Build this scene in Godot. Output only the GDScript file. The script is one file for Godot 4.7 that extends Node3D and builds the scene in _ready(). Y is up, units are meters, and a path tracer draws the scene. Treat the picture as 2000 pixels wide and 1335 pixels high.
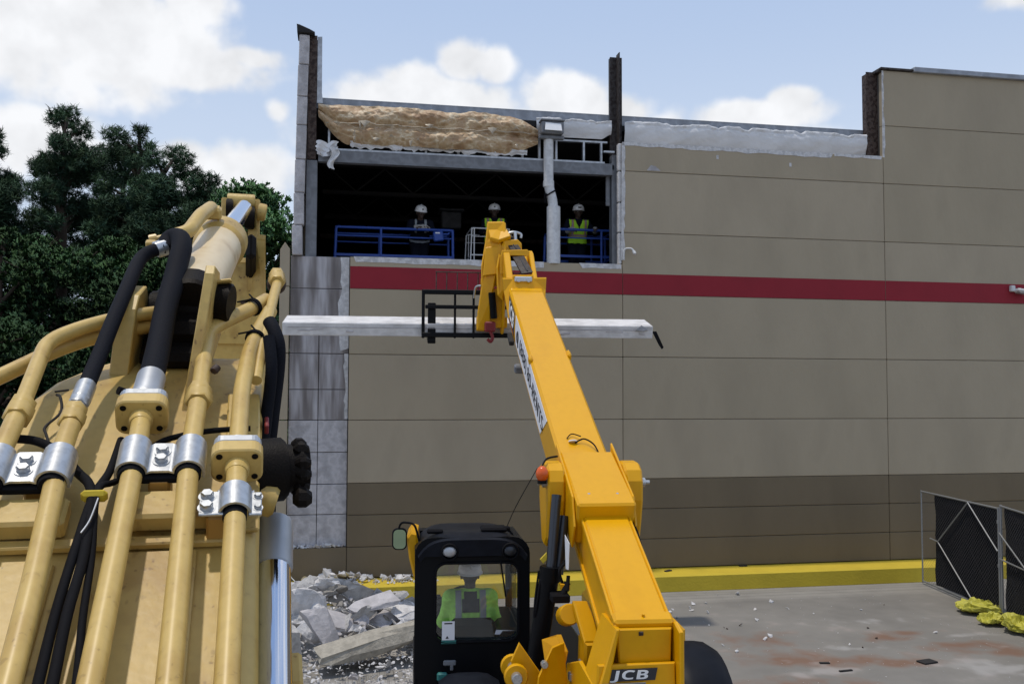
extends Node3D

# ---------------------------------------------------------------- mesh builder
class MB:
	var v := PackedVector3Array()
	var n := PackedVector3Array()
	var uv := PackedVector2Array()
	var cl := PackedColorArray()
	var x := Transform3D.IDENTITY
	var col := Color.WHITE
	func one(a: Vector3, na: Vector3, t := Vector2.ZERO) -> void:
		v.push_back(a); n.push_back(na); uv.push_back(t); cl.push_back(col)
	func trin(a: Vector3, b: Vector3, c: Vector3, na: Vector3, nb: Vector3, nc: Vector3, ta := Vector2.ZERO, tb := Vector2.ZERO, tc := Vector2.ZERO) -> void:
		a = x * a; b = x * b; c = x * c
		na = (x.basis * na).normalized(); nb = (x.basis * nb).normalized(); nc = (x.basis * nc).normalized()
		if (a - c).cross(a - b).dot(na + nb + nc) < 0.0:
			one(a, na, ta); one(c, nc, tc); one(b, nb, tb)
		else:
			one(a, na, ta); one(b, nb, tb); one(c, nc, tc)
	func tri(a: Vector3, b: Vector3, c: Vector3, out: Vector3) -> void:
		var f := (a - c).cross(a - b)
		if f.length_squared() < 1e-18: return
		f = f.normalized()
		if f.dot(out) < 0.0: f = -f
		trin(a, b, c, f, f, f)
	func quad(a: Vector3, b: Vector3, c: Vector3, d: Vector3, out: Vector3) -> void:
		tri(a, b, c, out); tri(a, c, d, out)
	func box(c: Vector3, s: Vector3, bev := 0.0, r := Basis.IDENTITY) -> void:
		var h := s * 0.5
		var b := minf(bev, minf(h.x, minf(h.y, h.z)) * 0.9)
		var P := func(sx: int, sy: int, sz: int, ax: int) -> Vector3:
			var p := Vector3(sx * (h.x - b), sy * (h.y - b), sz * (h.z - b))
			p[ax] = [sx, sy, sz][ax] * h[ax]
			return c + r * p
		for s1 in [-1, 1]:
			var o: Vector3 = r * Vector3(s1, 0, 0)
			quad(P.call(s1, -1, -1, 0), P.call(s1, 1, -1, 0), P.call(s1, 1, 1, 0), P.call(s1, -1, 1, 0), o)
			o = r * Vector3(0, s1, 0)
			quad(P.call(-1, s1, -1, 1), P.call(1, s1, -1, 1), P.call(1, s1, 1, 1), P.call(-1, s1, 1, 1), o)
			o = r * Vector3(0, 0, s1)
			quad(P.call(-1, -1, s1, 2), P.call(1, -1, s1, 2), P.call(1, 1, s1, 2), P.call(-1, 1, s1, 2), o)
			if b <= 0.0: continue
			for s2 in [-1, 1]:
				quad(P.call(s1, s2, -1, 0), P.call(s1, s2, 1, 0), P.call(s1, s2, 1, 1), P.call(s1, s2, -1, 1), r * Vector3(s1, s2, 0))
				quad(P.call(s1, -1, s2, 0), P.call(s1, 1, s2, 0), P.call(s1, 1, s2, 2), P.call(s1, -1, s2, 2), r * Vector3(s1, 0, s2))
				quad(P.call(-1, s1, s2, 1), P.call(1, s1, s2, 1), P.call(1, s1, s2, 2), P.call(-1, s1, s2, 2), r * Vector3(0, s1, s2))
				for s3 in [-1, 1]:
					tri(P.call(s1, s2, s3, 0), P.call(s1, s2, s3, 1), P.call(s1, s2, s3, 2), r * Vector3(s1, s2, s3))
	func bar(a: Vector3, b: Vector3, w: float, h: float, bev := 0.0, up := Vector3.UP) -> void:   # a beam of w (across) by h (along up)
		var z := (b - a).normalized()
		var xx := up.cross(z).normalized()
		box((a + b) * 0.5, Vector3(w, h, (b - a).length()), bev, Basis(xx, z.cross(xx), z))
	func tube(p: Array, rad, k := 12, caps := true) -> void:
		var last := PackedVector3Array(); var lastn := PackedVector3Array()
		var up := Vector3(0.31, 0.77, 0.55)
		var m := p.size()
		for i in m:
			var t: Vector3 = ((p[mini(i + 1, m - 1)] as Vector3) - (p[maxi(i - 1, 0)] as Vector3)).normalized()
			if absf(t.dot(up)) > 0.97: up = Vector3(0.8, -0.1, 0.6)
			var s := (up - t * up.dot(t)).normalized()
			up = s
			var q := t.cross(s)
			var r: float = rad[i] if rad is Array else rad
			var ring := PackedVector3Array(); var rn := PackedVector3Array()
			for j in k:
				var a := TAU * j / k
				var d := s * cos(a) + q * sin(a)
				rn.push_back(d); ring.push_back((p[i] as Vector3) + d * r)
			if i > 0:
				for j in k:
					var j2 := (j + 1) % k
					trin(last[j], last[j2], ring[j2], lastn[j], lastn[j2], rn[j2])
					trin(last[j], ring[j2], ring[j], lastn[j], rn[j2], rn[j])
			if caps and (i == 0 or i == m - 1):
				for j in k: tri(p[i], ring[j], ring[(j + 1) % k], -t if i == 0 else t)
			last = ring; lastn = rn
	func path(p: Array, rad: float, k := 12, fillet := 0.06) -> void:   # a bent tube: corners rounded
		tube(MB.rounded(p, fillet), rad, k)
	static func rounded(p: Array, f: float) -> Array:
		var o := [p[0]]
		for i in range(1, p.size() - 1):
			var a: Vector3 = p[i - 1]; var b: Vector3 = p[i]; var c: Vector3 = p[i + 1]
			var d := minf(f, minf((a - b).length(), (c - b).length()) * 0.49)
			var s := b + (a - b).normalized() * d; var e := b + (c - b).normalized() * d
			for j in 6:
				var t := j / 5.0
				o.push_back(s.lerp(b, t).lerp(b.lerp(e, t), t))
		o.push_back(p[-1])
		return o
	static func spline(p: Array, steps := 5) -> Array:
		var o := []
		for i in p.size() - 1:
			var a: Vector3 = p[maxi(i - 1, 0)]; var b: Vector3 = p[i]; var c: Vector3 = p[i + 1]; var d: Vector3 = p[mini(i + 2, p.size() - 1)]
			for j in steps: o.push_back(b.cubic_interpolate(c, a, d, j / float(steps)))
		o.push_back(p[-1])
		return o
	func cyl(a: Vector3, b: Vector3, r: float, k := 16, bev := 0.0, r2 := -1.0) -> void:
		var R2 := r if r2 < 0.0 else r2
		var d := (b - a).normalized()
		if bev > 0.0:
			tube([a, a + d * bev], [r - bev, r], k); tube([a + d * bev, b - d * bev], [r, R2], k, false); tube([b - d * bev, b], [R2, R2 - bev], k)
		else: tube([a, b], [r, R2], k)
	func lathe(prof: Array, k := 20) -> void:   # (radius, y) pairs about the y axis
		for i in prof.size() - 1:
			var a: Vector2 = prof[i]; var b: Vector2 = prof[i + 1]
			var sl := Vector2(b.y - a.y, a.x - b.x).normalized()
			for j in k:
				var t0 := TAU * j / k; var t1 := TAU * (j + 1) / k
				var d0 := Vector3(cos(t0), 0, sin(t0)); var d1 := Vector3(cos(t1), 0, sin(t1))
				var n0 := d0 * sl.x + Vector3.UP * sl.y; var n1 := d1 * sl.x + Vector3.UP * sl.y
				var A := d0 * a.x + Vector3.UP * a.y; var B := d1 * a.x + Vector3.UP * a.y
				var Cc := d1 * b.x + Vector3.UP * b.y; var D := d0 * b.x + Vector3.UP * b.y
				if a.x > 1e-6: trin(A, B, Cc, n0, n1, n1)
				if b.x > 1e-6: trin(A, Cc, D, n0, n1, n0)
	func slab(pts: Array, off: Vector3, bev := 0.0) -> void:   # a plane polygon given thickness by off
		var m := pts.size()
		var nn := off.normalized()
		var cen := Vector3.ZERO
		for p in pts: cen += p
		cen /= m
		var ax := ((pts[1] as Vector3) - (pts[0] as Vector3))
		ax = (ax - nn * ax.dot(nn)).normalized()
		var ay := nn.cross(ax)
		var flat := PackedVector2Array()
		for p in pts: flat.push_back(Vector2(((p as Vector3) - cen).dot(ax), ((p as Vector3) - cen).dot(ay)))
		var idx := Geometry2D.triangulate_polygon(flat)
		var area := 0.0
		for i in m: area += flat[i].cross(flat[(i + 1) % m])
		var sg := signf(area)
		var ins := []
		for i in m:
			var e0 := (flat[i] - flat[(i + m - 1) % m]).normalized(); var e1 := (flat[(i + 1) % m] - flat[i]).normalized()
			var n0 := Vector2(-e0.y, e0.x) * sg; var n1 := Vector2(-e1.y, e1.x) * sg
			var mm := (n0 + n1).normalized()
			var q := mm * (bev / maxf(0.35, mm.dot(n0)))
			ins.push_back((pts[i] as Vector3) + ax * q.x + ay * q.y)
		for side in 2:
			var o := off if side == 1 else Vector3.ZERO
			var out := nn if side == 1 else -nn
			for i in range(0, idx.size(), 3): tri(ins[idx[i]] + o, ins[idx[i + 1]] + o, ins[idx[i + 2]] + o, out)
		var be := nn * minf(bev, off.length() * 0.45)
		for i in m:
			var a: Vector3 = pts[i]; var b: Vector3 = pts[(i + 1) % m]
			var ed := flat[(i + 1) % m] - flat[i]
			var o2 := Vector2(ed.y, -ed.x) * sg
			var out := (ax * o2.x + ay * o2.y).normalized()
			quad(a + be, b + be, b + off - be, a + off - be, out)
			if bev > 0.0:
				var ia: Vector3 = ins[i]; var ib: Vector3 = ins[(i + 1) % m]
				quad(ia, ib, b + be, a + be, out - nn); quad(ia + off, ib + off, b + off - be, a + off - be, out + nn)
	func sheet(g: Array, uvs := 1.0) -> void:   # rows of points, smooth
		var R := g.size(); var Cn: int = g[0].size()
		var nr := []
		for i in R:
			var row := PackedVector3Array()
			for j in Cn:
				var du: Vector3 = g[mini(i + 1, R - 1)][j] - g[maxi(i - 1, 0)][j]
				var dv: Vector3 = g[i][mini(j + 1, Cn - 1)] - g[i][maxi(j - 1, 0)]
				row.push_back(du.cross(dv).normalized())
			nr.push_back(row)
		for i in R - 1:
			for j in Cn - 1:
				var u0 := Vector2(j, i) / Vector2(Cn - 1, R - 1) * uvs; var u1 := Vector2(j + 1, i + 1) / Vector2(Cn - 1, R - 1) * uvs
				trin(g[i][j], g[i][j + 1], g[i + 1][j + 1], nr[i][j], nr[i][j + 1], nr[i + 1][j + 1], u0, Vector2(u1.x, u0.y), u1)
				trin(g[i][j], g[i + 1][j + 1], g[i + 1][j], nr[i][j], nr[i + 1][j + 1], nr[i + 1][j], u0, u1, Vector2(u0.x, u1.y))
	func ball(c: Vector3, r: Vector3, k := 10) -> void:
		for i in k:
			for j in k * 2:
				var q := []
				for e in [[0, 0], [1, 0], [1, 1], [0, 1]]:
					var a: float = PI * (i + e[0]) / k - PI / 2; var b: float = PI * (j + e[1]) / k
					q.push_back(Vector3(cos(a) * cos(b), sin(a), cos(a) * sin(b)))
				var iv := Vector3.ONE / r
				trin(c + q[0] * r, c + q[1] * r, c + q[2] * r, q[0] * iv, q[1] * iv, q[2] * iv)
				trin(c + q[0] * r, c + q[2] * r, c + q[3] * r, q[0] * iv, q[2] * iv, q[3] * iv)
	func mesh(with_color := false, with_uv := false) -> ArrayMesh:
		var a := []
		a.resize(Mesh.ARRAY_MAX)
		a[Mesh.ARRAY_VERTEX] = v; a[Mesh.ARRAY_NORMAL] = n
		if with_uv: a[Mesh.ARRAY_TEX_UV] = uv
		if with_color: a[Mesh.ARRAY_COLOR] = cl
		var m := ArrayMesh.new()
		m.add_surface_from_arrays(Mesh.PRIMITIVE_TRIANGLES, a)
		return m

# ---------------------------------------------------------------- naming and tagging
var taken := {}
func numbered(called: String, parent: Node) -> String:
	var key := "%d/%s" % [parent.get_instance_id(), called]
	taken[key] = taken.get(key, -1) + 1
	return called if taken[key] == 0 else "%s_%03d" % [called, taken[key]]

func place(o: Node, called: String, parent: Node = null) -> Node:
	var p: Node = self if parent == null else parent
	o.name = numbered(called, p)
	p.add_child(o, true)
	return o

func tag(o: Node, label: String, category: String, group := "") -> Node:
	o.set_meta("label", label); o.set_meta("category", category)
	if group != "": o.set_meta("group", group)
	return o

func thing(called: String, label: String, category: String, at := Vector3.ZERO, turn := 0.0, group := "") -> Node3D:
	var o := Node3D.new()
	place(o, called)
	o.position = at; o.rotation.y = turn
	tag(o, label, category, group)
	return o

func obj(called: String, b: MB, m: Material, parent: Node = null, with_color := false, with_uv := false) -> MeshInstance3D:
	var o := MeshInstance3D.new()
	o.mesh = b.mesh(with_color, with_uv)
	o.material_override = m
	place(o, called, parent)
	return o

func put(called: String, me: Mesh, m: Material, parent: Node, t: Transform3D) -> MeshInstance3D:
	var o := MeshInstance3D.new()
	o.mesh = me; o.material_override = m; o.transform = t
	place(o, called, parent)
	return o

func structure(o: Node) -> Node:
	o.set_meta("kind", "structure")
	return o

func lin(r: float, g: float, b: float, a := 1.0) -> Color:
	var c := Color(r, g, b).linear_to_srgb()
	c.a = a
	return c

# ---------------------------------------------------------------- materials
var noises := {}
func noise_tex(key: String, freq: float, stops: Array, octaves := 5, kind := FastNoiseLite.TYPE_SIMPLEX_SMOOTH, seed_ := 1, bump := 0.0) -> NoiseTexture2D:
	if noises.has(key): return noises[key]
	var t := NoiseTexture2D.new()
	t.width = 512; t.height = 512; t.seamless = true
	var f := FastNoiseLite.new()
	f.seed = seed_; f.noise_type = kind; f.frequency = freq; f.fractal_octaves = octaves
	t.noise = f
	if bump > 0.0:
		t.as_normal_map = true; t.bump_strength = bump
	elif stops.size() > 0:
		var g := Gradient.new()
		var off := PackedFloat32Array(); var cs := PackedColorArray()
		for s in stops:
			off.push_back(s[0]); cs.push_back(s[1] if s[1] is Color else Color(s[1], s[1], s[1]))
		g.offsets = off; g.colors = cs
		t.color_ramp = g
	noises[key] = t
	return t

func mat(c: Color, rough := 0.7, metal := 0.0, tex: Texture2D = null, scale := Vector3.ONE, bump: Texture2D = null, bump_scale := 0.3, world := false) -> StandardMaterial3D:
	var m := StandardMaterial3D.new()
	m.albedo_color = c; m.roughness = rough; m.metallic = metal
	if tex != null: m.albedo_texture = tex
	if bump != null:
		m.normal_enabled = true; m.normal_texture = bump; m.normal_scale = bump_scale
	if tex != null or bump != null:
		m.uv1_triplanar = true; m.uv1_world_triplanar = world; m.uv1_scale = scale
	return m

# ---------------------------------------------------------------- bodies: smooth union of tapered capsules, meshed with surface nets
func body_shape(b: MB, bones: Array, cell: float, k: float, grow := 0.0, keep = null) -> void:
	var lo := Vector3.INF; var hi := -Vector3.INF
	for q in bones:
		var r: float = maxf(q[2], q[3]) + grow + cell * 3.0
		for e in [q[0], q[1]]:
			lo = lo.min(e - Vector3.ONE * r); hi = hi.max(e + Vector3.ONE * r)
	var sz := ((hi - lo) / cell).ceil()
	var nx := int(sz.x) + 1; var ny := int(sz.y) + 1; var nz := int(sz.z) + 1
	var g := PackedFloat32Array(); g.resize(nx * ny * nz); g.fill(1e3)
	for q in bones:
		var a: Vector3 = q[0]; var c: Vector3 = q[1]; var ra: float = q[2] + grow; var rb: float = q[3] + grow
		var ac := c - a; var l2 := maxf(ac.length_squared(), 1e-9)
		var r := maxf(ra, rb) + k + cell * 2.0
		var i0 := ((a.min(c) - Vector3.ONE * r - lo) / cell).floor().max(Vector3.ZERO)
		var i1 := ((a.max(c) + Vector3.ONE * r - lo) / cell).ceil()
		for iz in range(int(i0.z), mini(int(i1.z) + 1, nz)):
			for iy in range(int(i0.y), mini(int(i1.y) + 1, ny)):
				var at := (iz * ny + iy) * nx
				for ix in range(int(i0.x), mini(int(i1.x) + 1, nx)):
					var p := lo + Vector3(ix, iy, iz) * cell
					var t := clampf((p - a).dot(ac) / l2, 0.0, 1.0)
					var d := (p - a - ac * t).length() - lerpf(ra, rb, t)
					var o := g[at + ix]
					var h := maxf(k - absf(d - o), 0.0)
					g[at + ix] = minf(d, o) - h * h / (4.0 * k)
	var ids := {}
	var pos := PackedVector3Array(); var nor := PackedVector3Array()
	var corner := [0, 1, nx, nx + 1, nx * ny, nx * ny + 1, nx * ny + nx, nx * ny + nx + 1]
	var cv := [Vector3(0, 0, 0), Vector3(1, 0, 0), Vector3(0, 1, 0), Vector3(1, 1, 0), Vector3(0, 0, 1), Vector3(1, 0, 1), Vector3(0, 1, 1), Vector3(1, 1, 1)]
	var edges := [[0, 1], [2, 3], [4, 5], [6, 7], [0, 2], [1, 3], [4, 6], [5, 7], [0, 4], [1, 5], [2, 6], [3, 7]]
	for iz in nz - 1:
		for iy in ny - 1:
			for ix in nx - 1:
				var at := (iz * ny + iy) * nx + ix
				var c0 := g[at]
				if c0 > cell * 4.0: continue
				var cnt := 0
				for q in 8:
					if g[at + corner[q]] < 0.0: cnt += 1
				if cnt == 0 or cnt == 8: continue
				var s := Vector3.ZERO; var m := 0
				for e in edges:
					var va := g[at + corner[e[0]]]; var vb := g[at + corner[e[1]]]
					if (va < 0.0) != (vb < 0.0):
						s += (cv[e[0]] as Vector3).lerp(cv[e[1]], va / (va - vb)); m += 1
				var gr := Vector3.ZERO
				for q in 8: gr += ((cv[q] as Vector3) * 2.0 - Vector3.ONE) * g[at + corner[q]]
				ids[at] = pos.size()
				pos.push_back(lo + (Vector3(ix, iy, iz) + s / m) * cell); nor.push_back(gr.normalized())
	var st := [1, nx, nx * ny]
	for at in ids:
		for ax in 3:
			var u: int = st[(ax + 1) % 3]; var w: int = st[(ax + 2) % 3]
			if (g[at] < 0.0) == (g[at + st[ax]] < 0.0): continue
			if not (ids.has(at - u) and ids.has(at - w) and ids.has(at - u - w)): continue
			var q := [ids[at], ids[at - u], ids[at - u - w], ids[at - w]]
			for t in [[0, 1, 2], [0, 2, 3]]:
				var A: Vector3 = pos[q[t[0]]]; var B: Vector3 = pos[q[t[1]]]; var D: Vector3 = pos[q[t[2]]]
				if keep != null and not keep.call((A + B + D) / 3.0): continue
				b.trin(A, B, D, nor[q[t[0]]], nor[q[t[1]]], nor[q[t[2]]])

# ---------------------------------------------------------------- sky
func sky_image() -> Image:
	var W := 4096; var H := 2048
	var f := FastNoiseLite.new(); f.seed = 7; f.noise_type = FastNoiseLite.TYPE_SIMPLEX_SMOOTH; f.frequency = 1.0; f.fractal_octaves = 7; f.fractal_gain = 0.55
	var f2 := FastNoiseLite.new(); f2.seed = 31; f2.noise_type = FastNoiseLite.TYPE_SIMPLEX_SMOOTH; f2.frequency = 1.0; f2.fractal_octaves = 4
	# cloud banks in the half of the sky ahead: azimuth, elevation, half widths (degrees), strength
	var banks := [[-17.0, 19.6, 10.5, 3.4, 1.3], [-9.8, 18.5, 6.6, 1.5, 1.1], [-5.4, 19.3, 2.6, 0.9, 0.95], [-8.6, 21.8, 2.9, 1.5, 0.95], [-13.5, 16.4, 9.0, 1.6, 0.62], [-17.0, 13.4, 5.0, 2.1, 1.0], [-6.4, 12.7, 4.0, 2.0, 1.15], [-9.0, 13.5, 2.4, 1.2, 1.0], [-3.9, 16.5, 1.1, 0.9, 0.7],
		[5.1, 17.4, 6.6, 1.8, 1.2], [7.6, 19.9, 1.9, 1.5, 1.15], [9.4, 19.6, 1.5, 1.3, 1.1], [4.2, 18.8, 2.4, 1.2, 1.0], [14.1, 17.8, 3.3, 1.6, 1.2], [17.4, 16.9, 2.6, 1.3, 1.05], [25.7, 16.2, 4.6, 1.2, 1.1], [27.6, 16.9, 1.9, 1.0, 1.05], [10.6, 15.6, 13.0, 1.8, 1.15], [24.0, 14.5, 9.0, 1.5, 0.9], [39.7, 20.8, 1.9, 0.9, 1.0], [1.0, 15.0, 5.0, 1.4, 0.75]]
	var pixel := func(xx: int, y: int, w: int, h: int) -> Color:
		var el := PI * 0.5 - PI * (y + 0.5) / h
		var ed := rad_to_deg(el)
		if ed < -3.0: return Color(0.16, 0.16, 0.155)
		var az := TAU * (xx + 0.5) / w
		var d := Vector3(sin(az) * cos(el), sin(el), -cos(az) * cos(el))
		var ad := rad_to_deg(az)
		if ad > 180.0: ad -= 360.0
		var up := clampf(sin(maxf(el, 0.0)), 0.0, 1.0)
		var blue := Color(0.60, 0.71, 0.88).lerp(Color(0.43, 0.56, 0.80), smoothstep(0.18, 0.42, up)).lerp(Color(0.29, 0.43, 0.72), smoothstep(0.35, 0.95, up))
		var nz := f.get_noise_3dv(d * 9.0)
		var dens := 0.0
		if ed < 32.0 and absf(ad) < 60.0:
			var fine := f.get_noise_3dv(d * 26.0 + Vector3(5, 2, 8))
			for k in banks:
				var q := Vector2((ad - k[0]) / k[2], (ed - k[1]) / k[3])
				var l := q.length_squared()
				if l < 5.0: dens = maxf(dens, k[4] * exp(-l * 0.9) * 1.25)
			dens = dens + (nz * 0.62 + fine * 0.34) * (0.35 + 0.5 * dens) - 0.42
			dens = clampf(dens * 1.85, 0.0, 1.0)
		var wide := smoothstep(0.02, 0.38, f2.get_noise_3dv(d / maxf(up + 0.25, 0.25) * 1.3) + nz * 0.35)
		var rest := wide * smoothstep(0.0, 0.1, up) * 0.9
		dens = lerpf(rest, dens, smoothstep(60.0, 45.0, absf(ad)) * smoothstep(34.0, 26.0, ed))
		dens = dens * dens * (3.0 - 2.0 * dens)
		var shade := 0.94 + 0.20 * f.get_noise_3dv(d * 14.0 + Vector3(3, 1, 2)) + 0.10 * nz
		var white := Color(0.97, 0.975, 0.99) * clampf(shade, 0.72, 1.02)
		return blue.lerp(white, dens * 0.96).lerp(Color(0.72, 0.78, 0.88), 0.10 * (1.0 - up))
	var im := Image.create_empty(1024, 512, false, Image.FORMAT_RGBF)
	for y in 512:
		for xx in 1024: im.set_pixel(xx, y, pixel.call(xx, y, 1024, 512))
	im.resize(W, H, Image.INTERPOLATE_BILINEAR)
	for y in range(int((90.0 - 27.0) / 180.0 * H), int((90.0 - 8.0) / 180.0 * H)):
		for k in range(int(-28.0 / 360.0 * W), int(48.0 / 360.0 * W)):
			im.set_pixel(posmod(k, W), y, pixel.call(posmod(k, W), y, W, H))
	return im

# ---------------------------------------------------------------- shared materials
var M := {}
func make_materials() -> void:
	var V := Vector3.ONE
	var blot := noise_tex("blot", 0.006, [[0.0, 0.80], [0.45, 0.93], [0.6, 1.0], [1.0, 0.88]], 6)
	var coat := noise_tex("coat", 0.005, [[0.0, 0.945], [0.5, 0.985], [0.75, 1.0], [1.0, 0.965]], 6, FastNoiseLite.TYPE_SIMPLEX_SMOOTH, 41)
	var grain := noise_tex("grain", 0.05, [[0.0, 0.78], [0.5, 0.95], [1.0, 1.0]], 4, FastNoiseLite.TYPE_SIMPLEX_SMOOTH, 4)
	var wear := noise_tex("wear", 0.012, [[0.0, Color(0.70, 0.63, 0.53)], [0.16, Color(0.90, 0.86, 0.80)], [0.30, Color(0.97, 0.955, 0.93)], [0.6, Color(1, 1, 1)], [0.9, Color(0.95, 0.935, 0.90)], [1.0, Color(0.88, 0.84, 0.76)]], 6, FastNoiseLite.TYPE_SIMPLEX_SMOOTH, 9)
	var streak := noise_tex("streak", 0.018, [[0.0, Color(0.55, 0.53, 0.52)], [0.32, Color(0.66, 0.64, 0.63)], [0.5, Color(0.78, 0.77, 0.77)], [0.75, Color(0.95, 0.95, 0.96)], [1.0, Color(0.84, 0.84, 0.85)]], 4, FastNoiseLite.TYPE_SIMPLEX_SMOOTH, 13)
	var rustt := noise_tex("rust", 0.02, [[0.0, Color(0.35, 0.24, 0.2)], [0.4, Color(0.7, 0.6, 0.55)], [0.6, Color(1, 1, 1)], [1.0, Color(0.75, 0.6, 0.5)]], 5, FastNoiseLite.TYPE_SIMPLEX_SMOOTH, 17)
	var bump := noise_tex("bump", 0.06, [], 5, FastNoiseLite.TYPE_SIMPLEX_SMOOTH, 5, 6.0)
	var rough_bump := noise_tex("rough_bump", 0.03, [], 6, FastNoiseLite.TYPE_SIMPLEX_SMOOTH, 6, 14.0)
	M.tan_wall = mat(lin(0.385, 0.322, 0.228), 0.85, 0.0, coat, Vector3(0.24, 0.10, 0.24), bump, 0.05, true)
	M.brown_wall = mat(lin(0.168, 0.131, 0.082), 0.85, 0.0, coat, Vector3(0.26, 0.12, 0.26), bump, 0.05, true)
	M.red_wall = mat(lin(0.265, 0.010, 0.022), 0.8, 0.0, coat, V * 0.3, bump, 0.05, true)
	M.joint = mat(lin(0.07, 0.065, 0.06), 0.95)
	M.block_clean = mat(lin(0.52, 0.50, 0.51), 0.9, 0.0, blot, V * 0.9, rough_bump, 0.25, true)
	M.block_grimy = mat(lin(0.52, 0.50, 0.50), 0.9, 0.0, streak, Vector3(0.36, 0.05, 0.36), bump, 0.1, true)
	M.beam_white = mat(lin(0.72, 0.71, 0.71), 0.9, 0.0, blot, Vector3(0.5, 1.2, 1.2), rough_bump, 0.2)
	M.aac = mat(lin(0.66, 0.65, 0.65), 0.95, 0.0, blot, V * 1.3, rough_bump, 0.4, true)
	M.steel_brown = mat(lin(0.085, 0.062, 0.052), 0.7, 0.1, rustt, V * 0.9, bump, 0.3, true)
	M.steel_dark = mat(lin(0.055, 0.050, 0.050), 0.65, 0.2, rustt, V * 0.9, bump, 0.3, true)
	M.rod_dark = mat(lin(0.045, 0.05, 0.06), 0.3, 0.6)
	M.steel_grey = mat(lin(0.20, 0.21, 0.23), 0.6, 0.2, blot, V * 0.8)
	M.galv = mat(lin(0.50, 0.52, 0.55), 0.45, 0.6, blot, V * 1.2)
	M.flashing = mat(lin(0.34, 0.36, 0.40), 0.5, 0.4, blot, V * 0.6)
	M.dark = mat(lin(0.008, 0.008, 0.009), 0.95)  # inner walls and floor: the gloom indoors is put into this near-black
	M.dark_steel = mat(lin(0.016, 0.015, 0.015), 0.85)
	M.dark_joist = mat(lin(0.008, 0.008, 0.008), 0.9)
	M.white_pipe = mat(lin(0.66, 0.67, 0.68), 0.5, 0.0, blot, V * 1.1)
	M.membrane = mat(lin(0.68, 0.68, 0.69), 0.5, 0.0, coat, V * 0.9, bump, 0.15, true)
	var insul := noise_tex("insul", 0.014, [[0.0, Color(0.58, 0.44, 0.32)], [0.3, Color(0.70, 0.57, 0.43)], [0.46, Color(0.78, 0.67, 0.52)], [0.54, Color(0.93, 0.87, 0.76)], [0.62, Color(0.76, 0.65, 0.50)], [1.0, Color(0.62, 0.48, 0.35)]], 6, FastNoiseLite.TYPE_SIMPLEX_SMOOTH, 23)
	M.insulation = mat(lin(0.84, 0.84, 0.84), 0.55, 0.0, insul, Vector3(0.22, 0.42, 0.22), bump, 0.2, true)
	M.jcb = mat(lin(0.71, 0.355, 0.001), 0.34, 0.0, worn(3, 0.0, 0.9, 0.05, 0.012), V * 0.45)
	M.cat = mat(lin(0.53, 0.370, 0.108), 0.45, 0.0, worn(9, 0.07, 0.765, 0.34, 0.04), V * 1.0, bump, 0.06)
	M.cat_pale = mat(lin(0.70, 0.58, 0.38), 0.4, 0.0, wear, V * 1.0)
	M.pipe = mat(lin(0.56, 0.39, 0.120), 0.38, 0.0, worn(15, 0.06, 0.765, 0.24, 0.04), V * 1.6)
	M.zinc = mat(lin(0.58, 0.60, 0.62), 0.34, 0.75, grain, V * 2.0)
	M.chrome = mat(lin(0.70, 0.73, 0.80), 0.12, 1.0)
	M.rubber = mat(lin(0.009, 0.009, 0.011), 0.8, 0.0, grain, V * 3.0)
	M.hose = mat(lin(0.010, 0.011, 0.016), 0.75, 0.0, grain, V * 5.0, bump, 0.4)
	M.grease = mat(lin(0.009, 0.007, 0.006), 0.55, 0.0, grain, V * 5.0, bump, 0.5)
	M.black_paint = mat(lin(0.006, 0.0065, 0.008), 0.35)
	M.black_roof = mat(lin(0.011, 0.013, 0.019), 0.45, 0.0, blot, V * 1.0)
	M.kerb = mat(lin(0.58, 0.43, 0.030), 0.8, 0.0, coat, V * 0.5, bump, 0.10, true)
	M.yellow_bag = mat(lin(0.56, 0.53, 0.07), 0.6, 0.0, blot, V * 2.0)
	M.blue_steel = mat(lin(0.020, 0.068, 0.33), 0.5)
	M.white_paint = mat(lin(0.7, 0.7, 0.7), 0.5)
	M.mesh_screen = mat(lin(0.008, 0.009, 0.012), 0.95)
	for k in 3: M["tan_wall_%d" % k] = mat(lin(0.385 * (0.965 + 0.035 * k), 0.322 * (0.965 + 0.035 * k), 0.228 * (0.955 + 0.045 * k)), 0.85, 0.0, coat, Vector3(1.0, 0.42, 1.0) * (0.20 + 0.035 * k), bump, 0.05, true)
	M.wire = mat(lin(0.28, 0.29, 0.30), 0.5, 0.5)
	M.thin_wire = mat(lin(0.10, 0.10, 0.11), 0.6, 0.3)
	M.glass = mat(Color(0.55, 0.62, 0.62, 0.035), 0.04)
	M.glass.transparency = BaseMaterial3D.TRANSPARENCY_ALPHA
	M.bark = mat(lin(0.075, 0.055, 0.042), 0.95, 0.0, grain, V * 1.0)
	M.pine = mat(lin(0.056, 0.105, 0.066), 0.8)
	M.pine.vertex_color_use_as_albedo = true
	M.pine.backlight_enabled = true; M.pine.backlight = Color(0.14, 0.20, 0.12)
	M.leaf = mat(lin(0.070, 0.145, 0.068), 0.75)
	M.leaf.vertex_color_use_as_albedo = true
	M.leaf.backlight_enabled = true; M.leaf.backlight = Color(0.20, 0.30, 0.14)
	M.skin = mat(lin(0.055, 0.032, 0.022), 0.6)
	M.navy = mat(lin(0.009, 0.011, 0.02), 0.9)
	M.denim = mat(lin(0.007, 0.009, 0.016), 0.9)
	M.lime = mat(lin(0.42, 0.80, 0.03), 0.7)
	M.lime_shirt = mat(lin(0.45, 0.92, 0.14), 0.75, 0.0, blot, V * 2.0)
	M.orange_tape = mat(lin(0.60, 0.22, 0.12), 0.7)
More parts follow.
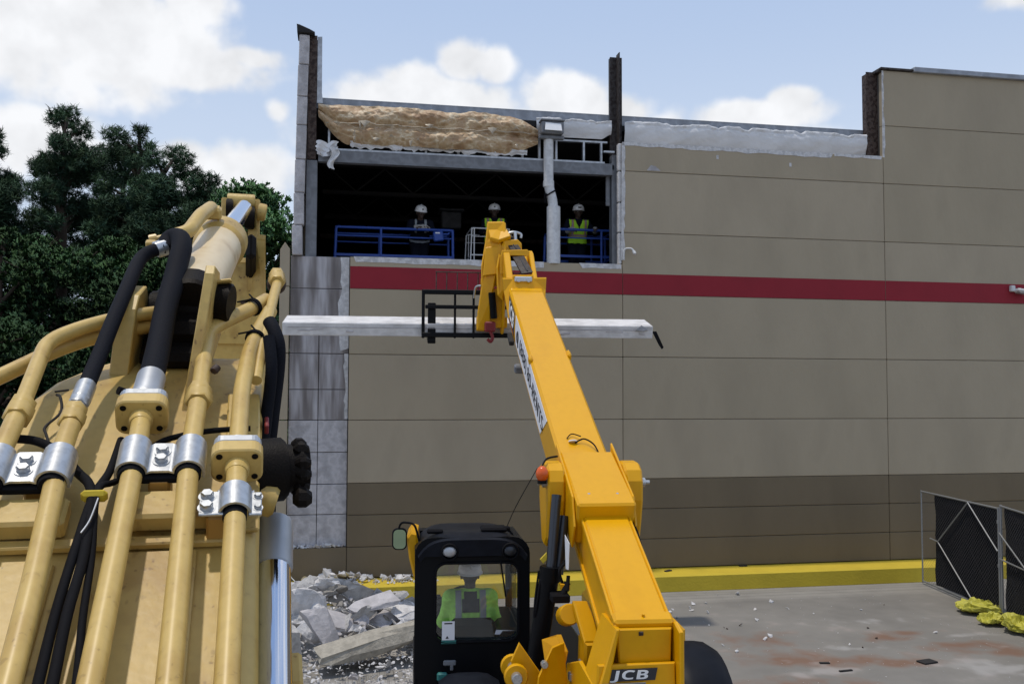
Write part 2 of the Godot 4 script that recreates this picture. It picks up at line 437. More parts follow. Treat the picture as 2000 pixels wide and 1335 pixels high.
	M.grey_tape = mat(lin(0.26, 0.29, 0.32), 0.5)
	M.hat = mat(lin(0.80, 0.80, 0.80), 0.35)
	M.glove = mat(lin(0.38, 0.37, 0.36), 0.85)
	M.paper = mat(lin(0.75, 0.76, 0.80), 0.6)
	M.print = mat(lin(0.02, 0.02, 0.025), 0.6)
	M.print_white = mat(lin(0.8, 0.8, 0.8), 0.6)
	M.red_paint = mat(lin(0.20, 0.012, 0.016), 0.5)
	M.amber = mat(lin(0.65, 0.10, 0.01), 0.25)
	for q in ["hose", "rubber", "grease", "black_paint", "black_roof", "mesh_screen", "navy", "denim", "pine", "leaf", "dark", "dark_joist"]: M[q].metallic_specular = 0.22
	M.jcb.metallic_specular = 0.4
	M.teal = mat(lin(0.02, 0.16, 0.15), 0.5)

func worn(seed_: int, chip: float, from: float, dirt: float, fleck: float) -> ImageTexture:   # paint with dust, scuffs and chips, tiling
	var a := FastNoiseLite.new(); a.seed = seed_; a.noise_type = FastNoiseLite.TYPE_SIMPLEX_SMOOTH; a.frequency = 0.008; a.fractal_octaves = 5
	var c := FastNoiseLite.new(); c.seed = seed_ + 50; c.noise_type = FastNoiseLite.TYPE_SIMPLEX_SMOOTH; c.frequency = 0.045; c.fractal_octaves = 3
	var A := a.get_seamless_image(512, 512); var B := c.get_seamless_image(512, 512)
	var im := Image.create_empty(512, 512, false, Image.FORMAT_RGB8)
	for y in 512:
		for x in 512:
			var u := A.get_pixel(x, y).r; var w := B.get_pixel(x, y).r
			var q := Vector3.ONE * (1.0 - fleck * smoothstep(0.4, 0.8, w))
			q = q.lerp(Vector3(0.80, 0.74, 0.66), dirt * 2.0 * smoothstep(0.52, 0.85, u))
			var k := smoothstep(from, from + 0.05, w * 0.75 + u * 0.25) * chip * 9.0
			q = q.lerp(Vector3(0.42, 0.32, 0.26), clampf(k, 0.0, 0.85))
			im.set_pixel(x, y, Color(q.x, q.y, q.z))
	return ImageTexture.create_from_image(im)

func _ready() -> void:
	# camera, sky, sun, exposure
	var cam := Camera3D.new()
	cam.transform = Transform3D(Basis(Vector3(0.982804, 0.003147, 0.184625), Vector3(-0.012599, 0.998668, 0.050043), Vector3(-0.184221, -0.051509, 0.981534)), Vector3(0, 3.75, 17.22))
	cam.fov = 40.69
	cam.near = 0.05; cam.far = 1500.0
	place(cam, "camera")
	cam.current = true
	var env := Environment.new()
	env.background_mode = Environment.BG_SKY
	var sky := Sky.new()
	var pano := PanoramaSkyMaterial.new()
	pano.panorama = ImageTexture.create_from_image(sky_image())
	sky.sky_material = pano
	env.sky = sky
	env.background_energy_multiplier = 1.0
	env.tonemap_mode = Environment.TONE_MAPPER_LINEAR
	env.tonemap_exposure = 1.0
	env.sdfgi_enabled = true; env.ssao_enabled = true; env.ssil_enabled = true
	var we := WorldEnvironment.new()
	we.environment = env
	place(we, "world_environment")
	var sun := DirectionalLight3D.new()
	sun.light_energy = 0.75
	sun.light_angular_distance = 2.0
	sun.light_color = Color(1.0, 0.96, 0.90)
	sun.shadow_enabled = true
	place(sun, "sun")
	sun.look_at_from_position(Vector3(-1.9, 9.0, -0.15), Vector3.ZERO, Vector3.FORWARD)
	make_materials()
	build_ground()
	build_store()
	build_trees()
	build_roof_edge()
	build_platforms()
	build_telehandler()
	build_excavator()
	build_fence()
	build_rubble()
	build_people()
	build_small_things()

# ---------------------------------------------------------------- ground and kerb
func build_ground() -> void:
	var S := 640
	var f := FastNoiseLite.new(); f.seed = 5; f.frequency = 0.019; f.fractal_octaves = 6
	var f2 := FastNoiseLite.new(); f2.seed = 8; f2.frequency = 0.072; f2.fractal_octaves = 4
	var clay := [[6.3, 4.05, 0.7, 0.5], [6.2, 5.1, 0.9, 0.55], [6.9, 5.3, 1.1, 0.4], [6.0, 6.2, 1.2, 0.7], [7.6, 5.5, 0.7, 0.3], [9.1, 4.9, 0.85, 0.42], [9.6, 5.3, 0.5, 0.35], [8.2, 4.3, 0.6, 0.3], [7.0, 7.6, 1.6, 0.7], [10.0, 6.8, 1.4, 0.6], [4.6, 6.4, 0.8, 0.6], [8.7, 4.1, 0.5, 0.2]]
	var dust := [[6.3, 5.75, 0.8, 0.4], [8.8, 5.9, 0.9, 0.35], [7.5, 4.7, 0.5, 0.2], [9.3, 4.4, 0.7, 0.15], [9.2, 6.5, 0.7, 0.4], [0.3, 3.0, 2.4, 2.4], [1.0, 5.4, 2.2, 1.4], [8.5, 3.3, 0.8, 0.2]]
	var im := Image.create_empty(S, S, false, Image.FORMAT_RGB8)
	for j in S:
		for i in S:
			var wx := -8.0 + 24.0 * (i + 0.5) / S; var wz := -1.0 + 24.0 * (j + 0.5) / S
			var n1 := f.get_noise_2d(i, j); var n2 := f2.get_noise_2d(i, j)
			var base := 0.28 * (1.0 + 0.20 * n1 + 0.10 * n2)
			var c := Vector3(base, base * 0.955, base * 0.875)
			var w := 0.0
			if wx > 3.0: for k in clay:
				var q := Vector2((wx - k[0]) / k[2], (wz - k[1]) / k[3]).length_squared()
				if q < 4.0: w = maxf(w, exp(-q * 1.2))
			w = clampf(w * 1.2 + n1 * 0.7 + n2 * 0.7 - 0.42, 0.0, 0.85)
			c = c.lerp(Vector3(0.25, 0.135, 0.085), w)
			w = 0.0
			for k in dust:
				var q := Vector2((wx - k[0]) / k[2], (wz - k[1]) / k[3]).length_squared()
				if q < 4.0: w = maxf(w, exp(-q * 1.2))
			w = clampf(w + n1 * 0.8 + n2 * 0.9 - 0.5, 0.0, 0.6)
			c = c.lerp(Vector3(0.5, 0.49, 0.48), w)
			if i < 5 or j < 5 or i > S - 6 or j > S - 6: c = Vector3(0.28, 0.267, 0.245)
			im.set_pixel(i, j, lin(c.x, c.y, c.z))
	var m := StandardMaterial3D.new()
	m.albedo_texture = ImageTexture.create_from_image(im)
	m.texture_repeat = false
	m.roughness = 0.9
	var b := MB.new()
	var e := 600.0
	var t0 := Vector2((-e + 8.0) / 24.0, (-e + 1.0) / 24.0); var t1 := Vector2((e + 8.0) / 24.0, (e + 1.0) / 24.0)
	var up := Vector3.UP
	b.trin(Vector3(-e, 0, -e), Vector3(e, 0, -e), Vector3(e, 0, e), up, up, up, t0, Vector2(t1.x, t0.y), t1)
	b.trin(Vector3(-e, 0, -e), Vector3(e, 0, e), Vector3(-e, 0, e), up, up, up, t0, t1, Vector2(t0.x, t1.y))
	var grit := noise_tex("grit", 0.11, [[0.0, 0.55], [0.35, 0.86], [0.5, 0.97], [0.7, 1.0], [1.0, 0.9]], 5, FastNoiseLite.TYPE_SIMPLEX_SMOOTH, 61)
	m.detail_enabled = true; m.detail_albedo = grit; m.detail_blend_mode = BaseMaterial3D.BLEND_MODE_MUL; m.detail_uv_layer = BaseMaterial3D.DETAIL_UV_2
	var go := obj("ground", b, m, null, false, true)
	var arr := (go.mesh as ArrayMesh).surface_get_arrays(0)
	var uv2 := PackedVector2Array()
	for p in b.v: uv2.push_back(Vector2(p.x, p.z) * 0.62)
	arr[Mesh.ARRAY_TEX_UV2] = uv2
	var am := ArrayMesh.new(); am.add_surface_from_arrays(Mesh.PRIMITIVE_TRIANGLES, arr)
	go.mesh = am
	structure(go)
	# raised slab along the wall, its edge painted yellow
	var k := MB.new()
	var L := -0.80; var R := 22.0
	k.slab([Vector3(L, 0.004, -0.02), Vector3(L, 0.30, -0.02), Vector3(L, 0.30, 0.66), Vector3(L, 0.275, 0.70), Vector3(L, 0.004, 0.715)], Vector3(R - L, 0, 0), 0.008)
	structure(obj("kerb", k, M.kerb))

# ---------------------------------------------------------------- the store
func jag(a: Vector3, b: Vector3, step: float, amp: float, dir: Vector3, rng: RandomNumberGenerator) -> Array:
	var o := [a]
	var n := int((b - a).length() / step)
	for i in range(1, n): o.push_back(a.lerp(b, (i + rng.randf_range(-0.3, 0.3)) / n) + dir * rng.randf_range(-amp, amp) )
	o.push_back(b)
	return o

func build_store() -> void:
	var rng := RandomNumberGenerator.new(); rng.seed = 11
	var st := thing("store_building", "tan panel-walled store with red stripe and a torn open upper bay", "building")
	# side walls, back wall, roof, floor inside
	var w := MB.new()
	w.box(Vector3(-0.73, 3.05, -7.2), Vector3(0.2, 6.1, 13.4)); w.box(Vector3(-0.731, 7.6, -7.17), Vector3(0.198, 2.99, 13.46))
	obj("side_wall", w, M.tan_wall, st)
	w = MB.new(); w.box(Vector3(22.3, 5.2, -7.2), Vector3(0.2, 10.4, 13.6)); obj("side_wall", w, M.tan_wall, st)
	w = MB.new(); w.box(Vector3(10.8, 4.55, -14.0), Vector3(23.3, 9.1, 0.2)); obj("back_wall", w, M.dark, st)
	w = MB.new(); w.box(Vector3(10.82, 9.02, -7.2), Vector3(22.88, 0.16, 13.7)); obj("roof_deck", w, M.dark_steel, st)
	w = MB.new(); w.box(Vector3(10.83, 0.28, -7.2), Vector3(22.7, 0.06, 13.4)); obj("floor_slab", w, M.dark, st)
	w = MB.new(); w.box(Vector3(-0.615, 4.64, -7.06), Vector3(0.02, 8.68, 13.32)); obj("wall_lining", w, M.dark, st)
	for z in [-3.0, -6.0, -9.0, -12.0]:
		w = MB.new()
		w.box(Vector3(10.8, 8.62, z), Vector3(22.4, 0.10, 0.14)); w.box(Vector3(10.8, 8.02, z), Vector3(22.4, 0.08, 0.10))
		for i in 36: w.bar(Vector3(-0.3 + i * 0.62, 8.06 if i % 2 else 8.57, z), Vector3(-0.3 + (i + 1) * 0.62, 8.57 if i % 2 else 8.06, z), 0.03, 0.03)
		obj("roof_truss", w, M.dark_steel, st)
	w = MB.new(); w.tube([Vector3(-0.5, 7.55, -6.0), Vector3(14, 7.62, -6.0)], 0.06, 8); obj("sprinkler_pipe", w, M.steel_brown, st)
	w = MB.new(); w.box(Vector3(2.7, 7.95, -5.6), Vector3(0.5, 0.42, 0.5), 0.03); w.box(Vector3(2.7, 8.2, -5.6), Vector3(0.62, 0.06, 0.6), 0.02); obj("unit_heater", w, M.steel_grey, st)
	# facade: a backing sheet with the wall panels in front of it
	var back := MB.new()
	back.box(Vector3(11.25, 3.26, -0.155), Vector3(22.5 , 5.9, 0.06))
	back.box(Vector3(-0.395, 3.3, -0.185), Vector3(1.0, 5.8, 0.06))
	back.box(Vector3(13.95, 7.40, -0.155), Vector3(16.9, 2.38, 0.06))
	back.box(Vector3(16.75, 9.52, -0.155), Vector3(11.3, 1.84, 0.06))
	var fac := obj("facade_wall", back, M.joint, st)
	var brown := [0.31, 0.87, 1.45, 2.03]
	var tan := [2.03, 3.18, 4.39, 5.61, 6.83, 8.05, 9.27, 10.45]
	var bays := [0.175, 5.43, 11.09, 16.75, 22.4]
	for i in 4:
		var x0: float = bays[i]; var x1: float = bays[i + 1]
		var topy: float = [6.20, 8.62, 10.45, 10.45][i]
		for rows in [brown, tan]:
			for j in rows.size() - 1:
				if rows[j] >= topy: continue
				var y0: float = rows[j]; var y1: float = minf(rows[j + 1], topy)
				var p := MB.new()
				var g := 0.008
				p.box(Vector3((x0 + x1) * 0.5, (y0 + y1) * 0.5, -0.0625), Vector3(x1 - x0 - g, y1 - y0 - g, 0.125 + rng.randf_range(-0.001, 0.001)), 0.009)
				obj("wall_panel", p, M.brown_wall if rows == brown else M["tan_wall_%d" % (rng.randi() % 3)], fac)
		var s := MB.new()
		s.box(Vector3((x0 + x1) * 0.5, 5.815, 0.0035), Vector3(x1 - x0 - 0.012, 0.41, 0.004))
		obj("red_stripe", s, M.red_wall, fac)
	# the stripped corner: two stacks of blocks
	var by := [0.87, 1.46, 2.01, 2.59, 3.18, 3.74, 4.40, 5.01, 5.60, 6.20]
	for j in by.size() - 1:
		for i in 2:
			if j > 6 and i == 1: continue
			var x0: float = [-0.90, -0.37][i]; var x1: float = [-0.37, 0.17][i]
			if j > 6: x1 = 0.17
			var p := MB.new()
			p.box(Vector3((x0 + x1) * 0.5, (by[j] + by[j + 1]) * 0.5, -0.125 + rng.randf_range(-0.006, 0.004)), Vector3(x1 - x0 - 0.010, by[j + 1] - by[j] - 0.012, 0.06), 0.006)
			obj("block", p, M.block_clean if j < 4 else M.block_grimy, fac)
	var led := MB.new(); led.box(Vector3(-0.365, 0.59, -0.075), Vector3(1.07, 0.56, 0.15), 0.006); obj("ledge_panel", led, M.brown_wall, fac)
	# patches where the coat has come away and the white block shows
	var pts := jag(Vector3(0.0, 6.19, -0.093), Vector3(0.02, 4.45, -0.093), 0.14, 0.05, Vector3.RIGHT, rng)
	pts.push_back(Vector3(0.165, 4.5, -0.093)); pts.push_back(Vector3(0.165, 6.19, -0.093))
	var pa := MB.new(); pa.slab(pts, Vector3(0, 0, 0.008)); obj("bare_patch", pa, M.aac, fac)
	pts = [Vector3(0.165, 4.4, -0.093)]; pts.append_array(jag(Vector3(0.09, 4.4, -0.093), Vector3(0.11, 3.2, -0.093), 0.12, 0.03, Vector3.RIGHT, rng)); pts.push_back(Vector3(0.165, 3.2, -0.093))
	pa = MB.new(); pa.slab(pts, Vector3(0, 0, 0.008)); obj("bare_patch", pa, M.aac, fac)
	pts = jag(Vector3(0.28, 6.10, 0.002), Vector3(3.85, 6.09, 0.002), 0.16, 0.014, Vector3.UP, rng)
	pts.push_back(Vector3(3.85, 6.203, 0.002)); pts.push_back(Vector3(0.24, 6.203, 0.002))
	pa = MB.new(); pa.slab(pts, Vector3(0, 0, 0.006)); obj("chipped_edge", pa, M.aac, fac)
	pts = jag(Vector3(4.62, 6.10, 0.002), Vector3(5.40, 6.11, 0.002), 0.12, 0.016, Vector3.UP, rng)
	pts.push_back(Vector3(5.40, 6.203, 0.002)); pts.push_back(Vector3(4.55, 6.203, 0.002))
	pa = MB.new(); pa.slab(pts, Vector3(0, 0, 0.006)); obj("chipped_edge", pa, M.aac, fac)
	pts = jag(Vector3(5.43, 8.55, 0.002), Vector3(9.9, 8.53, 0.002), 0.2, 0.02, Vector3.UP, rng)
	pts.push_back(Vector3(9.95, 8.623, 0.002)); pts.push_back(Vector3(5.43, 8.623, 0.002))
	pa = MB.new(); pa.slab(pts, Vector3(0, 0, 0.006)); obj("chipped_edge", pa, M.aac, fac)
	pts = jag(Vector3(9.98, 8.57, 0.002), Vector3(11.04, 8.55, 0.002), 0.2, 0.014, Vector3.UP, rng)
	pts.push_back(Vector3(11.06, 8.623, 0.002)); pts.push_back(Vector3(9.98, 8.623, 0.002))
	pa = MB.new(); pa.slab(pts, Vector3(0, 0, 0.006)); obj("chipped_edge", pa, M.aac, fac)
	pts = jag(Vector3(11.125, 8.60, 0.002), Vector3(11.12, 10.44, 0.002), 0.13, 0.02, Vector3.RIGHT, rng)
	pts.push_back(Vector3(11.085, 10.44, 0.002)); pts.push_back(Vector3(11.075, 8.60, 0.002))
	pa = MB.new(); pa.slab(pts, Vector3(0, 0, 0.006)); obj("chipped_edge", pa, M.aac, fac)
	pts = jag(Vector3(5.475, 6.28, 0.002), Vector3(5.47, 8.60, 0.002), 0.13, 0.022, Vector3.RIGHT, rng)
	pts.push_back(Vector3(5.415, 8.60, 0.002)); pts.push_back(Vector3(5.40, 6.28, 0.002))
	pa = MB.new(); pa.slab(pts, Vector3(0, 0, 0.006)); obj("chipped_edge", pa, M.aac, fac)
	# rough broken end of the panel stack beside the opening
	pa = MB.new()
	for yy in [[6.21, 6.82], [6.84, 7.42], [7.44, 8.04], [8.06, 8.60]]:
		pa.box(Vector3(5.388, (yy[0] + yy[1]) * 0.5, -0.08), Vector3(0.07, yy[1] - yy[0], 0.12), 0.015)
	obj("broken_edge", pa, M.aac, fac)
	# sill behind the cut panels
	pa = MB.new(); pa.box(Vector3(2.6, 6.17, -0.20), Vector3(6.2, 0.05, 0.14), 0.01); obj("sill", pa, M.aac, fac)
	# narrow tan strip at the far left corner with a peaked top
	for yy in [[0.02, 0.86], [0.87, 2.03], [2.04, 3.18], [3.19, 4.39], [4.40, 5.61]]:
		var p := MB.new(); p.box(Vector3(-0.995, (yy[0] + yy[1]) * 0.5, -0.02), Vector3(0.17, yy[1] - yy[0] - 0.006, 0.16), 0.006)
		obj("corner_panel", p, M.tan_wall if yy[1] > 1.0 else M.brown_wall, fac)
	pa = MB.new(); pa.slab([Vector3(-1.08, 5.62, -0.10), Vector3(-1.08, 6.28, -0.10), Vector3(-0.995, 6.42, -0.10), Vector3(-0.91, 6.30, -0.10), Vector3(-0.91, 5.62, -0.10)], Vector3(0, 0, 0.16), 0.006)
	obj("corner_panel", pa, M.tan_wall, fac)
	# column of panel ends above the sill at the left corner
	var cy := [6.20, 6.76, 7.36, 7.98, 8.62, 9.16, 9.76, 10.33]
	for j in 7:
		var p := MB.new()
		p.box(Vector3(-0.735 + rng.randf_range(-0.006, 0.006) + 0.012 * (j - 4), (cy[j] + cy[j + 1]) * 0.5, -0.22), Vector3(0.185, cy[j + 1] - cy[j] - 0.012, 0.42), 0.014, Basis(Vector3.BACK, rng.randf_range(-0.02, 0.02)))
		obj("end_block", p, M.block_clean, st)
	pa = MB.new(); pa.slab([Vector3(-0.84, 10.34, -0.42), Vector3(-0.85, 10.50, -0.42), Vector3(-0.80, 10.49, -0.42), Vector3(-0.62, 10.42, -0.42), Vector3(-0.52, 10.37, -0.42), Vector3(-0.52, 10.34, -0.42)], Vector3(0, 0, 0.46), 0.01)
	obj("torn_cap", pa, M.dark_steel, st)
	# steel frame
	var c := MB.new()
	c.box(Vector3(-0.555, 9.2, -0.16), Vector3(0.16, 2.34, 0.014)); c.box(Vector3(-0.555, 9.2, -0.27), Vector3(0.012, 2.34, 0.20)); c.box(Vector3(-0.555, 9.2, -0.38), Vector3(0.16, 2.34, 0.014))
	obj("steel_column", c, M.steel_brown, st)
	c = MB.new(); c.box(Vector3(-0.545, 4.2, -0.27), Vector3(0.20, 7.62, 0.22), 0.006); obj("steel_column_base", c, M.steel_grey, st)
	c = MB.new(); c.slab([Vector3(-0.47, 9.1, -0.20), Vector3(-0.355, 9.1, -0.20), Vector3(-0.38, 9.3, -0.20), Vector3(-0.388, 10.37, -0.20), Vector3(-0.47, 10.36, -0.20)], Vector3(0, 0, 0.02)); obj("metal_lath", c, M.galv, st)
	c = MB.new()
	c.box(Vector3(5.395, 9.42, -0.30), Vector3(0.25, 2.0, 0.014)); c.box(Vector3(5.41, 9.43, -0.20), Vector3(0.016, 2.06, 0.20)); c.box(Vector3(5.395, 9.42, -0.36), Vector3(0.24, 1.98, 0.10))
	obj("steel_column", c, M.steel_dark, st)
	c = MB.new(); c.box(Vector3(5.36, 4.3, -0.29), Vector3(0.17, 8.22, 0.20), 0.006); obj("steel_column_base", c, M.steel_grey, st)
	c = MB.new(); c.box(Vector3(5.25, 8.12, -0.25), Vector3(0.16, 0.18, 0.12), 0.01); c.box(Vector3(5.22, 7.7, -0.3), Vector3(0.08, 0.6, 0.05), 0.006); obj("beam_bracket", c, M.steel_grey, st)
	c = MB.new()
	c.box(Vector3(10.985, 9.52, -0.20), Vector3(0.27, 1.88, 0.016)); c.box(Vector3(11.115, 9.52, -0.28), Vector3(0.014, 1.88, 0.16)); c.box(Vector3(10.86, 9.50, -0.28), Vector3(0.014, 1.84, 0.16)); c.box(Vector3(10.87, 9.5, -0.19), Vector3(0.06, 1.84, 0.006))
	obj("steel_column", c, M.steel_brown, st)
	c = MB.new()
	c.box(Vector3(2.42, 8.10, -0.15), Vector3(5.70, 0.20, 0.012)); c.box(Vector3(2.42, 8.206, -0.22), Vector3(5.70, 0.012, 0.16)); c.box(Vector3(2.42, 7.994, -0.22), Vector3(5.70, 0.012, 0.16))
	obj("steel_beam", c, M.steel_grey, st)
	# light-gauge framing standing on the beam
	c = MB.new(); c.box(Vector3(2.42, 8.235, -0.26), Vector3(5.4, 0.035, 0.19)); obj("track", c, M.galv, st)
	c = MB.new(); c.box(Vector3(4.65, 8.67, -0.3), Vector3(1.1, 0.035, 0.09)); obj("track", c, M.galv, st)
	for x in [-0.24, 0.34, 0.96, 1.59, 2.22, 2.85, 3.48, 3.82, 4.16, 4.72, 5.08]:
		c = MB.new(); c.box(Vector3(x, 8.46, -0.30), Vector3(0.038, 0.42, 0.085)); obj("stud", c, M.galv, st)
	c = MB.new(); c.box(Vector3(5.2, 8.45, -0.15), Vector3(0.22, 0.035, 0.06)); obj("stud_brace", c, M.galv, st)
	# edge of the roof and the coping
	c = MB.new(); c.box(Vector3(5.25, 9.15, -0.36), Vector3(11.5, 0.20, 0.03), 0.006); c.box(Vector3(5.25, 9.245, -0.44), Vector3(11.5, 0.02, 0.2)); obj("roof_edge", c, M.flashing, st)
	c = MB.new(); c.box(Vector3(17.1, 10.49, -0.10), Vector3(10.6, 0.11, 0.36), 0.012); obj("coping", c, M.flashing, st)
	c = MB.new(); c.box(Vector3(11.42, 10.475, -0.12), Vector3(0.76, 0.05, 0.34), 0.01); c.box(Vector3(11.06, 10.44, -0.16), Vector3(0.10, 0.06, 0.3), 0.01); obj("torn_coping", c, M.steel_dark, st)
	# bracket scar on the second bay
	c = MB.new(); c.slab([Vector3(5.93, 8.08, 0.002), Vector3(6.02, 8.19, 0.002), Vector3(6.12, 8.17, 0.002), Vector3(6.22, 8.08, 0.002)], Vector3(0, 0, 0.006)); obj("grey_patch", c, M.block_clean, fac)
	for q in [[7.42, 8.52], [9.0, 8.44]]:
		c = MB.new(); c.box(Vector3(q[0], q[1] - 0.1, 0.004), Vector3(0.05, 0.08, 0.01), 0.003); obj("chip", c, M.aac, fac)

# ---------------------------------------------------------------- torn roof edge: insulation, membrane, lamp, rain pipe
func build_roof_edge() -> void:
	var f := FastNoiseLite.new(); f.seed = 3; f.frequency = 0.9; f.fractal_octaves = 4
	# brown roll of insulation hanging over the opening
	var g := []
	for i in 48:
		var v := i / 47.0
		var row := PackedVector3Array()
		for j in 170:
			var u := j / 169.0
			var x := lerpf(-0.44, 3.76, u)
			var end := clampf(1.0 - pow(maxf(0.0, (u - 0.84) / 0.16), 1.5), 0.0, 1.0)
			var toph := 9.08 - 0.0 * u - (1.0 - end) * 0.26
			var bot := 8.34 + 0.50 * pow(maxf(0.0, 1.0 - u / 0.13), 1.4) + (1.0 - end) * 0.12
			if u > 0.84: bot = 8.33 + (1.0 - end) * 0.22
			var y := lerpf(toph, bot, v)
			var belly := (0.10 * sin(PI * minf(v * 2.0, 1.0)) if v < 0.5 else 0.13 * sin(PI * (v - 0.5) * 2.0)) * (0.4 + 0.6 * end)
			var n := f.get_noise_2d(x * 0.9, y * 2.0)
			var n2 := f.get_noise_2d(x * 3.0 + 40.0, y * 4.5)
			row.push_back(Vector3(x, y + 0.02 * n2 + 0.05 * f.get_noise_2d(x * 1.2, 9.0), -0.16 + belly + 0.10 * n + 0.03 * absf(n2) + 0.012 * f.get_noise_2d(x * 14.0, y * 16.0) + 0.035 * absf(f.get_noise_2d(x * 2.6 + y * 2.0 + 11.0, y * 1.2 - x * 0.5)) + 0.012 * absf(f.get_noise_2d(x * 7.0 - y * 6.0, y * 7.0 + x * 2.0)) - 0.03 * exp(-pow((v - 0.52) / 0.025, 2.0))))
		g.push_back(row)
	var film := mat(lin(0.50, 0.42, 0.31), 0.4, 0.0, noises["blot"], Vector3.ONE * 2.0)
	var b := MB.new(); b.sheet(g)
	var ins := obj("insulation_roll", b, M.insulation)
	tag(ins, "torn brown insulation roll sagging along the roof edge over the opening", "insulation")
	g = []
	for i in 10:   # its pale paper facing, torn along the lower edge
		var row := PackedVector3Array()
		for j in 80:
			var u := j / 79.0
			var x := lerpf(0.15, 3.55, u)
			row.push_back(Vector3(x, 8.40 - 0.16 * (i / 9.0) * (0.5 + 0.9 * absf(f.get_noise_2d(x * 3.0, 2.0))) , -0.14 + 0.05 * f.get_noise_2d(x * 4.0, i * 0.2) - 0.04 * i / 9.0))
		g.push_back(row)
	b = MB.new(); b.sheet(g); obj("paper_facing", b, M.membrane, ins)
	var rag := RandomNumberGenerator.new(); rag.seed = 8
	for i in 13:   # shreds of its torn skin
		var x := rag.randf_range(-0.2, 3.5); var y := 8.74 if i % 2 else rag.randf_range(8.34, 8.46)
		var w := rag.randf_range(0.05, 0.22); var l := rag.randf_range(0.05, 0.16) * (-1.0 if i % 3 else 0.8)
		b = MB.new()
		var z := 0.02 + rag.randf_range(0.0, 0.04)
		b.sheet([[Vector3(x, y, z), Vector3(x + w * 0.5, y + 0.01, z + 0.03), Vector3(x + w, y, z)], [Vector3(x + w * 0.2, y + l * 0.5, z + 0.04), Vector3(x + w * 0.5, y + l * 0.55, z + 0.06), Vector3(x + w * 0.75, y + l * 0.45, z + 0.02)], [Vector3(x + w * 0.42, y + l, z + 0.05), Vector3(x + w * 0.5, y + l * 1.1, z + 0.05), Vector3(x + w * 0.55, y + l, z + 0.03)]])
		obj("torn_shred", b, film, ins)
	b = MB.new()
	var seam := []
	for i in 60: seam.push_back(Vector3(-0.30 + i * 0.066, 8.705 + 0.012 * sin(i * 0.7) + 0.02 * f.get_noise_2d(i * 0.4, 3.0), -0.035 + 0.10 * f.get_noise_2d((-0.30 + i * 0.066) * 0.9, 17.4) + 0.02 * sin(i * 1.7)))
	b.tube(seam, 0.011, 5); obj("seam", b, film, ins)
	# loose white rag at the left end
	g = []
	for i in 16:
		var v := i / 15.0
		var row := PackedVector3Array()
		for j in 14:
			var u := j / 13.0
			row.push_back(Vector3(lerpf(-0.47, -0.08, u) + 0.06 * f.get_noise_2d(v * 3.0, u * 2.0), 8.33 - v * (0.30 - 0.20 * absf(u - 0.3)) + 0.03 * sin(u * 9.0), -0.02 + 0.08 * sin(u * 11.0 + v * 3.0) * v))
		g.push_back(row)
	b = MB.new(); b.sheet(g)
	g = []
	for i in 14:
		var v := i / 13.0
		var row := PackedVector3Array()
		for j in 6:
			var u := j / 5.0
			row.push_back(Vector3(-0.16 + (u - 0.5) * lerpf(0.16, 0.10, v) + 0.05 * sin(v * 6.0), 8.22 - v * 0.40, 0.02 + 0.05 * sin(u * 5.0 + v * 7.0)))
		g.push_back(row)
	b.sheet(g)
	tag(obj("torn_membrane", b, M.membrane), "loose white rag of roof membrane hanging at the left end of the insulation", "membrane")
	# white roof membrane between the lamp and the middle column, and over the second bay
	for part in [[3.74, 5.27, 9.09, 8.72, 60, "crumpled grey-white roof membrane between the wall lamp and the dark steel column"], [5.54, 10.84, 9.12, 8.60, 150, "long white roof membrane draped over the edge above the second bay"]]:
		g = []
		var nj: int = part[4]
		for i in 18:
			var v := i / 17.0
			var row := PackedVector3Array()
			for j in nj:
				var u := j / float(nj - 1)
				var x := lerpf(part[0], part[1], u)
				var hang := 0.06 * sin(PI * pow(v, 0.7))
				var fold := maxf(0.15, 1.0 - v * 2.2)
				var n := f.get_noise_2d(x * 0.8 + v * 0.6, y_of(v) * 1.2)
				var n2 := f.get_noise_2d(x * 4.0 + v * 4.0, v * 6.0 + 20.0) * fold
				var topj := 0.07 * maxf(0.0, f.get_noise_2d(x * 2.0, 70.0)) * (1.0 - v)
				var lift := 0.10 * smoothstep(0.86, 1.0, u) * v
				row.push_back(Vector3(x, lerpf(part[2] - topj * 1.4, part[3] + lift, v) + 0.012 * n2, -0.24 + hang + 0.03 * n + 0.05 * absf(n2) + (0.03 if v < 0.06 else 0.0)))
			g.push_back(row)
		b = MB.new(); b.sheet(g)
		tag(obj("roof_membrane", b, M.membrane), part[5], "membrane")
	# wall lamp at the roof edge
	var lamp := thing("wall_lamp", "boxy grey floodlight with a pale lens on the roof edge above the rain pipe", "lamp", Vector3(4.0, 8.67, 0.02))
	b = MB.new(); b.box(Vector3(0, 0.135, 0), Vector3(0.44, 0.24, 0.22), 0.02); b.box(Vector3(0, 0.275, 0.0), Vector3(0.47, 0.035, 0.26), 0.01); obj("housing", b, M.steel_grey, lamp)
	b = MB.new(); b.slab([Vector3(-0.17, 0.06, 0.150), Vector3(0.17, 0.055, 0.150), Vector3(0.16, 0.20, 0.112), Vector3(-0.15, 0.215, 0.112)], Vector3(0, 0.003, 0.012), 0.003); obj("lens", b, mat(lin(0.9, 0.9, 0.9), 0.2), lamp)  # plain white lens, tilted up: its sky reflection is put into the colour
	b = MB.new(); b.box(Vector3(0, -0.03, -0.04), Vector3(0.5, 0.07, 0.1), 0.01); obj("bracket", b, M.steel_grey, lamp)
	# rain pipe
	var rp := thing("rain_pipe", "thick white rain pipe with an offset bend standing in the opening", "pipe", Vector3(4.06, 6.18, -0.08))
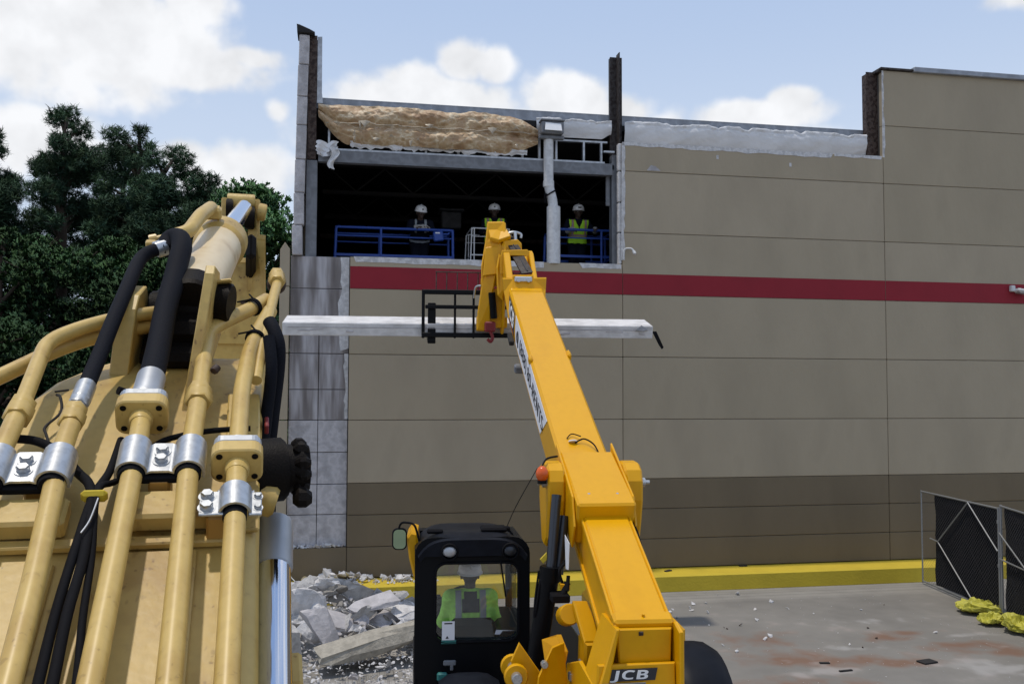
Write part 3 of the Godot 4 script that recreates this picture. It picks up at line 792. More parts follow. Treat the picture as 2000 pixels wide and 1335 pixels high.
	b = MB.new(); b.tube(MB.rounded([Vector3(-0.10, 2.44, 0), Vector3(-0.10, 1.52, 0), Vector3(-0.02, 1.26, 0), Vector3(0.0, 1.0, 0)], 0.16), 0.095, 20); obj("upper_pipe", b, M.white_pipe, rp)
	b = MB.new(); b.cyl(Vector3(0, 0.0, 0), Vector3(0, 1.12, 0), 0.132, 24, 0.008); obj("lower_pipe", b, M.white_pipe, rp)
	b = MB.new(); b.cyl(Vector3(-0.10, 1.50, 0), Vector3(-0.10, 1.62, 0), 0.108, 20, 0.004); obj("collar", b, M.white_pipe, rp)
	b = MB.new(); b.cyl(Vector3(-0.065, 1.39, 0), Vector3(-0.05, 1.365, 0), 0.118, 20, 0.004); b.tube([Vector3(-0.18, 1.40, 0.02), Vector3(-0.19, 1.28, 0.04), Vector3(-0.17, 1.17, 0.05)], 0.011, 6); b.tube([Vector3(-0.15, 1.36, 0.04), Vector3(-0.16, 1.26, 0.05)], 0.012, 6); obj("strap", b, M.rubber, rp)

func y_of(v: float) -> float:
	return 9.1 - 0.5 * v

# ---------------------------------------------------------------- lifts
func scissor_lift(at: Vector3, w: float, d: float, deck: float, m: Material, label: String, mids: Array, rr := 0.028) -> Node3D:
	var t := thing("scissor_lift", label, "scissor lift", at, 0.0)
	var b := MB.new(); b.box(Vector3(0, deck - 0.09, 0), Vector3(w, 0.16, d), 0.01); obj("platform", b, m, t)
	for z in [d * 0.5 - 0.03, -d * 0.5 + 0.03]:
		b = MB.new()
		b.path([Vector3(-w * 0.5 - 0.02, deck, z), Vector3(-w * 0.5 + 0.02, deck + 1.17, z), Vector3(w * 0.5 - 0.02, deck + 1.17, z), Vector3(w * 0.5, deck, z)], rr, 10, 0.04)
		b.tube([Vector3(-w * 0.5 + 0.02, deck + 1.0 , z), Vector3(w * 0.5 - 0.02, deck + 1.0, z)], rr * 0.6, 8)
		b.box(Vector3(0, deck + 0.62, z), Vector3(w, rr * 1.9, 0.03), 0.004)
		for x in mids: b.tube([Vector3(x, deck, z), Vector3(x, deck + 1.17, z)], rr * 0.93, 10)
		obj("guard_rail", b, m, t)
	for x in [-w * 0.5 + 0.02, w * 0.5 - 0.02]:
		for y in [1.17, 0.62]:
			b = MB.new(); b.tube([Vector3(x, deck + y, -d * 0.5 + 0.03), Vector3(x, deck + y, d * 0.5 - 0.03)], rr * 0.85, 8); obj("end_rail", b, m, t)
	var n := 4
	for i in n:
		var y0 := 0.55 + (deck - 0.75) * i / n; var y1 := 0.55 + (deck - 0.75) * (i + 1) / n
		for z in [-d * 0.36, d * 0.36]:
			b = MB.new()
			b.bar(Vector3(-w * 0.4, y0, z), Vector3(w * 0.4, y1, z), 0.05, 0.09); b.bar(Vector3(w * 0.4, y0, z * 0.86), Vector3(-w * 0.4, y1, z * 0.86), 0.05, 0.09)
			obj("scissor_arm", b, m, t)
	b = MB.new(); b.box(Vector3(0, 0.34, 0), Vector3(w, 0.40, d * 0.9), 0.03); obj("chassis", b, m, t)
	for x in [-w * 0.36, w * 0.36]:
		for z in [-d * 0.42, d * 0.42]:
			b = MB.new(); b.cyl(Vector3(x, 0.18, z - 0.07), Vector3(x, 0.18, z + 0.07), 0.18, 18, 0.02); obj("wheel", b, M.rubber, t)
	return t

func build_platforms() -> void:
	scissor_lift(Vector3(1.07, 0.31, -1.62), 2.36, 0.84, 5.48, M.blue_steel, "long blue guard-railed work lift on the left behind the sill", [-0.28])
	scissor_lift(Vector3(4.95, 0.31, -1.45), 1.36, 0.84, 5.56, M.blue_steel, "blue guard-railed work lift half hidden behind the rain pipe", [0.36])
	scissor_lift(Vector3(3.02, 0.31, -1.70), 0.82, 0.9, 5.56, M.white_paint, "white railed work lift partly hidden behind the raised yellow boom", [-0.34], 0.014)
	# blue box hung on the rail
	var bx := thing("control_box", "small blue control box hung on the rail of the left blue lift", "box", Vector3(1.93, 6.70, -1.15))
	var b := MB.new(); b.box(Vector3(0, 0.12, 0), Vector3(0.2, 0.2, 0.12), 0.02, Basis(Vector3.BACK, 0.14)); obj("case", b, M.blue_steel, bx)
	b = MB.new(); b.box(Vector3(-0.02, 0.18, 0.064), Vector3(0.09, 0.025, 0.006)); obj("label_plate", b, M.paper, bx)
	b = MB.new(); b.tube([Vector3(0.1, 0.17, 0), Vector3(0.2, 0.17, 0.0), Vector3(0.22, 0.2, 0)], 0.02, 8); obj("handle", b, M.blue_steel, bx)

# ---------------------------------------------------------------- lettering
func lettering(called: String, text: String, size: float, m: Material, parent: Node, t: Transform3D, weight := 700, thick := 0.004, width_scale := 1.0, slant := 0.0) -> MeshInstance3D:
	var tm := TextMesh.new()
	var f := SystemFont.new(); f.font_names = PackedStringArray(["Droid Sans"]); f.font_weight = weight
	tm.font = f; tm.text = text; tm.font_size = 64; tm.pixel_size = size / 46.0; tm.depth = thick
	var o := put(called, tm, m, parent, t * Transform3D(Basis(Vector3(width_scale, 0, 0), Vector3(slant, 1, 0), Vector3(0, 0, 1)), Vector3.ZERO))
	return o

# ---------------------------------------------------------------- the telehandler (x right, y up, z towards its tail)
func build_telehandler() -> void:
	var t := thing("telehandler", "yellow telescopic handler with black cab, boom raised towards the open wall", "telehandler", Vector3(1.943, 0, 8.166), deg_to_rad(-4.23))
	var b := MB.new()
	# --- boom, outer tube
	var A := Vector3(0.46, 2.045, 2.50); var B := Vector3(0.487, 3.08, 0.06)
	var dir := (B - A).normalized(); var upn := dir.cross(Vector3.RIGHT).normalized()
	if upn.y < 0: upn = -upn
	b.bar(A - upn * 0.25, B - upn * 0.25, 0.415, 0.50, 0.025, upn)
	var tube_ := obj("outer_boom", b, M.jcb, t)
	for q in [[-0.212, 0.035, 0.022], [0.212, 0.035, 0.022], [-0.2, 0.40, 0.05]]:
		b = MB.new(); b.bar(A + Vector3(q[0], 0, 0) - upn * q[1], A + (B - A) * 0.98 + Vector3(q[0], 0, 0) - upn * q[1], q[2], 0.05, 0.006, upn); obj("weld_strip", b, M.jcb, tube_)
	b = MB.new(); b.bar(A + dir * 0.0 - upn * 0.01, A + dir * 0.13 - upn * 0.01, 0.45, 0.07, 0.02, upn); b.cyl(A + upn * 0.03 + dir * 0.06, A + upn * 0.045 + dir * 0.06, 0.012, 8); obj("tail_lip", b, M.jcb, tube_)
	# --- boom, inner tube
	var C := Vector3(0.465, 3.135, 0.06); var D := Vector3(0.44, 5.25, -4.26)
	var dir2 := (D - C).normalized(); var up2 := dir2.cross(Vector3.RIGHT).normalized()
	if up2.y < 0: up2 = -up2
	b = MB.new(); b.bar(C - up2 * 0.235 - dir2 * 0.4, D - up2 * 0.235, 0.505, 0.47, 0.028, up2)
	var inner := obj("inner_boom", b, M.jcb, t)
	b = MB.new(); b.bar(D - up2 * 0.012 - dir2 * 0.16, D - up2 * 0.012 - dir2 * 0.13, 0.46, 0.04, 0.004, up2); obj("end_strip", b, M.jcb, inner)
	b = MB.new()
	b.box(C.lerp(D, 0.47) + Vector3(-0.245, -0.02, 0), Vector3(0.05, 0.1, 0.14), 0.02, Basis(Vector3.RIGHT, 0.45)); obj("wear_pad_lug", b, M.jcb, inner)
	b = MB.new(); b.box(C.lerp(D, 0.5) + Vector3(0.25, -0.02, 0), Vector3(0.05, 0.1, 0.16), 0.02, Basis(Vector3.RIGHT, 0.45)); obj("wear_pad_lug", b, M.jcb, inner)
	# hole with a loop of hose on the top plate
	b = MB.new(); b.tube([C.lerp(D, 0.035) + Vector3(-0.07, 0.012, 0), C.lerp(D, 0.036) + Vector3(-0.07, 0.022, 0)], 0.045, 16); obj("cover_plug", b, M.paper, inner)
	b = MB.new(); b.tube(MB.spline([C.lerp(D, 0.05) + Vector3(-0.12, 0.012, 0), C.lerp(D, 0.062) + Vector3(-0.06, 0.03, 0), C.lerp(D, 0.045) + Vector3(0.02, 0.045, 0)], 6), 0.006, 6)
	b.tube(MB.spline([C.lerp(D, 0.03) + Vector3(-0.05, 0.015, 0), C.lerp(D, 0.032) + Vector3(0.04, 0.05, 0), C.lerp(D, 0.01) + Vector3(0.12, 0.05, 0), C.lerp(D, -0.012) + Vector3(0.155, 0.01, 0)], 6), 0.008, 6); obj("hose_loop", b, M.rubber, inner)
	# --- collar where the tubes meet, with its side cheeks
	b = MB.new()
	b.bar(Vector3(0.477, 2.765 - 0.2, 1.09), Vector3(0.466, 3.165 - 0.2, 0.16), 0.53, 0.40, 0.02, upn)
	var collar := obj("collar", b, M.jcb, t)
	b = MB.new()
	b.slab([Vector3(0.205, 3.22, 0.12), Vector3(0.205, 2.80, 1.02), Vector3(0.205, 2.55, 1.12), Vector3(0.205, 2.35, 1.0), Vector3(0.205, 2.75, 0.1)], Vector3(-0.02, 0, 0), 0.005)
	obj("side_plate", b, M.jcb, collar)
	b = MB.new()
	b.slab([Vector3(0.735, 3.22, 0.12), Vector3(0.735, 2.80, 1.02), Vector3(0.735, 2.55, 1.12), Vector3(0.735, 2.35, 1.0), Vector3(0.735, 2.75, 0.1)], Vector3(0.02, 0, 0), 0.005)
	obj("side_plate", b, M.jcb, collar)
	var cheek := [Vector2(0.15, 3.02), Vector2(0.40, 3.07), Vector2(0.56, 3.06), Vector2(0.66, 3.00), Vector2(0.70, 2.90), Vector2(0.70, 2.72), Vector2(0.64, 2.52), Vector2(0.58, 2.36), Vector2(0.44, 2.27), Vector2(0.28, 2.30), Vector2(0.12, 2.70)]
	for sx in [[0.185, -0.165], [0.755, 0.165]]:
		var pts := []
		for q in cheek: pts.push_back(Vector3(sx[0], q.y, q.x))
		b = MB.new(); b.slab(pts, Vector3(sx[1], 0, 0), 0.02)
		var ck := obj("cheek", b, M.jcb, collar)
		b = MB.new(); b.cyl(Vector3(sx[0] + sx[1] * 0.9, 2.88, 0.60), Vector3(sx[0] + sx[1] * 1.25, 2.88, 0.60), 0.045, 14, 0.008); b.cyl(Vector3(sx[0] + sx[1] * 1.2, 2.88, 0.60), Vector3(sx[0] + sx[1] * 1.5, 2.88, 0.60), 0.022, 6); obj("pin", b, M.zinc, ck)
	for sx in [-0.13, 0.13]:
		b = MB.new(); b.cyl(Vector3(0.475 + sx, 2.80, 1.0), Vector3(0.475 + sx, 2.822, 0.985), 0.017, 10, 0.003); obj("bolt", b, M.zinc, collar)
	# --- beacon
	b = MB.new(); b.ball(Vector3(-0.03, 2.97, 0.66), Vector3(0.06, 0.075, 0.06), 8); obj("beacon", b, M.amber, t)
	b = MB.new(); b.tube(MB.spline([Vector3(-0.03, 3.03, 0.62), Vector3(0.03, 3.10, 0.55), Vector3(0.14, 3.12, 0.5)], 5), 0.010, 6); b.cyl(Vector3(-0.03, 2.88, 0.66), Vector3(-0.03, 2.91, 0.66), 0.045, 12); obj("beacon_base", b, M.black_paint, t)
	b = MB.new(); b.tube(MB.spline([Vector3(0.70, 2.64, 1.02), Vector3(0.745, 2.50, 1.15), Vector3(0.735, 2.30, 1.45)], 5), 0.011, 6); b.cyl(Vector3(0.70, 2.64, 1.04), Vector3(0.70, 2.66, 1.08), 0.02, 8); obj("hose", b, M.rubber, t)
	# --- sign along the left side of the inner tube
	var side := dir2
	var nrm := Vector3(-1, 0, 0)
	var s0 := Vector3(0.440 - 0.2535 + 0.011, 3.40, -0.70) - up2 * 0.02
	var face := Basis(-dir2, up2.normalized(), nrm).orthonormalized()     # text reads down the boom
	b = MB.new()
	var p0 := C - up2 * 0.235
	var Q := func(along: float, h: float) -> Vector3: return p0 + dir2 * along + up2 * h + Vector3(-0.2535, 0, 0)
	b.slab([Q.call(0.72, 0.19), Q.call(3.78, 0.20), Q.call(3.78, -0.03), Q.call(3.65, -0.17), Q.call(1.1, -0.17)], Vector3(-0.004, 0, 0))
	var sign_ := obj("phone_sign", b, M.paper, inner)
	var fb := Basis(-dir2, up2, Vector3(-1, 0, 0))
	var right_of := Vector3(-1, 0, 0)
	# a frame whose x runs down the boom, y up its side, z out of the side
	var base := Basis(-dir2, up2, (-dir2).cross(up2))
	lettering("sign_text", "(888) 80-RENTS", 0.17, M.print, sign_, Transform3D(base, Q.call(2.08, 0.01) + Vector3(-0.007, 0, 0)), 400, 0.004, 1.42)
	b = MB.new()
	var ring := []
	for i in 25: ring.push_back(Q.call(3.45 + 0.075 * sin(TAU * i / 24.0), 0.01 + 0.075 * cos(TAU * i / 24.0)) + Vector3(-0.006, 0, 0))
	b.tube(ring, 0.012, 6); b.tube([Q.call(3.40, -0.03) + Vector3(-0.006, 0, 0), Q.call(3.35, -0.10) + Vector3(-0.006, 0, 0)], 0.012, 6)
	obj("sign_emblem", b, M.print, sign_)
	# maker's plate near the boom end: white letters edged in red on black
	b = MB.new(); b.slab([Q.call(3.95, 0.16), Q.call(4.66, 0.16), Q.call(4.62, -0.14), Q.call(3.91, -0.14)], Vector3(-0.004, 0, 0)); var plate := obj("maker_plate", b, M.print, inner)
	lettering("maker_letters", "JCB", 0.23, M.print_white, plate, Transform3D(base, Q.call(4.27, 0.01) + Vector3(-0.008, 0, 0)), 800, 0.005, 1.25, 0.22)
	b = MB.new(); b.slab([Q.call(3.93, -0.145), Q.call(4.64, -0.145), Q.call(4.635, -0.165), Q.call(3.925, -0.165)], Vector3(-0.006, 0, 0)); obj("red_line", b, M.red_paint, plate)
	b = MB.new(); b.bar(Q.call(3.70, -0.19) + Vector3(-0.05, 0, 0), Q.call(3.98, -0.17) + Vector3(-0.05, 0, 0), 0.07, 0.07, 0.012, up2); obj("hose_guide", b, M.dark_steel, inner)
	b = MB.new(); b.box(Q.call(3.12, -0.30) + Vector3(0.0, 0, 0), Vector3(0.14, 0.11, 0.12), 0.02, Basis(Vector3.RIGHT, 0.4)); b.box(Q.call(3.12, -0.26) + Vector3(0.08, 0, 0), Vector3(0.14, 0.03, 0.05), 0.01); obj("work_lamp", b, M.steel_grey, inner)
	# --- boom end: collar, two short sections, hose chain, drop nose
	b = MB.new()
	b.slab([Vector3(0.10, 5.385, -4.30), Vector3(0.245, 5.39, -4.30), Vector3(0.25, 5.435, -4.30), Vector3(0.555, 5.44, -4.30), Vector3(0.56, 5.40, -4.30), Vector3(0.755, 5.405, -4.30), Vector3(0.745, 5.23, -4.30), Vector3(0.70, 4.82, -4.12), Vector3(0.17, 4.78, -4.12), Vector3(0.12, 5.2, -4.30)], Vector3(0, 0.02, -0.09), 0.01)
	obj("end_collar", b, M.jcb, t)
	b = MB.new(); b.box(Vector3(0.405, 5.375, -4.285), Vector3(0.26, 0.08, 0.05), 0.012); b.cyl(Vector3(0.33, 5.36, -4.27), Vector3(0.33, 5.36, -4.235), 0.03, 10); b.cyl(Vector3(0.48, 5.36, -4.27), Vector3(0.48, 5.36, -4.235), 0.03, 10); obj("hose_fitting", b, M.zinc, t)
	var E0 := D + Vector3(0, 0, 0)
	b = MB.new(); b.bar(E0 - up2 * 0.25 - dir2 * 0.1, E0 - up2 * 0.22 + dir2 * 0.62, 0.40, 0.36, 0.02, up2)
	obj("third_section", b, M.jcb, t)
	b = MB.new()
	for sx in [[0.16, 0.10], [0.555, 0.07]]: b.slab([Vector3(sx[0], 5.40, -4.34), Vector3(sx[0], 5.84, -4.78), Vector3(sx[0], 5.90, -4.92), Vector3(sx[0], 5.70, -4.98), Vector3(sx[0], 5.2, -4.6)], Vector3(sx[1], 0, 0), 0.012)
	b.slab([Vector3(0.12, 5.79, -4.80), Vector3(0.14, 5.88, -4.80), Vector3(0.53, 5.90, -4.80), Vector3(0.61, 5.82, -4.80), Vector3(0.62, 5.62, -4.80), Vector3(0.57, 5.56, -4.80), Vector3(0.50, 5.80, -4.80), Vector3(0.24, 5.80, -4.80), Vector3(0.20, 5.5, -4.80), Vector3(0.12, 5.52, -4.80)], Vector3(0, 0.01, -0.06), 0.008)
	b.slab([Vector3(0.15, 5.98, -4.96), Vector3(0.18, 6.06, -4.96), Vector3(0.40, 6.08, -4.96), Vector3(0.46, 6.02, -4.96), Vector3(0.47, 5.86, -4.96), Vector3(0.15, 5.84, -4.96)], Vector3(0, 0.01, -0.07), 0.01)
	b.bar(Vector3(0.46, 5.62, -4.70), Vector3(0.50, 5.88, -4.98), 0.12, 0.12, 0.02, up2)
	obj("head_frame", b, M.jcb, t)
	b = MB.new(); b.slab([Vector3(0.40, 5.46, -4.46), Vector3(0.57, 5.49, -4.46), Vector3(0.47, 5.83, -4.88), Vector3(0.29, 5.81, -4.88)], Vector3(0, 0.02, 0.02), 0.004); b.slab([Vector3(0.29, 5.88, -4.90), Vector3(0.45, 5.89, -4.90), Vector3(0.32, 6.16, -5.14), Vector3(0.17, 6.14, -5.14)], Vector3(0, 0.02, 0.02), 0.004)
	var chain := obj("hose_chain", b, M.steel_dark, t)
	b = MB.new(); b.bar(Vector3(0.49, 5.52, -4.47), Vector3(0.39, 5.82, -4.86), 0.024, 0.03, 0.004, up2); b.bar(Vector3(0.37, 5.92, -4.90), Vector3(0.25, 6.15, -5.12), 0.02, 0.03, 0.004, up2); obj("chain_groove", b, M.print, chain)
	b = MB.new(); b.tube(MB.spline([Vector3(0.27, 6.19, -5.06), Vector3(0.36, 6.21, -5.06), Vector3(0.46, 6.18, -5.06), Vector3(0.46, 6.12, -5.06)], 4), 0.022, 8); b.cyl(Vector3(0.37, 6.02, -5.0), Vector3(0.37, 6.2, -5.05), 0.028, 10); obj("hose_elbow", b, M.zinc, t)
	# drop nose: two cheek plates, a cross tube, back plate
	var nose := [Vector2(6.37, -5.10), Vector2(6.40, -5.30), Vector2(6.1, -5.38), Vector2(5.5, -5.42), Vector2(4.66, -5.36), Vector2(4.62, -5.22), Vector2(4.72, -5.08), Vector2(5.10, -4.98), Vector2(5.55, -4.86), Vector2(5.95, -4.92)]
	for sx in [[0.17, 0.05, 0.0]]:
		var pts := []
		for q in nose: pts.push_back(Vector3(sx[0] + (5.6 - q.x) * -0.09 * (1.0 if sx[0] < 0 else 0.1), q.x, q.y))
		b = MB.new(); b.slab(pts, Vector3(sx[1], 0, 0), 0.015); obj("nose_cheek", b, M.jcb, t)
	b = MB.new()
	b.slab([Vector3(-0.062, 6.37, -5.22), Vector3(0.20, 6.38, -5.22), Vector3(0.29, 6.13, -4.93), Vector3(0.10, 6.06, -4.90), Vector3(-0.03, 6.10, -4.93)], Vector3(0, -0.05, -0.05), 0.01)
	b.slab([Vector3(-0.16, 5.35, -5.06), Vector3(0.20, 5.3, -5.06), Vector3(0.20, 4.72, -5.10), Vector3(-0.21, 4.70, -5.10)], Vector3(0, 0, -0.05), 0.01)
	b.slab([Vector3(-0.10, 5.95, -5.0), Vector3(0.17, 6.0, -5.0), Vector3(0.18, 5.55, -4.95), Vector3(-0.14, 5.50, -4.95)], Vector3(0, 0, -0.05), 0.01)
	b.cyl(Vector3(-0.22, 4.80, -5.2), Vector3(0.26, 4.80, -5.2), 0.09, 18, 0.01); b.cyl(Vector3(-0.16, 5.42, -5.12), Vector3(0.24, 5.42, -5.12), 0.07, 16, 0.01)
	b.slab([Vector3(-0.062, 6.375, -5.10), Vector3(0.20, 6.385, -5.10), Vector3(0.235, 6.2, -5.04), Vector3(0.15, 6.05, -5.0), Vector3(0.19, 5.82, -4.98), Vector3(0.09, 5.6, -4.98), Vector3(0.0, 5.15, -5.0), Vector3(-0.02, 4.66, -5.08), Vector3(-0.23, 4.665, -5.08), Vector3(-0.216, 4.945, -5.06), Vector3(-0.16, 5.35, -5.02), Vector3(-0.165, 5.667, -5.02), Vector3(-0.10, 6.05, -5.06)], Vector3(0.02, 0, -0.24), 0.02)
	b.slab([Vector3(0.06, 5.62, -4.86), Vector3(0.10, 5.85, -4.9), Vector3(0.16, 5.8, -4.9), Vector3(0.2, 5.3, -4.84), Vector3(0.16, 5.12, -4.84), Vector3(0.08, 5.2, -4.84)], Vector3(0.0, 0.0, -0.12), 0.02)
	obj("nose", b, M.jcb, t)
	b = MB.new(); b.cyl(Vector3(0.0, 5.25, -4.98), Vector3(0.04, 4.85, -5.04), 0.055, 14, 0.006); obj("tilt_ram", b, M.black_paint, t)
	b = MB.new(); b.tube(MB.spline([Vector3(-0.26, 5.18, -5.2), Vector3(-0.24, 5.34, -5.12), Vector3(-0.16, 5.36, -5.05)], 5), 0.016, 8); obj("nose_hose", b, M.zinc, t)
	b = MB.new(); b.box(Vector3(-0.02, 4.72, -5.06), Vector3(0.17, 0.16, 0.12), 0.02); b.tube(MB.spline([Vector3(-0.02, 4.66, -5.04), Vector3(0.02, 4.56, -5.04), Vector3(-0.01, 4.49, -5.04), Vector3(-0.06, 4.53, -5.04)], 5), 0.026, 8); obj("tow_hook", b, M.red_paint, t)
	# --- fork carriage
	b = MB.new()
	var cx := -0.13; var hw := 0.94
	b.box(Vector3(cx, 5.275, -5.28), Vector3(hw * 2, 0.075, 0.07), 0.012)
	var carr := obj("fork_carriage", b, M.black_paint, t)
	b = MB.new(); b.box(Vector3(cx, 4.60, -5.28), Vector3(hw * 2, 0.075, 0.07), 0.012); obj("carriage_bar", b, M.black_paint, carr)
	b = MB.new(); b.box(Vector3(cx, 5.04, -5.27), Vector3(hw * 2 - 0.1, 0.06, 0.06), 0.01); obj("carriage_bar", b, M.black_paint, carr)
	for x in [cx - hw + 0.02, -0.553, 0.45, cx + hw - 0.02, -0.26]:
		b = MB.new(); b.bar(Vector3(x, 4.55, -5.285), Vector3(x, 5.31, -5.275), 0.05 if absf(x - cx) > 0.85 else 0.036, 0.05, 0.01, Vector3.BACK); obj("upright", b, M.black_paint, carr)
	for i in 10:
		b = MB.new(); var x := cx - 0.72 + i * 0.165; b.tube([Vector3(x, 5.29, -5.30), Vector3(x + 0.004, 5.60, -5.34)], 0.009, 6); obj("guard_rod", b, M.steel_brown, carr)
	b = MB.new(); b.tube([Vector3(cx - 0.73, 5.60, -5.34), Vector3(cx + 0.78, 5.60, -5.34)], 0.011, 6); obj("guard_rod", b, M.steel_brown, carr)
	for x in [-0.915, 0.66]:
		b = MB.new(); b.box(Vector3(x, 4.80, -5.345), Vector3(0.125, 0.62, 0.055), 0.01); b.bar(Vector3(x, 4.49, -5.32), Vector3(x, 4.68, -6.45), 0.125, 0.05, 0.01); obj("fork", b, M.black_paint, carr)
	# --- lift ram beside the boom
	b = MB.new(); b.cyl(Vector3(-0.13, 1.30, 0.93), Vector3(0.00, 2.14, 0.97), 0.088, 20, 0.012); b.cyl(Vector3(-0.005, 2.05, 0.965), Vector3(0.005, 2.18, 0.97), 0.10, 20, 0.012); obj("ram_barrel", b, M.black_paint, t)
	b = MB.new(); b.cyl(Vector3(0.0, 2.10, 0.97), Vector3(0.075, 2.80, 0.86), 0.045, 16); b.cyl(Vector3(0.075, 2.10, 0.92), Vector3(0.15, 2.60, 0.80), 0.05, 16); obj("ram_rod", b, M.rod_dark, t)
	b = MB.new()
	b.tube(MB.spline([Vector3(-0.06, 2.16, 0.95), Vector3(-0.10, 2.02, 1.0), Vector3(-0.13, 1.80, 1.0), Vector3(-0.12, 1.66, 0.95), Vector3(-0.05, 1.70, 0.9)], 5), 0.012, 6)
	b.tube(MB.spline([Vector3(0.02, 2.10, 1.02), Vector3(0.10, 2.22, 1.04), Vector3(0.16, 2.26, 1.0)], 5), 0.011, 6)
	b.tube(MB.spline([Vector3(-0.10, 2.14, 0.95), Vector3(-0.135, 1.9, 0.97), Vector3(-0.15, 1.75, 1.0)], 5), 0.010, 6); obj("ram_hose", b, M.rubber, t)
	b = MB.new(); b.slab([Vector3(-0.09, 2.24, 0.93), Vector3(-0.03, 2.30, 0.93), Vector3(-0.02, 2.24, 0.93), Vector3(-0.06, 2.20, 0.93)], Vector3(0, 0, 0.02), 0.004); obj("yellow_cap", b, M.kerb, t)
	b = MB.new(); b.slab([Vector3(0.12, 2.47, 1.05), Vector3(0.12, 2.43, 1.28), Vector3(0.12, 2.20, 1.24), Vector3(0.12, 2.18, 1.10)], Vector3(-0.004, 0, 0)); obj("warning_label", b, M.paper, t)
	# --- ram bracket on the chassis
	b = MB.new()
	b.slab([Vector3(-0.33, 1.64, 1.38), Vector3(-0.40, 1.49, 1.38), Vector3(-0.36, 1.30, 1.38), Vector3(-0.30, 0.9, 1.38), Vector3(0.0, 0.9, 1.38), Vector3(-0.08, 1.30, 1.38), Vector3(-0.16, 1.40, 1.38)], Vector3(0, 0, 0.035), 0.006)
	for z in [1.22, 1.50]: b.cyl(Vector3(-0.37, 1.40, z), Vector3(-0.37, 1.40, z + 0.05), 0.10, 22, 0.008)
	b.slab([Vector3(-0.05, 1.30, 1.55), Vector3(0.02, 1.58, 1.5), Vector3(-0.02, 1.70, 1.42), Vector3(-0.14, 1.66, 1.40), Vector3(-0.10, 1.30, 1.5)], Vector3(0.05, 0, 0), 0.008)
	b.slab([Vector3(-0.26, 0.9, 1.60), Vector3(-0.20, 1.42, 1.60), Vector3(-0.08, 1.64, 1.55), Vector3(0.03, 1.66, 1.5), Vector3(0.06, 1.3, 1.5), Vector3(0.1, 0.9, 1.6)], Vector3(0, 0, 0.03), 0.008)
	obj("ram_bracket", b, M.jcb, t)
	b = MB.new(); b.cyl(Vector3(-0.37, 1.40, 1.18), Vector3(-0.37, 1.40, 1.62), 0.045, 14, 0.006); b.cyl(Vector3(-0.15, 1.52, 1.6), Vector3(-0.15, 1.52, 1.66), 0.03, 8, 0.004); obj("pivot_pin", b, M.zinc, t)
	# compensation ram housing between bracket and boom
	b = MB.new()
	b.slab([Vector3(0.12, 1.985, 1.42), Vector3(0.245, 1.98, 1.42), Vector3(0.345, 1.69, 1.64), Vector3(0.18, 1.69, 1.64)], Vector3(0, -0.06, -0.05), 0.012)
	b.slab([Vector3(0.18, 1.685, 1.65), Vector3(0.345, 1.685, 1.65), Vector3(0.345, 1.46, 1.62), Vector3(0.18, 1.46, 1.62)], Vector3(0, 0, -0.3), 0.02)
	b.cyl(Vector3(0.10, 1.86, 1.40), Vector3(0.10, 1.80, 1.2), 0.09, 16, 0.01)
	obj("lower_ram", b, M.jcb, t)
	b = MB.new(); b.cyl(Vector3(0.08, 1.95, 1.15), Vector3(0.13, 2.06, 1.1), 0.03, 10); b.cyl(Vector3(0.12, 2.0, 1.15), Vector3(0.14, 2.12, 1.1), 0.018, 8); b.box(Vector3(0.06, 1.94, 1.1), Vector3(0.16, 0.07, 0.2), 0.01); b.tube(MB.spline([Vector3(0.1, 2.02, 1.1), Vector3(0.06, 2.16, 1.1), Vector3(0.12, 2.22, 1.05)], 5), 0.014, 6); obj("valve_block", b, M.rubber, t)
	b = MB.new(); b.slab([Vector3(0.06, 2.06, 1.08), Vector3(0.15, 2.05, 1.08), Vector3(0.15, 2.0, 1.08), Vector3(0.07, 2.0, 1.08)], Vector3(0, 0, 0.05), 0.006); obj("valve_cap", b, M.jcb, t)
	b = MB.new(); b.box(Vector3(0.22, 1.42, 1.45), Vector3(0.10, 0.18, 0.10), 0.02); b.box(Vector3(0.13, 1.36, 1.45), Vector3(0.10, 0.07, 0.08), 0.01); obj("spool_valve", b, M.zinc, t)
	# --- tail: boom end plate, chassis tower with the maker's letters
	b = MB.new()
	b.slab([Vector3(0.245, 2.02, 2.53), Vector3(0.655, 2.02, 2.53), Vector3(0.655, 1.42, 2.47), Vector3(0.30, 1.42, 2.47)], Vector3(0, 0, -0.05), 0.01)
	b.slab([Vector3(0.230, 2.03, 2.57), Vector3(0.262, 2.03, 2.57), Vector3(0.16, 1.58, 2.60), Vector3(0.085, 1.58, 2.60)], Vector3(0, 0, -0.5), 0.01)
	obj("tail_plate", b, M.jcb, t)
	b = MB.new(); b.box(Vector3(0.425, 1.985, 2.532), Vector3(0.035, 0.03, 0.01), 0.004); obj("plug", b, M.steel_brown, t)
	b = MB.new()
	b.slab([Vector3(0.675, 2.02, 2.66), Vector3(0.675, 2.06, 2.52), Vector3(0.675, 2.0, 1.9), Vector3(0.675, 1.4, 1.2), Vector3(0.675, 0.7, 1.2), Vector3(0.675, 0.7, 2.66)], Vector3(0.035, 0, 0), 0.01)
	b.slab([Vector3(0.12, 1.60, 2.50), Vector3(0.12, 1.62, 1.9), Vector3(0.14, 1.4, 1.2), Vector3(0.14, 0.7, 1.2), Vector3(0.14, 0.7, 2.55)], Vector3(-0.035, 0, 0), 0.01)
	b.slab([Vector3(0.10, 1.775, 2.56), Vector3(0.67, 1.78, 2.56), Vector3(0.67, 0.8, 2.62), Vector3(0.05, 0.8, 2.62)], Vector3(0, 0, -0.04), 0.008)
	obj("tail_tower", b, M.jcb, t)
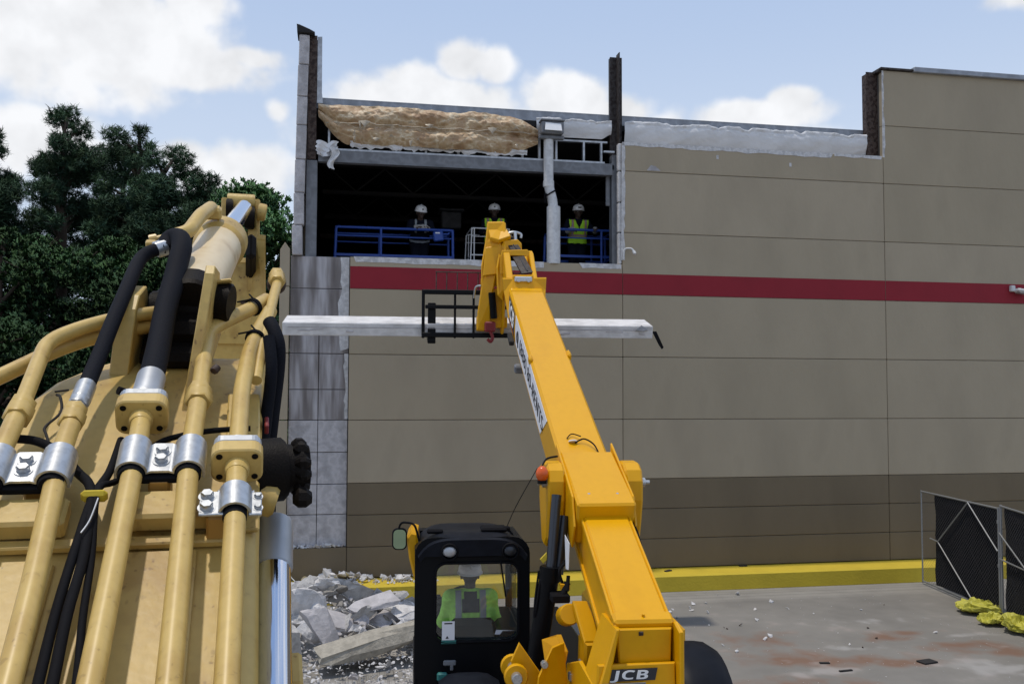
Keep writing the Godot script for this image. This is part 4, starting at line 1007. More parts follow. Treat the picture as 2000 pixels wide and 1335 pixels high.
	b = MB.new(); b.slab([Vector3(0.165, 1.745, 2.572), Vector3(0.535, 1.752, 2.572), Vector3(0.515, 1.668, 2.578), Vector3(0.145, 1.662, 2.578)], Vector3(0, 0, 0.004)); var mk := obj("maker_badge", b, M.print, t)
	lettering("maker_letters", "JCB", 0.062, M.print_white, mk, Transform3D(Basis.IDENTITY, Vector3(0.34, 1.707, 2.581)), 800, 0.004, 1.9, 0.22)
	b = MB.new(); b.slab([Vector3(-0.02, 1.655, 2.60), Vector3(0.44, 1.66, 2.60), Vector3(0.44, 1.52, 2.60), Vector3(-0.02, 1.52, 2.60)], Vector3(0, 0, 0.006), 0.002); obj("number_plate", b, M.steel_grey, t)
	# --- chassis, wheels, mudguards
	b = MB.new()
	b.box(Vector3(0.25, 0.72, -0.4), Vector3(0.95, 0.42, 5.0), 0.04); b.box(Vector3(0.25, 0.58, 0.75), Vector3(1.5, 0.22, 0.25), 0.04); b.box(Vector3(0.25, 0.58, -2.0), Vector3(1.6, 0.22, 0.25), 0.04)
	obj("chassis", b, M.black_paint, t)
	b = MB.new(); b.box(Vector3(1.12, 1.12, -0.7), Vector3(0.72, 0.72, 1.9), 0.10); obj("engine_cover", b, M.jcb, t)
	var wheels := [Vector3(-0.70, 0.57, 0.85), Vector3(1.33, 0.66, 0.72), Vector3(-0.85, 0.63, -2.0), Vector3(1.35, 0.63, -2.0)]
	for wp in wheels:
		b = MB.new()
		var rr: float = wp.y
		b.x = Transform3D(Basis(Vector3(0, 0, 1), PI / 2), wp)
		b.lathe([Vector2(0.33, -0.20), Vector2(rr - 0.14, -0.24), Vector2(rr - 0.06, -0.23), Vector2(rr - 0.02, -0.19), Vector2(rr, -0.10), Vector2(rr, 0.10), Vector2(rr - 0.02, 0.19), Vector2(rr - 0.06, 0.23), Vector2(rr - 0.14, 0.24), Vector2(0.33, 0.20)], 40)
		for i in 22:
			var a := TAU * i / 22.0
			for s in [-1, 1]: b.box(Vector3(cos(a + s * 0.07) * (rr + 0.006), s * 0.11, sin(a + s * 0.07) * (rr + 0.006)), Vector3(0.05, 0.21, 0.055), 0.01, Basis(Vector3.UP, -a - s * 0.07) * Basis(Vector3.RIGHT, s * 0.5))
		var wh := obj("wheel", b, M.rubber, t)
		b = MB.new(); b.x = Transform3D(Basis(Vector3(0, 0, 1), PI / 2), wp)
		b.lathe([Vector2(0.0, -0.06), Vector2(0.20, -0.06), Vector2(0.30, -0.18), Vector2(0.345, -0.205), Vector2(0.345, 0.205), Vector2(0.30, 0.18), Vector2(0.20, 0.06), Vector2(0.0, 0.06)], 28); obj("rim", b, M.jcb, wh)
	var arch := []
	for i in 13:
		var a := lerpf(-0.1, 1.15, i / 12.0) * PI * 0.62 + 0.5
		arch.push_back(Vector2(cos(a), sin(a)))
	for q in [[Vector3(1.33, 0.66, 0.72), 0.54, M.black_roof, 0.745], [Vector3(-0.71, 0.57, 0.85), 0.54, M.black_roof, 0.645]]:
		b = MB.new()
		var rows := []
		for e in arch:
			var row := PackedVector3Array()
			for j in 7:
				var u := (j / 6.0 - 0.5) * 2.0
				var r: float = q[3] - 0.07 * pow(absf(u), 4.0)
				row.push_back(q[0] + Vector3(u * q[1] * 0.5, e.y * r, e.x * r))
			rows.push_back(row)
		b.sheet(rows); obj("mudguard", b, q[2], t)
	build_cab(t)
	# --- the long panel lifted out of the wall, lying on the forks
	var beam := thing("lifted_wall_panel", "long white concrete wall panel carried level on the black forks", "wall panel", t.transform * Vector3(-0.285, 4.72, -5.60), deg_to_rad(-4.23))
	b = MB.new(); b.box(Vector3(0, 0.03, 0), Vector3(5.86, 0.21, 0.56), 0.012, Basis(Vector3.RIGHT, 0.27)); obj("panel", b, M.beam_white, beam)
	b = MB.new()
	b.box(Vector3(0.0, -0.012, 0.274), Vector3(5.7, 0.018, 0.02), 0.006, Basis(Vector3.RIGHT, 0.27))
	for i in 7: b.box(Vector3([-2.6, -2.45, -1.9, 0.9, 1.5, 2.3, 2.75][i], -0.06 + 0.02 * sin(i * 2.7), 0.262), Vector3([0.2, 0.3, 0.12, 0.3, 0.16, 0.3, 0.1][i], 0.03, 0.02), 0.009, Basis(Vector3.RIGHT, 0.27) * Basis(Vector3.BACK, 0.1 * sin(i * 1.9)))
	obj("grout_ridge", b, M.block_clean, beam)
	b = MB.new(); b.slab([Vector3(2.94, -0.02, 0.18), Vector3(3.01, -0.02, 0.18), Vector3(3.13, -0.28, 0.18), Vector3(3.10, -0.31, 0.18), Vector3(3.05, -0.24, 0.18)], Vector3(0, 0, 0.02), 0.003); obj("hanging_strap", b, M.rubber, beam)
	b = MB.new(); b.slab([Vector3(2.62, -0.02, 0.29), Vector3(2.74, 0.07, 0.27), Vector3(2.84, 0.0, 0.29), Vector3(2.76, -0.03, 0.30)], Vector3(0, 0, 0.02), 0.004); obj("broken_spot", b, M.steel_grey, beam)

func rrect(x0: float, x1: float, y0: float, y1: float, r: float, z: float) -> Array:
	var o := []
	for q in [[x1 - r, y1 - r, 0.0], [x0 + r, y1 - r, 0.5], [x0 + r, y0 + r, 1.0], [x1 - r, y0 + r, 1.5]]:
		for i in 6: o.push_back(Vector3(q[0] + r * cos(PI * (q[2] + i / 10.0)), q[1] + r * sin(PI * (q[2] + i / 10.0)), z))
	return o

func ring_panel(b: MB, outer: Array, inner: Array, off: Vector3) -> void:   # a plate with a hole: both outlines have as many points
	var m := outer.size()
	for i in m:
		var j := (i + 1) % m
		var cen: Vector3 = (outer[i] + outer[j]) * 0.5 - (inner[i] + inner[j]) * 0.5
		b.quad(outer[i], outer[j], inner[j], inner[i], -off); b.quad(outer[i] + off, outer[j] + off, inner[j] + off, inner[i] + off, off)
		b.quad(outer[i], outer[j], outer[j] + off, outer[i] + off, cen); b.quad(inner[i], inner[j], inner[j] + off, inner[i] + off, -cen)

func build_cab(t: Node3D) -> void:
	# rear wall of the cab with its window
	var b := MB.new()
	var x0 := -1.195; var x1 := -0.095
	var win := rrect(-1.0, -0.205, 1.36, 2.10, 0.10, 0.30)
	var outer := rrect(x0, x1, 0.45, 2.34, 0.16, 0.30)
	ring_panel(b, outer, win, Vector3(0, 0, -0.09))
	var cab := obj("cab", b, M.black_paint, t)
	b = MB.new()
	var gasket := []
	for p in rrect(-1.0, -0.205, 1.36, 2.10, 0.10, 0.306): gasket.push_back(p)
	gasket.push_back(gasket[0]); b.tube(gasket, 0.014, 6); obj("window_seal", b, M.rubber, cab)
	b = MB.new(); b.slab(rrect(-0.995, -0.21, 1.365, 2.095, 0.10, 0.255), Vector3(0, 0, -0.006)); obj("rear_window", b, M.glass, cab)
	# pillars, front frame, sills
	b = MB.new()
	for q in [[-1.16, 0.24], [-0.13, 0.24]]:
		b.bar(Vector3(q[0], 0.5, -1.20), Vector3(q[0] + (0.03 if q[0] < -0.5 else -0.03), 2.20, -1.04), 0.07, 0.07, 0.02, Vector3.BACK)
	b.box(Vector3(-0.645, 2.19, -1.04), Vector3(1.06, 0.09, 0.08), 0.02); b.box(Vector3(-0.645, 0.78, -1.2), Vector3(1.06, 0.7, 0.05), 0.02)
	b.box(Vector3(-1.165, 2.20, -0.38), Vector3(0.06, 0.09, 1.3), 0.02); b.box(Vector3(-0.125, 2.20, -0.38), Vector3(0.06, 0.09, 1.3), 0.02)
	b.box(Vector3(-1.165, 0.74, -0.45), Vector3(0.06, 0.62, 1.5), 0.02); b.box(Vector3(-0.125, 0.90, -0.45), Vector3(0.06, 0.92, 1.5), 0.02)
	b.box(Vector3(-0.645, 0.62, -0.45), Vector3(1.06, 0.08, 1.5), 0.01)
	obj("frame", b, M.black_paint, cab)
	b = MB.new()
	b.slab([Vector3(-1.14, 1.1, -1.19), Vector3(-0.15, 1.1, -1.19), Vector3(-0.15, 2.17, -1.06), Vector3(-1.12, 2.17, -1.06)], Vector3(0, 0, -0.006)); obj("windscreen", b, M.glass, cab)
	b = MB.new(); b.slab([Vector3(-0.12, 1.36, 0.2), Vector3(-0.12, 1.36, -1.15), Vector3(-0.13, 2.16, -1.06), Vector3(-0.13, 2.16, 0.2)], Vector3(0.006, 0, 0)); obj("side_window", b, M.glass, cab)
	b = MB.new(); b.slab([Vector3(-1.17, 1.05, 0.2), Vector3(-1.17, 1.05, -1.15), Vector3(-1.16, 2.16, -1.06), Vector3(-1.16, 2.16, 0.2)], Vector3(-0.006, 0, 0)); obj("side_window", b, M.glass, cab)
	# roof, rounded at its shoulders
	var rows := []
	for i in 13:
		var u := i / 12.0
		var row := PackedVector3Array()
		for j in 21:
			var w := (j / 20.0) * 2.0 - 1.0
			var sh := pow(absf(w), 5.0)
			var ends := pow(absf(u * 2.0 - 1.0), 8.0)
			row.push_back(Vector3(-0.645 + w * 0.535 * (1.0 - 0.03 * ends), lerpf(2.365, 2.275, u) - sh * 0.16 - ends * 0.04 + 0.012 * sin(u * 9.0) * (1.0 - sh), lerpf(0.36, -1.18, u)))
		rows.push_back(row)
	b = MB.new(); b.sheet(rows)
	var back := PackedVector3Array(rows[0])
	var low := PackedVector3Array()
	for p in back: low.push_back(Vector3(p.x * 0.97 - 0.02, minf(p.y, 2.22) - 0.05, 0.345))
	b.sheet([back, low]); obj("roof", b, M.black_roof, cab)
	b = MB.new(); b.box(Vector3(-1.0, 2.365, 0.05), Vector3(0.16, 0.04, 0.10), 0.015); b.box(Vector3(-0.42, 2.375, 0.0), Vector3(0.26, 0.045, 0.22), 0.018); b.box(Vector3(-0.30, 2.38, 0.05), Vector3(0.08, 0.05, 0.06), 0.015); obj("roof_fitting", b, M.rubber, cab)
	b = MB.new(); b.tube(MB.spline([Vector3(-0.30, 2.36, 0.0), Vector3(-0.18, 2.58, -0.12), Vector3(0.06, 2.94, -0.30)], 4), 0.0045, 5); obj("aerial", b, M.rubber, cab)
	# lamps above the window
	for lx in [-0.87, -0.29]:
		b = MB.new(); b.x = Transform3D(Basis(Vector3.RIGHT, PI / 2), Vector3(lx, 2.215, 0.345)); b.lathe([Vector2(0.0, -0.03), Vector2(0.07, -0.03), Vector2(0.085, 0.02), Vector2(0.075, 0.035), Vector2(0.068, 0.02)], 20); var la := obj("lamp", b, M.rubber, cab)
		b = MB.new(); b.ball(Vector3(lx, 2.215, 0.352), Vector3(0.068, 0.05, 0.02), 8); obj("lens", b, M.rod_dark if lx > -0.5 else M.galv, la)
	b = MB.new()
	for q in [[-0.74, 0.03], [-0.66, 0.05], [-0.60, 0.03], [-0.5, 0.06]]: b.box(Vector3(q[0], 2.19, 0.325), Vector3(0.03, q[1], 0.03), 0.008)
	b.box(Vector3(-0.64, 2.165, 0.315), Vector3(0.46, 0.02, 0.03), 0.006); obj("wiper_motor", b, M.rubber, cab)
	b = MB.new(); b.tube([Vector3(-0.38, 2.12, 0.325), Vector3(-0.33, 1.78, 0.322)], 0.008, 6); obj("wiper", b, M.rubber, cab)
	# rear panel below the window: latches and label
	b = MB.new(); b.box(Vector3(-0.86, 1.17, 0.31), Vector3(0.12, 0.05, 0.03), 0.01); b.box(Vector3(-0.84, 1.13, 0.315), Vector3(0.03, 0.06, 0.02), 0.006); obj("latch", b, M.steel_grey, cab)
	b = MB.new(); b.slab([Vector3(-0.935, 1.385, 0.318), Vector3(-0.815, 1.385, 0.318), Vector3(-0.815, 1.56, 0.318), Vector3(-0.935, 1.56, 0.318)], Vector3(0, 0, 0.003)); var pp := obj("permit_card", b, M.paper, cab)
	b = MB.new(); b.box(Vector3(-0.875, 1.54, 0.322), Vector3(0.075, 0.012, 0.002)); b.slab([Vector3(-0.90, 1.40, 0.3215), Vector3(-0.87, 1.40, 0.3215), Vector3(-0.885, 1.425, 0.3215)], Vector3(0, 0, 0.002)); obj("print", b, M.print, pp)
	b = MB.new(); b.slab([Vector3(-0.94, 1.35, 0.312), Vector3(-0.80, 1.35, 0.312), Vector3(-0.80, 1.385, 0.312), Vector3(-0.94, 1.385, 0.312)], Vector3(0, 0, 0.006)); b.box(Vector3(-0.93, 1.05, 0.33), Vector3(0.10, 0.08, 0.05), 0.015); obj("teal_cap", b, M.teal, cab)
	b = MB.new(); b.slab([Vector3(-0.42, 1.385, 0.16), Vector3(-0.22, 1.38, 0.16), Vector3(-0.23, 1.41, 0.13), Vector3(-0.40, 1.42, 0.13)], Vector3(0, 0, -0.004)); obj("paper_sheet", b, M.paper, cab)
	# inside: seat, console, wheel
	b = MB.new(); b.box(Vector3(-0.62, 1.12, -0.35), Vector3(0.52, 0.14, 0.52), 0.05); b.box(Vector3(-0.62, 1.27, -0.10), Vector3(0.46, 0.44, 0.12), 0.05, Basis(Vector3.RIGHT, 0.12)); b.box(Vector3(-0.62, 0.85, -0.35), Vector3(0.42, 0.4, 0.4), 0.03); obj("seat", b, M.rubber, cab)
	b = MB.new(); b.box(Vector3(-0.26, 1.06, -0.35), Vector3(0.22, 0.7, 1.1), 0.03); b.box(Vector3(-0.62, 1.0, -1.05), Vector3(0.8, 0.5, 0.2), 0.03); obj("console", b, M.black_paint, cab)
	b = MB.new()
	var ringp := []
	for i in 21: ringp.push_back(Vector3(-0.64 + 0.18 * cos(TAU * i / 20.0), 1.50 + 0.18 * sin(TAU * i / 20.0) * 0.55, -0.88 - 0.18 * sin(TAU * i / 20.0) * 0.8))
	b.tube(ringp, 0.014, 8); b.cyl(Vector3(-0.64, 1.50, -0.88), Vector3(-0.64, 1.2, -1.0), 0.03, 10); obj("steering_wheel", b, M.rubber, cab)
	# mirror on its arm, and the open yellow door half behind it
	b = MB.new(); b.tube(MB.rounded([Vector3(-1.15, 2.28, 0.10), Vector3(-1.20, 2.45, 0.10), Vector3(-1.33, 2.46, 0.06), Vector3(-1.355, 2.38, 0.05)], 0.05), 0.011, 8); obj("mirror_arm", b, M.rubber, cab)
	b = MB.new(); b.slab(rrect(-1.415, -1.27, 2.19, 2.40, 0.05, 0.02), Vector3(0, 0, 0.045), 0.012); var mi := obj("mirror", b, M.rubber, cab)
	var mg := mat(lin(0.34, 0.46, 0.32), 0.04, 1.0)  # green tint painted in for the lime shirt reflected in the glass
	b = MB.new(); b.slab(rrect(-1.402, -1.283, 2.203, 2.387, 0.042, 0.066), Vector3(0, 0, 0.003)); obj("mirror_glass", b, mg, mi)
	b = MB.new(); b.slab([Vector3(-1.275, 2.30, 0.02), Vector3(-1.235, 2.36, 0.02), Vector3(-1.17, 2.34, 0.02), Vector3(-1.14, 1.95, 0.02), Vector3(-1.16, 1.86, 0.02), Vector3(-1.20, 1.90, 0.02), Vector3(-1.25, 2.10, 0.02)], Vector3(0.02, 0, -0.6), 0.02); obj("door", b, M.jcb, cab)

# ---------------------------------------------------------------- the excavator: (u across, v along the boom, n off its top plate)
func build_excavator() -> void:
	var root_at := Vector3(-0.1918, 0, 15.3244)
	var t := thing("excavator", "tan excavator boom with grimy hydraulic pipes, black hoses and steel clamps in the foreground", "excavator", root_at)
	var X := Transform3D(Basis(Vector3(0.99606, 0, -0.08871), Vector3(-0.0757, 0.52122, -0.85006), Vector3(0.04623, 0.85342, 0.51916)), Vector3(0, 3.2593, 0))
	var nb := func() -> MB:
		var q := MB.new(); q.x = X
		return q
	var b: MB
	# --- boom: a box whose top plate narrows and bends away over the crest
	var prof := [[-0.75, -0.615, 0.045, -0.10], [0.40, -0.605, 0.045, -0.10], [0.80, -0.597, 0.05, -0.10], [0.95, -0.592, 0.052, -0.103], [1.08, -0.58, 0.055, -0.112], [1.20, -0.545, 0.06, -0.13], [1.32, -0.48, 0.062, -0.155], [1.43, -0.42, 0.065, -0.19], [1.55, -0.39, 0.07, -0.25], [1.75, -0.37, 0.075, -0.38], [2.1, -0.36, 0.08, -0.66], [2.6, -0.35, 0.08, -1.1]]
	b = nb.call()
	var rows := []
	for q in prof:
		var row := PackedVector3Array()
		var rr := 0.035
		for s in [[q[1], q[3] - 0.75], [q[1], q[3] - rr], [q[1] + rr * 0.3, q[3] - rr * 0.3], [q[1] + rr, q[3]], [q[1] + 0.12, q[3]], [lerpf(q[1], q[2], 0.5), q[3]], [q[2] - 0.1, q[3]], [q[2] - rr, q[3]], [q[2] - rr * 0.3, q[3] - rr * 0.3], [q[2], q[3] - rr], [q[2], q[3] - 0.75]]: row.push_back(Vector3(s[0], q[0], s[1]))
		rows.push_back(row)
	b.sheet(rows); obj("boom", b, M.cat, t)
	# doubler plates and weld seams on the top plate
	b = nb.call()
	b.box(Vector3(-0.17, -0.1, -0.097), Vector3(0.15, 0.96, 0.012), 0.004); b.box(Vector3(-0.47, -0.1, -0.097), Vector3(0.16, 0.9, 0.012), 0.004); b.box(Vector3(0.0, 0.75, -0.096), Vector3(0.09, 0.62, 0.014), 0.004)
	obj("doubler_plate", b, M.cat, t)
	b = nb.call()
	b.box(Vector3(-0.48, 0.462, -0.055), Vector3(0.20, 0.095, 0.05), 0.008); b.box(Vector3(-0.145, 0.478, -0.055), Vector3(0.24, 0.10, 0.05), 0.008); b.box(Vector3(-0.30, 0.40, -0.085), Vector3(0.6, 0.03, 0.02), 0.004)
	obj("pipe_carrier", b, M.cat, t)
	b = nb.call()
	for q in [[-0.465, 0.585], [-0.19, 0.575], [-0.05, 0.43]]: b.box(Vector3(q[0], q[1], -0.055), Vector3(0.05, 0.075, 0.085), 0.006)
	obj("clamp_pad", b, mat(lin(0.45, 0.25, 0.06), 0.5), t)
	# --- steel pipes
	var pipes := [
		[[Vector3(-0.016, -0.55, 0), Vector3(-0.010, 0.40, 0), Vector3(-0.011, 0.60, 0)], 0.0245],
		[[Vector3(-0.01, 0.66, 0), Vector3(-0.006, 0.93, 0), Vector3(0.012, 1.15, 0), Vector3(0.034, 1.27, 0), Vector3(0.075, 1.45, -0.01)], 0.0235],
		[[Vector3(-0.115, -0.55, 0), Vector3(-0.115, -0.095, 0), Vector3(-0.124, 0.62, 0), Vector3(-0.119, 0.86, 0)], 0.0245],
		[[Vector3(-0.118, 0.92, 0), Vector3(-0.113, 1.285, 0.0), Vector3(-0.063, 1.355, 0), Vector3(0.012, 1.44, 0), Vector3(0.064, 1.555, -0.02)], 0.0235],
		[[Vector3(-0.250, -0.55, 0), Vector3(-0.250, 0.60, 0), Vector3(-0.253, 0.80, 0)], 0.0245],
		[[Vector3(-0.37, -0.55, 0), Vector3(-0.395, 0.2, 0), Vector3(-0.420, 0.65, 0), Vector3(-0.418, 0.76, 0)], 0.0240],
		[[Vector3(-0.52, -0.55, 0), Vector3(-0.545, 0.2, 0), Vector3(-0.553, 0.60, 0), Vector3(-0.550, 0.80, 0)], 0.0240],
		[[Vector3(-0.549, 0.85, 0), Vector3(-0.552, 1.20, 0), Vector3(-0.480, 1.285, 0), Vector3(-0.369, 1.388, -0.01), Vector3(-0.25, 1.47, -0.03)], 0.0215],
		[[Vector3(-0.80, 0.90, -0.05), Vector3(-0.653, 1.084, -0.05), Vector3(-0.538, 1.243, -0.05), Vector3(-0.431, 1.337, -0.05), Vector3(-0.28, 1.45, -0.07)], 0.0225],
		[[Vector3(0.033, 1.02, -0.02), Vector3(0.056, 1.277, 0), Vector3(0.075, 1.43, 0), Vector3(0.089, 1.557, 0), Vector3(0.100, 1.64, 0), Vector3(0.100, 1.70, -0.02)], 0.017]]
	for q in pipes:
		b = nb.call(); b.path(q[0], q[1], 18, 0.07); obj("hydraulic_pipe", b, M.pipe, t)
	# --- hex nuts
	for q in [[-0.548, 0.825, 0.036], [-0.419, 0.795, 0.033], [-0.118, 0.895, 0.037], [0.100, 1.685, 0.030]]:
		b = nb.call(); b.cyl(Vector3(q[0], q[1] - 0.030, 0), Vector3(q[0], q[1] + 0.012, 0), q[2], 6, 0.004); b.cyl(Vector3(q[0], q[1] + 0.016, 0), Vector3(q[0], q[1] + 0.045, 0), q[2] * 0.92, 6, 0.004); obj("hex_nut", b, M.pipe, t)
	# --- clamps: two half shells with bolts
	for q in [[-0.551, -0.419, 0.575], [-0.252, -0.123, 0.605]]:
		b = nb.call(); clamp_shell(b, [q[0], q[1]], q[2], 0.115)
		var cl := obj("pipe_clamp", b, M.zinc, t)
		b = nb.call(); for u in [q[0], q[1]]: b.cyl(Vector3(u, q[2] - 0.068, 0), Vector3(u, q[2] + 0.068, 0), 0.030, 20, 0.003)
		b.box(Vector3((q[0] + q[1]) * 0.5, q[2] - 0.004, -0.014), Vector3(q[1] - q[0], 0.125, 0.02), 0.004); obj("rubber_sleeve", b, M.rubber, cl)
		for dv in [0.019, -0.019]: bolt(nb.call(), Vector3((q[0] + q[1]) * 0.5, q[2] + dv, 0.012), 0.015, cl)
	b = nb.call(); clamp_shell(b, [-0.011], 0.425, 0.085)
	b.box(Vector3(-0.063, 0.42, 0.006), Vector3(0.056, 0.085, 0.008), 0.002); b.box(Vector3(0.034, 0.42, 0.002), Vector3(0.030, 0.082, 0.008), 0.002)
	var c1 := obj("pipe_clamp", b, M.zinc, t)
	for dv in [0.020, -0.021]:
		bolt(nb.call(), Vector3(-0.074, 0.422 + dv, 0.010), 0.015, c1); bolt(nb.call(), Vector3(0.04, 0.422 + dv, 0.006), 0.009, c1)
	b = nb.call(); b.cyl(Vector3(-0.011, 0.370, 0), Vector3(-0.011, 0.472, 0), 0.0275, 20, 0.002); obj("rubber_sleeve", b, M.rubber, c1)
	# --- bolted flanges
	for q in [[-0.254, 0.82, 0.064, 0.052], [-0.010, 0.60, 0.062, 0.050]]:
		b = nb.call()
		var o := []
		for p in rrect(-q[2], q[2], -q[3], q[3], 0.028, 0.0): o.push_back(Vector3(q[0] + p.x, q[1] - 0.028, p.y))
		b.slab(o, Vector3(0, 0.045, 0), 0.004); b.cyl(Vector3(q[0], q[1] - 0.055, 0), Vector3(q[0], q[1] - 0.026, 0), 0.030, 20, 0.004)
		var fl := obj("flange_block", b, M.pipe, t)
		b = nb.call()
		for sx in [-1, 1]:
			for sz in [-1, 1]: b.cyl(Vector3(q[0] + sx * q[2] * 0.68, q[1] - 0.0295, sz * q[3] * 0.6), Vector3(q[0] + sx * q[2] * 0.68, q[1] - 0.027, sz * q[3] * 0.6), 0.008, 12)
		obj("bolt_hole", b, M.grease, fl)
		b = nb.call()
		o = []
		for p in rrect(-q[2] * 0.94, q[2] * 0.94, -q[3] * 0.7, q[3] * 0.9, 0.024, 0.0): o.push_back(Vector3(q[0] + p.x, q[1] + 0.019, p.y))
		b.slab(o, Vector3(0, 0.030, 0), 0.005); b.cyl(Vector3(q[0], q[1] + 0.045, 0), Vector3(q[0], q[1] + 0.066, 0), 0.036, 20, 0.006)
		for sx in [-1, 1]: b.cyl(Vector3(q[0] + sx * q[2] * 0.66, q[1] + 0.048, 0.022), Vector3(q[0] + sx * q[2] * 0.66, q[1] + 0.064, 0.022), 0.012, 6, 0.002)
		obj("split_flange", b, M.zinc if q[0] < -0.1 else M.galv, fl)
	# --- hoses with crimped ends
	b = nb.call(); b.tube(MB.spline([Vector3(-0.410, 0.94, 0.0), Vector3(-0.407, 1.0, 0.002), Vector3(-0.398, 1.119, 0.008), Vector3(-0.383, 1.284, 0.030), Vector3(-0.366, 1.45, 0.050), Vector3(-0.356, 1.61, 0.055), Vector3(-0.349, 1.680, 0.055), Vector3(-0.333, 1.722, 0.06), Vector3(-0.310, 1.741, 0.065), Vector3(-0.28, 1.754, 0.07)], 6), 0.0225, 18)
	var h1 := obj("hydraulic_hose", b, M.hose, t)
	b = nb.call(); b.cyl(Vector3(-0.414, 0.875, 0), Vector3(-0.410, 0.955, 0.001), 0.026, 18, 0.003); b.cyl(Vector3(-0.416, 0.850, 0), Vector3(-0.415, 0.878, 0), 0.028, 6, 0.003); b.cyl(Vector3(-0.417, 0.80, 0), Vector3(-0.416, 0.852, 0), 0.020, 14); b.cyl(Vector3(-0.417, 0.818, 0), Vector3(-0.4165, 0.842, 0), 0.026, 6, 0.003); obj("crimp_fitting", b, M.zinc, h1)
	b = nb.call(); b.tube(MB.spline([Vector3(-0.250, 0.97, 0.0), Vector3(-0.248, 1.02, 0.003), Vector3(-0.244, 1.168, 0.014), Vector3(-0.242, 1.379, 0.030), Vector3(-0.231, 1.526, 0.050), Vector3(-0.223, 1.636, 0.075), Vector3(-0.218, 1.71, 0.090), Vector3(-0.226, 1.774, 0.095), Vector3(-0.246, 1.806, 0.088), Vector3(-0.266, 1.80, 0.075), Vector3(-0.278, 1.76, 0.06)], 7), 0.0345, 22)
	var h2 := obj("hydraulic_hose", b, M.hose, t)
	b = nb.call(); b.cyl(Vector3(-0.253, 0.885, 0), Vector3(-0.2495, 1.0, 0.001), 0.0385, 24, 0.004); b.cyl(Vector3(-0.254, 0.872, 0), Vector3(-0.2535, 0.892, 0), 0.043, 24, 0.004); obj("crimp_fitting", b, M.galv, h2)
	b = nb.call(); b.tube(MB.spline([Vector3(-0.335, 0.98, -0.03), Vector3(-0.30, 1.0, -0.05), Vector3(-0.27, 1.08, -0.05), Vector3(-0.255, 1.2, -0.02)], 5), 0.012, 8); obj("cable", b, M.rubber, t)
	# fittings at the cylinder port
	b = nb.call(); b.tube(MB.spline([Vector3(-0.30, 1.745, 0.068), Vector3(-0.27, 1.78, 0.07), Vector3(-0.25, 1.86, 0.07)], 4), 0.022, 12); b.cyl(Vector3(-0.305, 1.743, 0.066), Vector3(-0.275, 1.765, 0.07), 0.030, 6, 0.003); obj("port_fitting", b, M.zinc, t)
	b = nb.call(); b.tube([Vector3(-0.32, 1.845, 0.06), Vector3(-0.25, 1.865, 0.075)], 0.013, 8); b.cyl(Vector3(-0.335, 1.842, 0.058), Vector3(-0.31, 1.848, 0.062), 0.023, 6, 0.003); b.box(Vector3(-0.325, 1.80, 0.05), Vector3(0.035, 0.03, 0.05), 0.004)
	b.tube(MB.rounded([Vector3(-0.25, 1.86, 0.075), Vector3(-0.207, 1.889, 0.08), Vector3(-0.175, 2.04, 0.085), Vector3(-0.145, 2.22, 0.05)], 0.04), 0.026, 14)
	b.box(Vector3(-0.145, 2.22, 0.03), Vector3(0.08, 0.05, 0.05), 0.01); obj("port_pipe", b, M.pipe, t)
	# --- bracket plates and the cylinder between them
	b = nb.call(); b.slab([Vector3(-0.172, 0.99, -0.11), Vector3(-0.120, 1.265, 0.205), Vector3(-0.118, 1.30, 0.215), Vector3(-0.110, 1.42, 0.14), Vector3(-0.112, 1.56, -0.16), Vector3(-0.14, 1.40, -0.20)], Vector3(0.028, -0.002, 0), 0.003); obj("cylinder_bracket", b, M.cat, t)
	b = nb.call(); b.slab([Vector3(-0.345, 1.25, -0.14), Vector3(-0.330, 1.38, 0.02), Vector3(-0.325, 1.44, 0.04), Vector3(-0.315, 1.55, 0.02), Vector3(-0.31, 1.62, -0.2), Vector3(-0.33, 1.40, -0.22)], Vector3(-0.055, 0.002, 0), 0.003); obj("cylinder_bracket", b, M.cat, t)
	b = nb.call(); b.cyl(Vector3(-0.31, 1.55, -0.08), Vector3(-0.115, 1.55, -0.08), 0.075, 22, 0.01); b.box(Vector3(-0.21, 1.56, -0.16), Vector3(0.185, 0.34, 0.24), 0.03); b.cyl(Vector3(-0.176, 1.50, -0.02), Vector3(-0.172, 1.60, -0.02), 0.092, 22, 0.01); b.box(Vector3(-0.225, 1.38, -0.13), Vector3(0.19, 0.16, 0.06), 0.02); obj("eye_and_dark_fill", b, M.grease, t)  # pin eye, plus dark boxes painting in the shade between the plates
	b = nb.call(); b.cyl(Vector3(-0.10, 1.375, 0.06), Vector3(-0.045, 1.36, 0.06), 0.062, 20, 0.006); obj("pin_end", b, M.grease, t)
	b = nb.call(); b.slab([Vector3(-0.105, 1.39, 0.125), Vector3(-0.05, 1.40, 0.13), Vector3(-0.045, 1.36, 0.14), Vector3(-0.1, 1.35, 0.135)], Vector3(0, 0.02, -0.02), 0.004); obj("pin_cap", b, M.cat, t)
	var c_a := Vector3(-0.170, 1.58, -0.02); var c_b := Vector3(-0.103, 2.29, -0.108); var cd := (c_b - c_a).normalized()
	b = nb.call(); b.tube([c_a, c_b - cd * 0.12], 0.088, 28); var cy := obj("arm_cylinder", b, M.cat_pale, t)
	b = nb.call(); b.tube([c_b - cd * 0.14, c_b - cd * 0.12, c_b - cd * 0.02, c_b, c_b + cd * 0.035], [0.088, 0.101, 0.101, 0.094, 0.07], 30); obj("gland", b, M.cat, cy)
	b = nb.call(); b.tube([c_b, Vector3(-0.033, 3.12, -0.285)], 0.040, 20); obj("cylinder_rod", b, M.chrome, cy)
	# --- arm beyond
	b = nb.call()
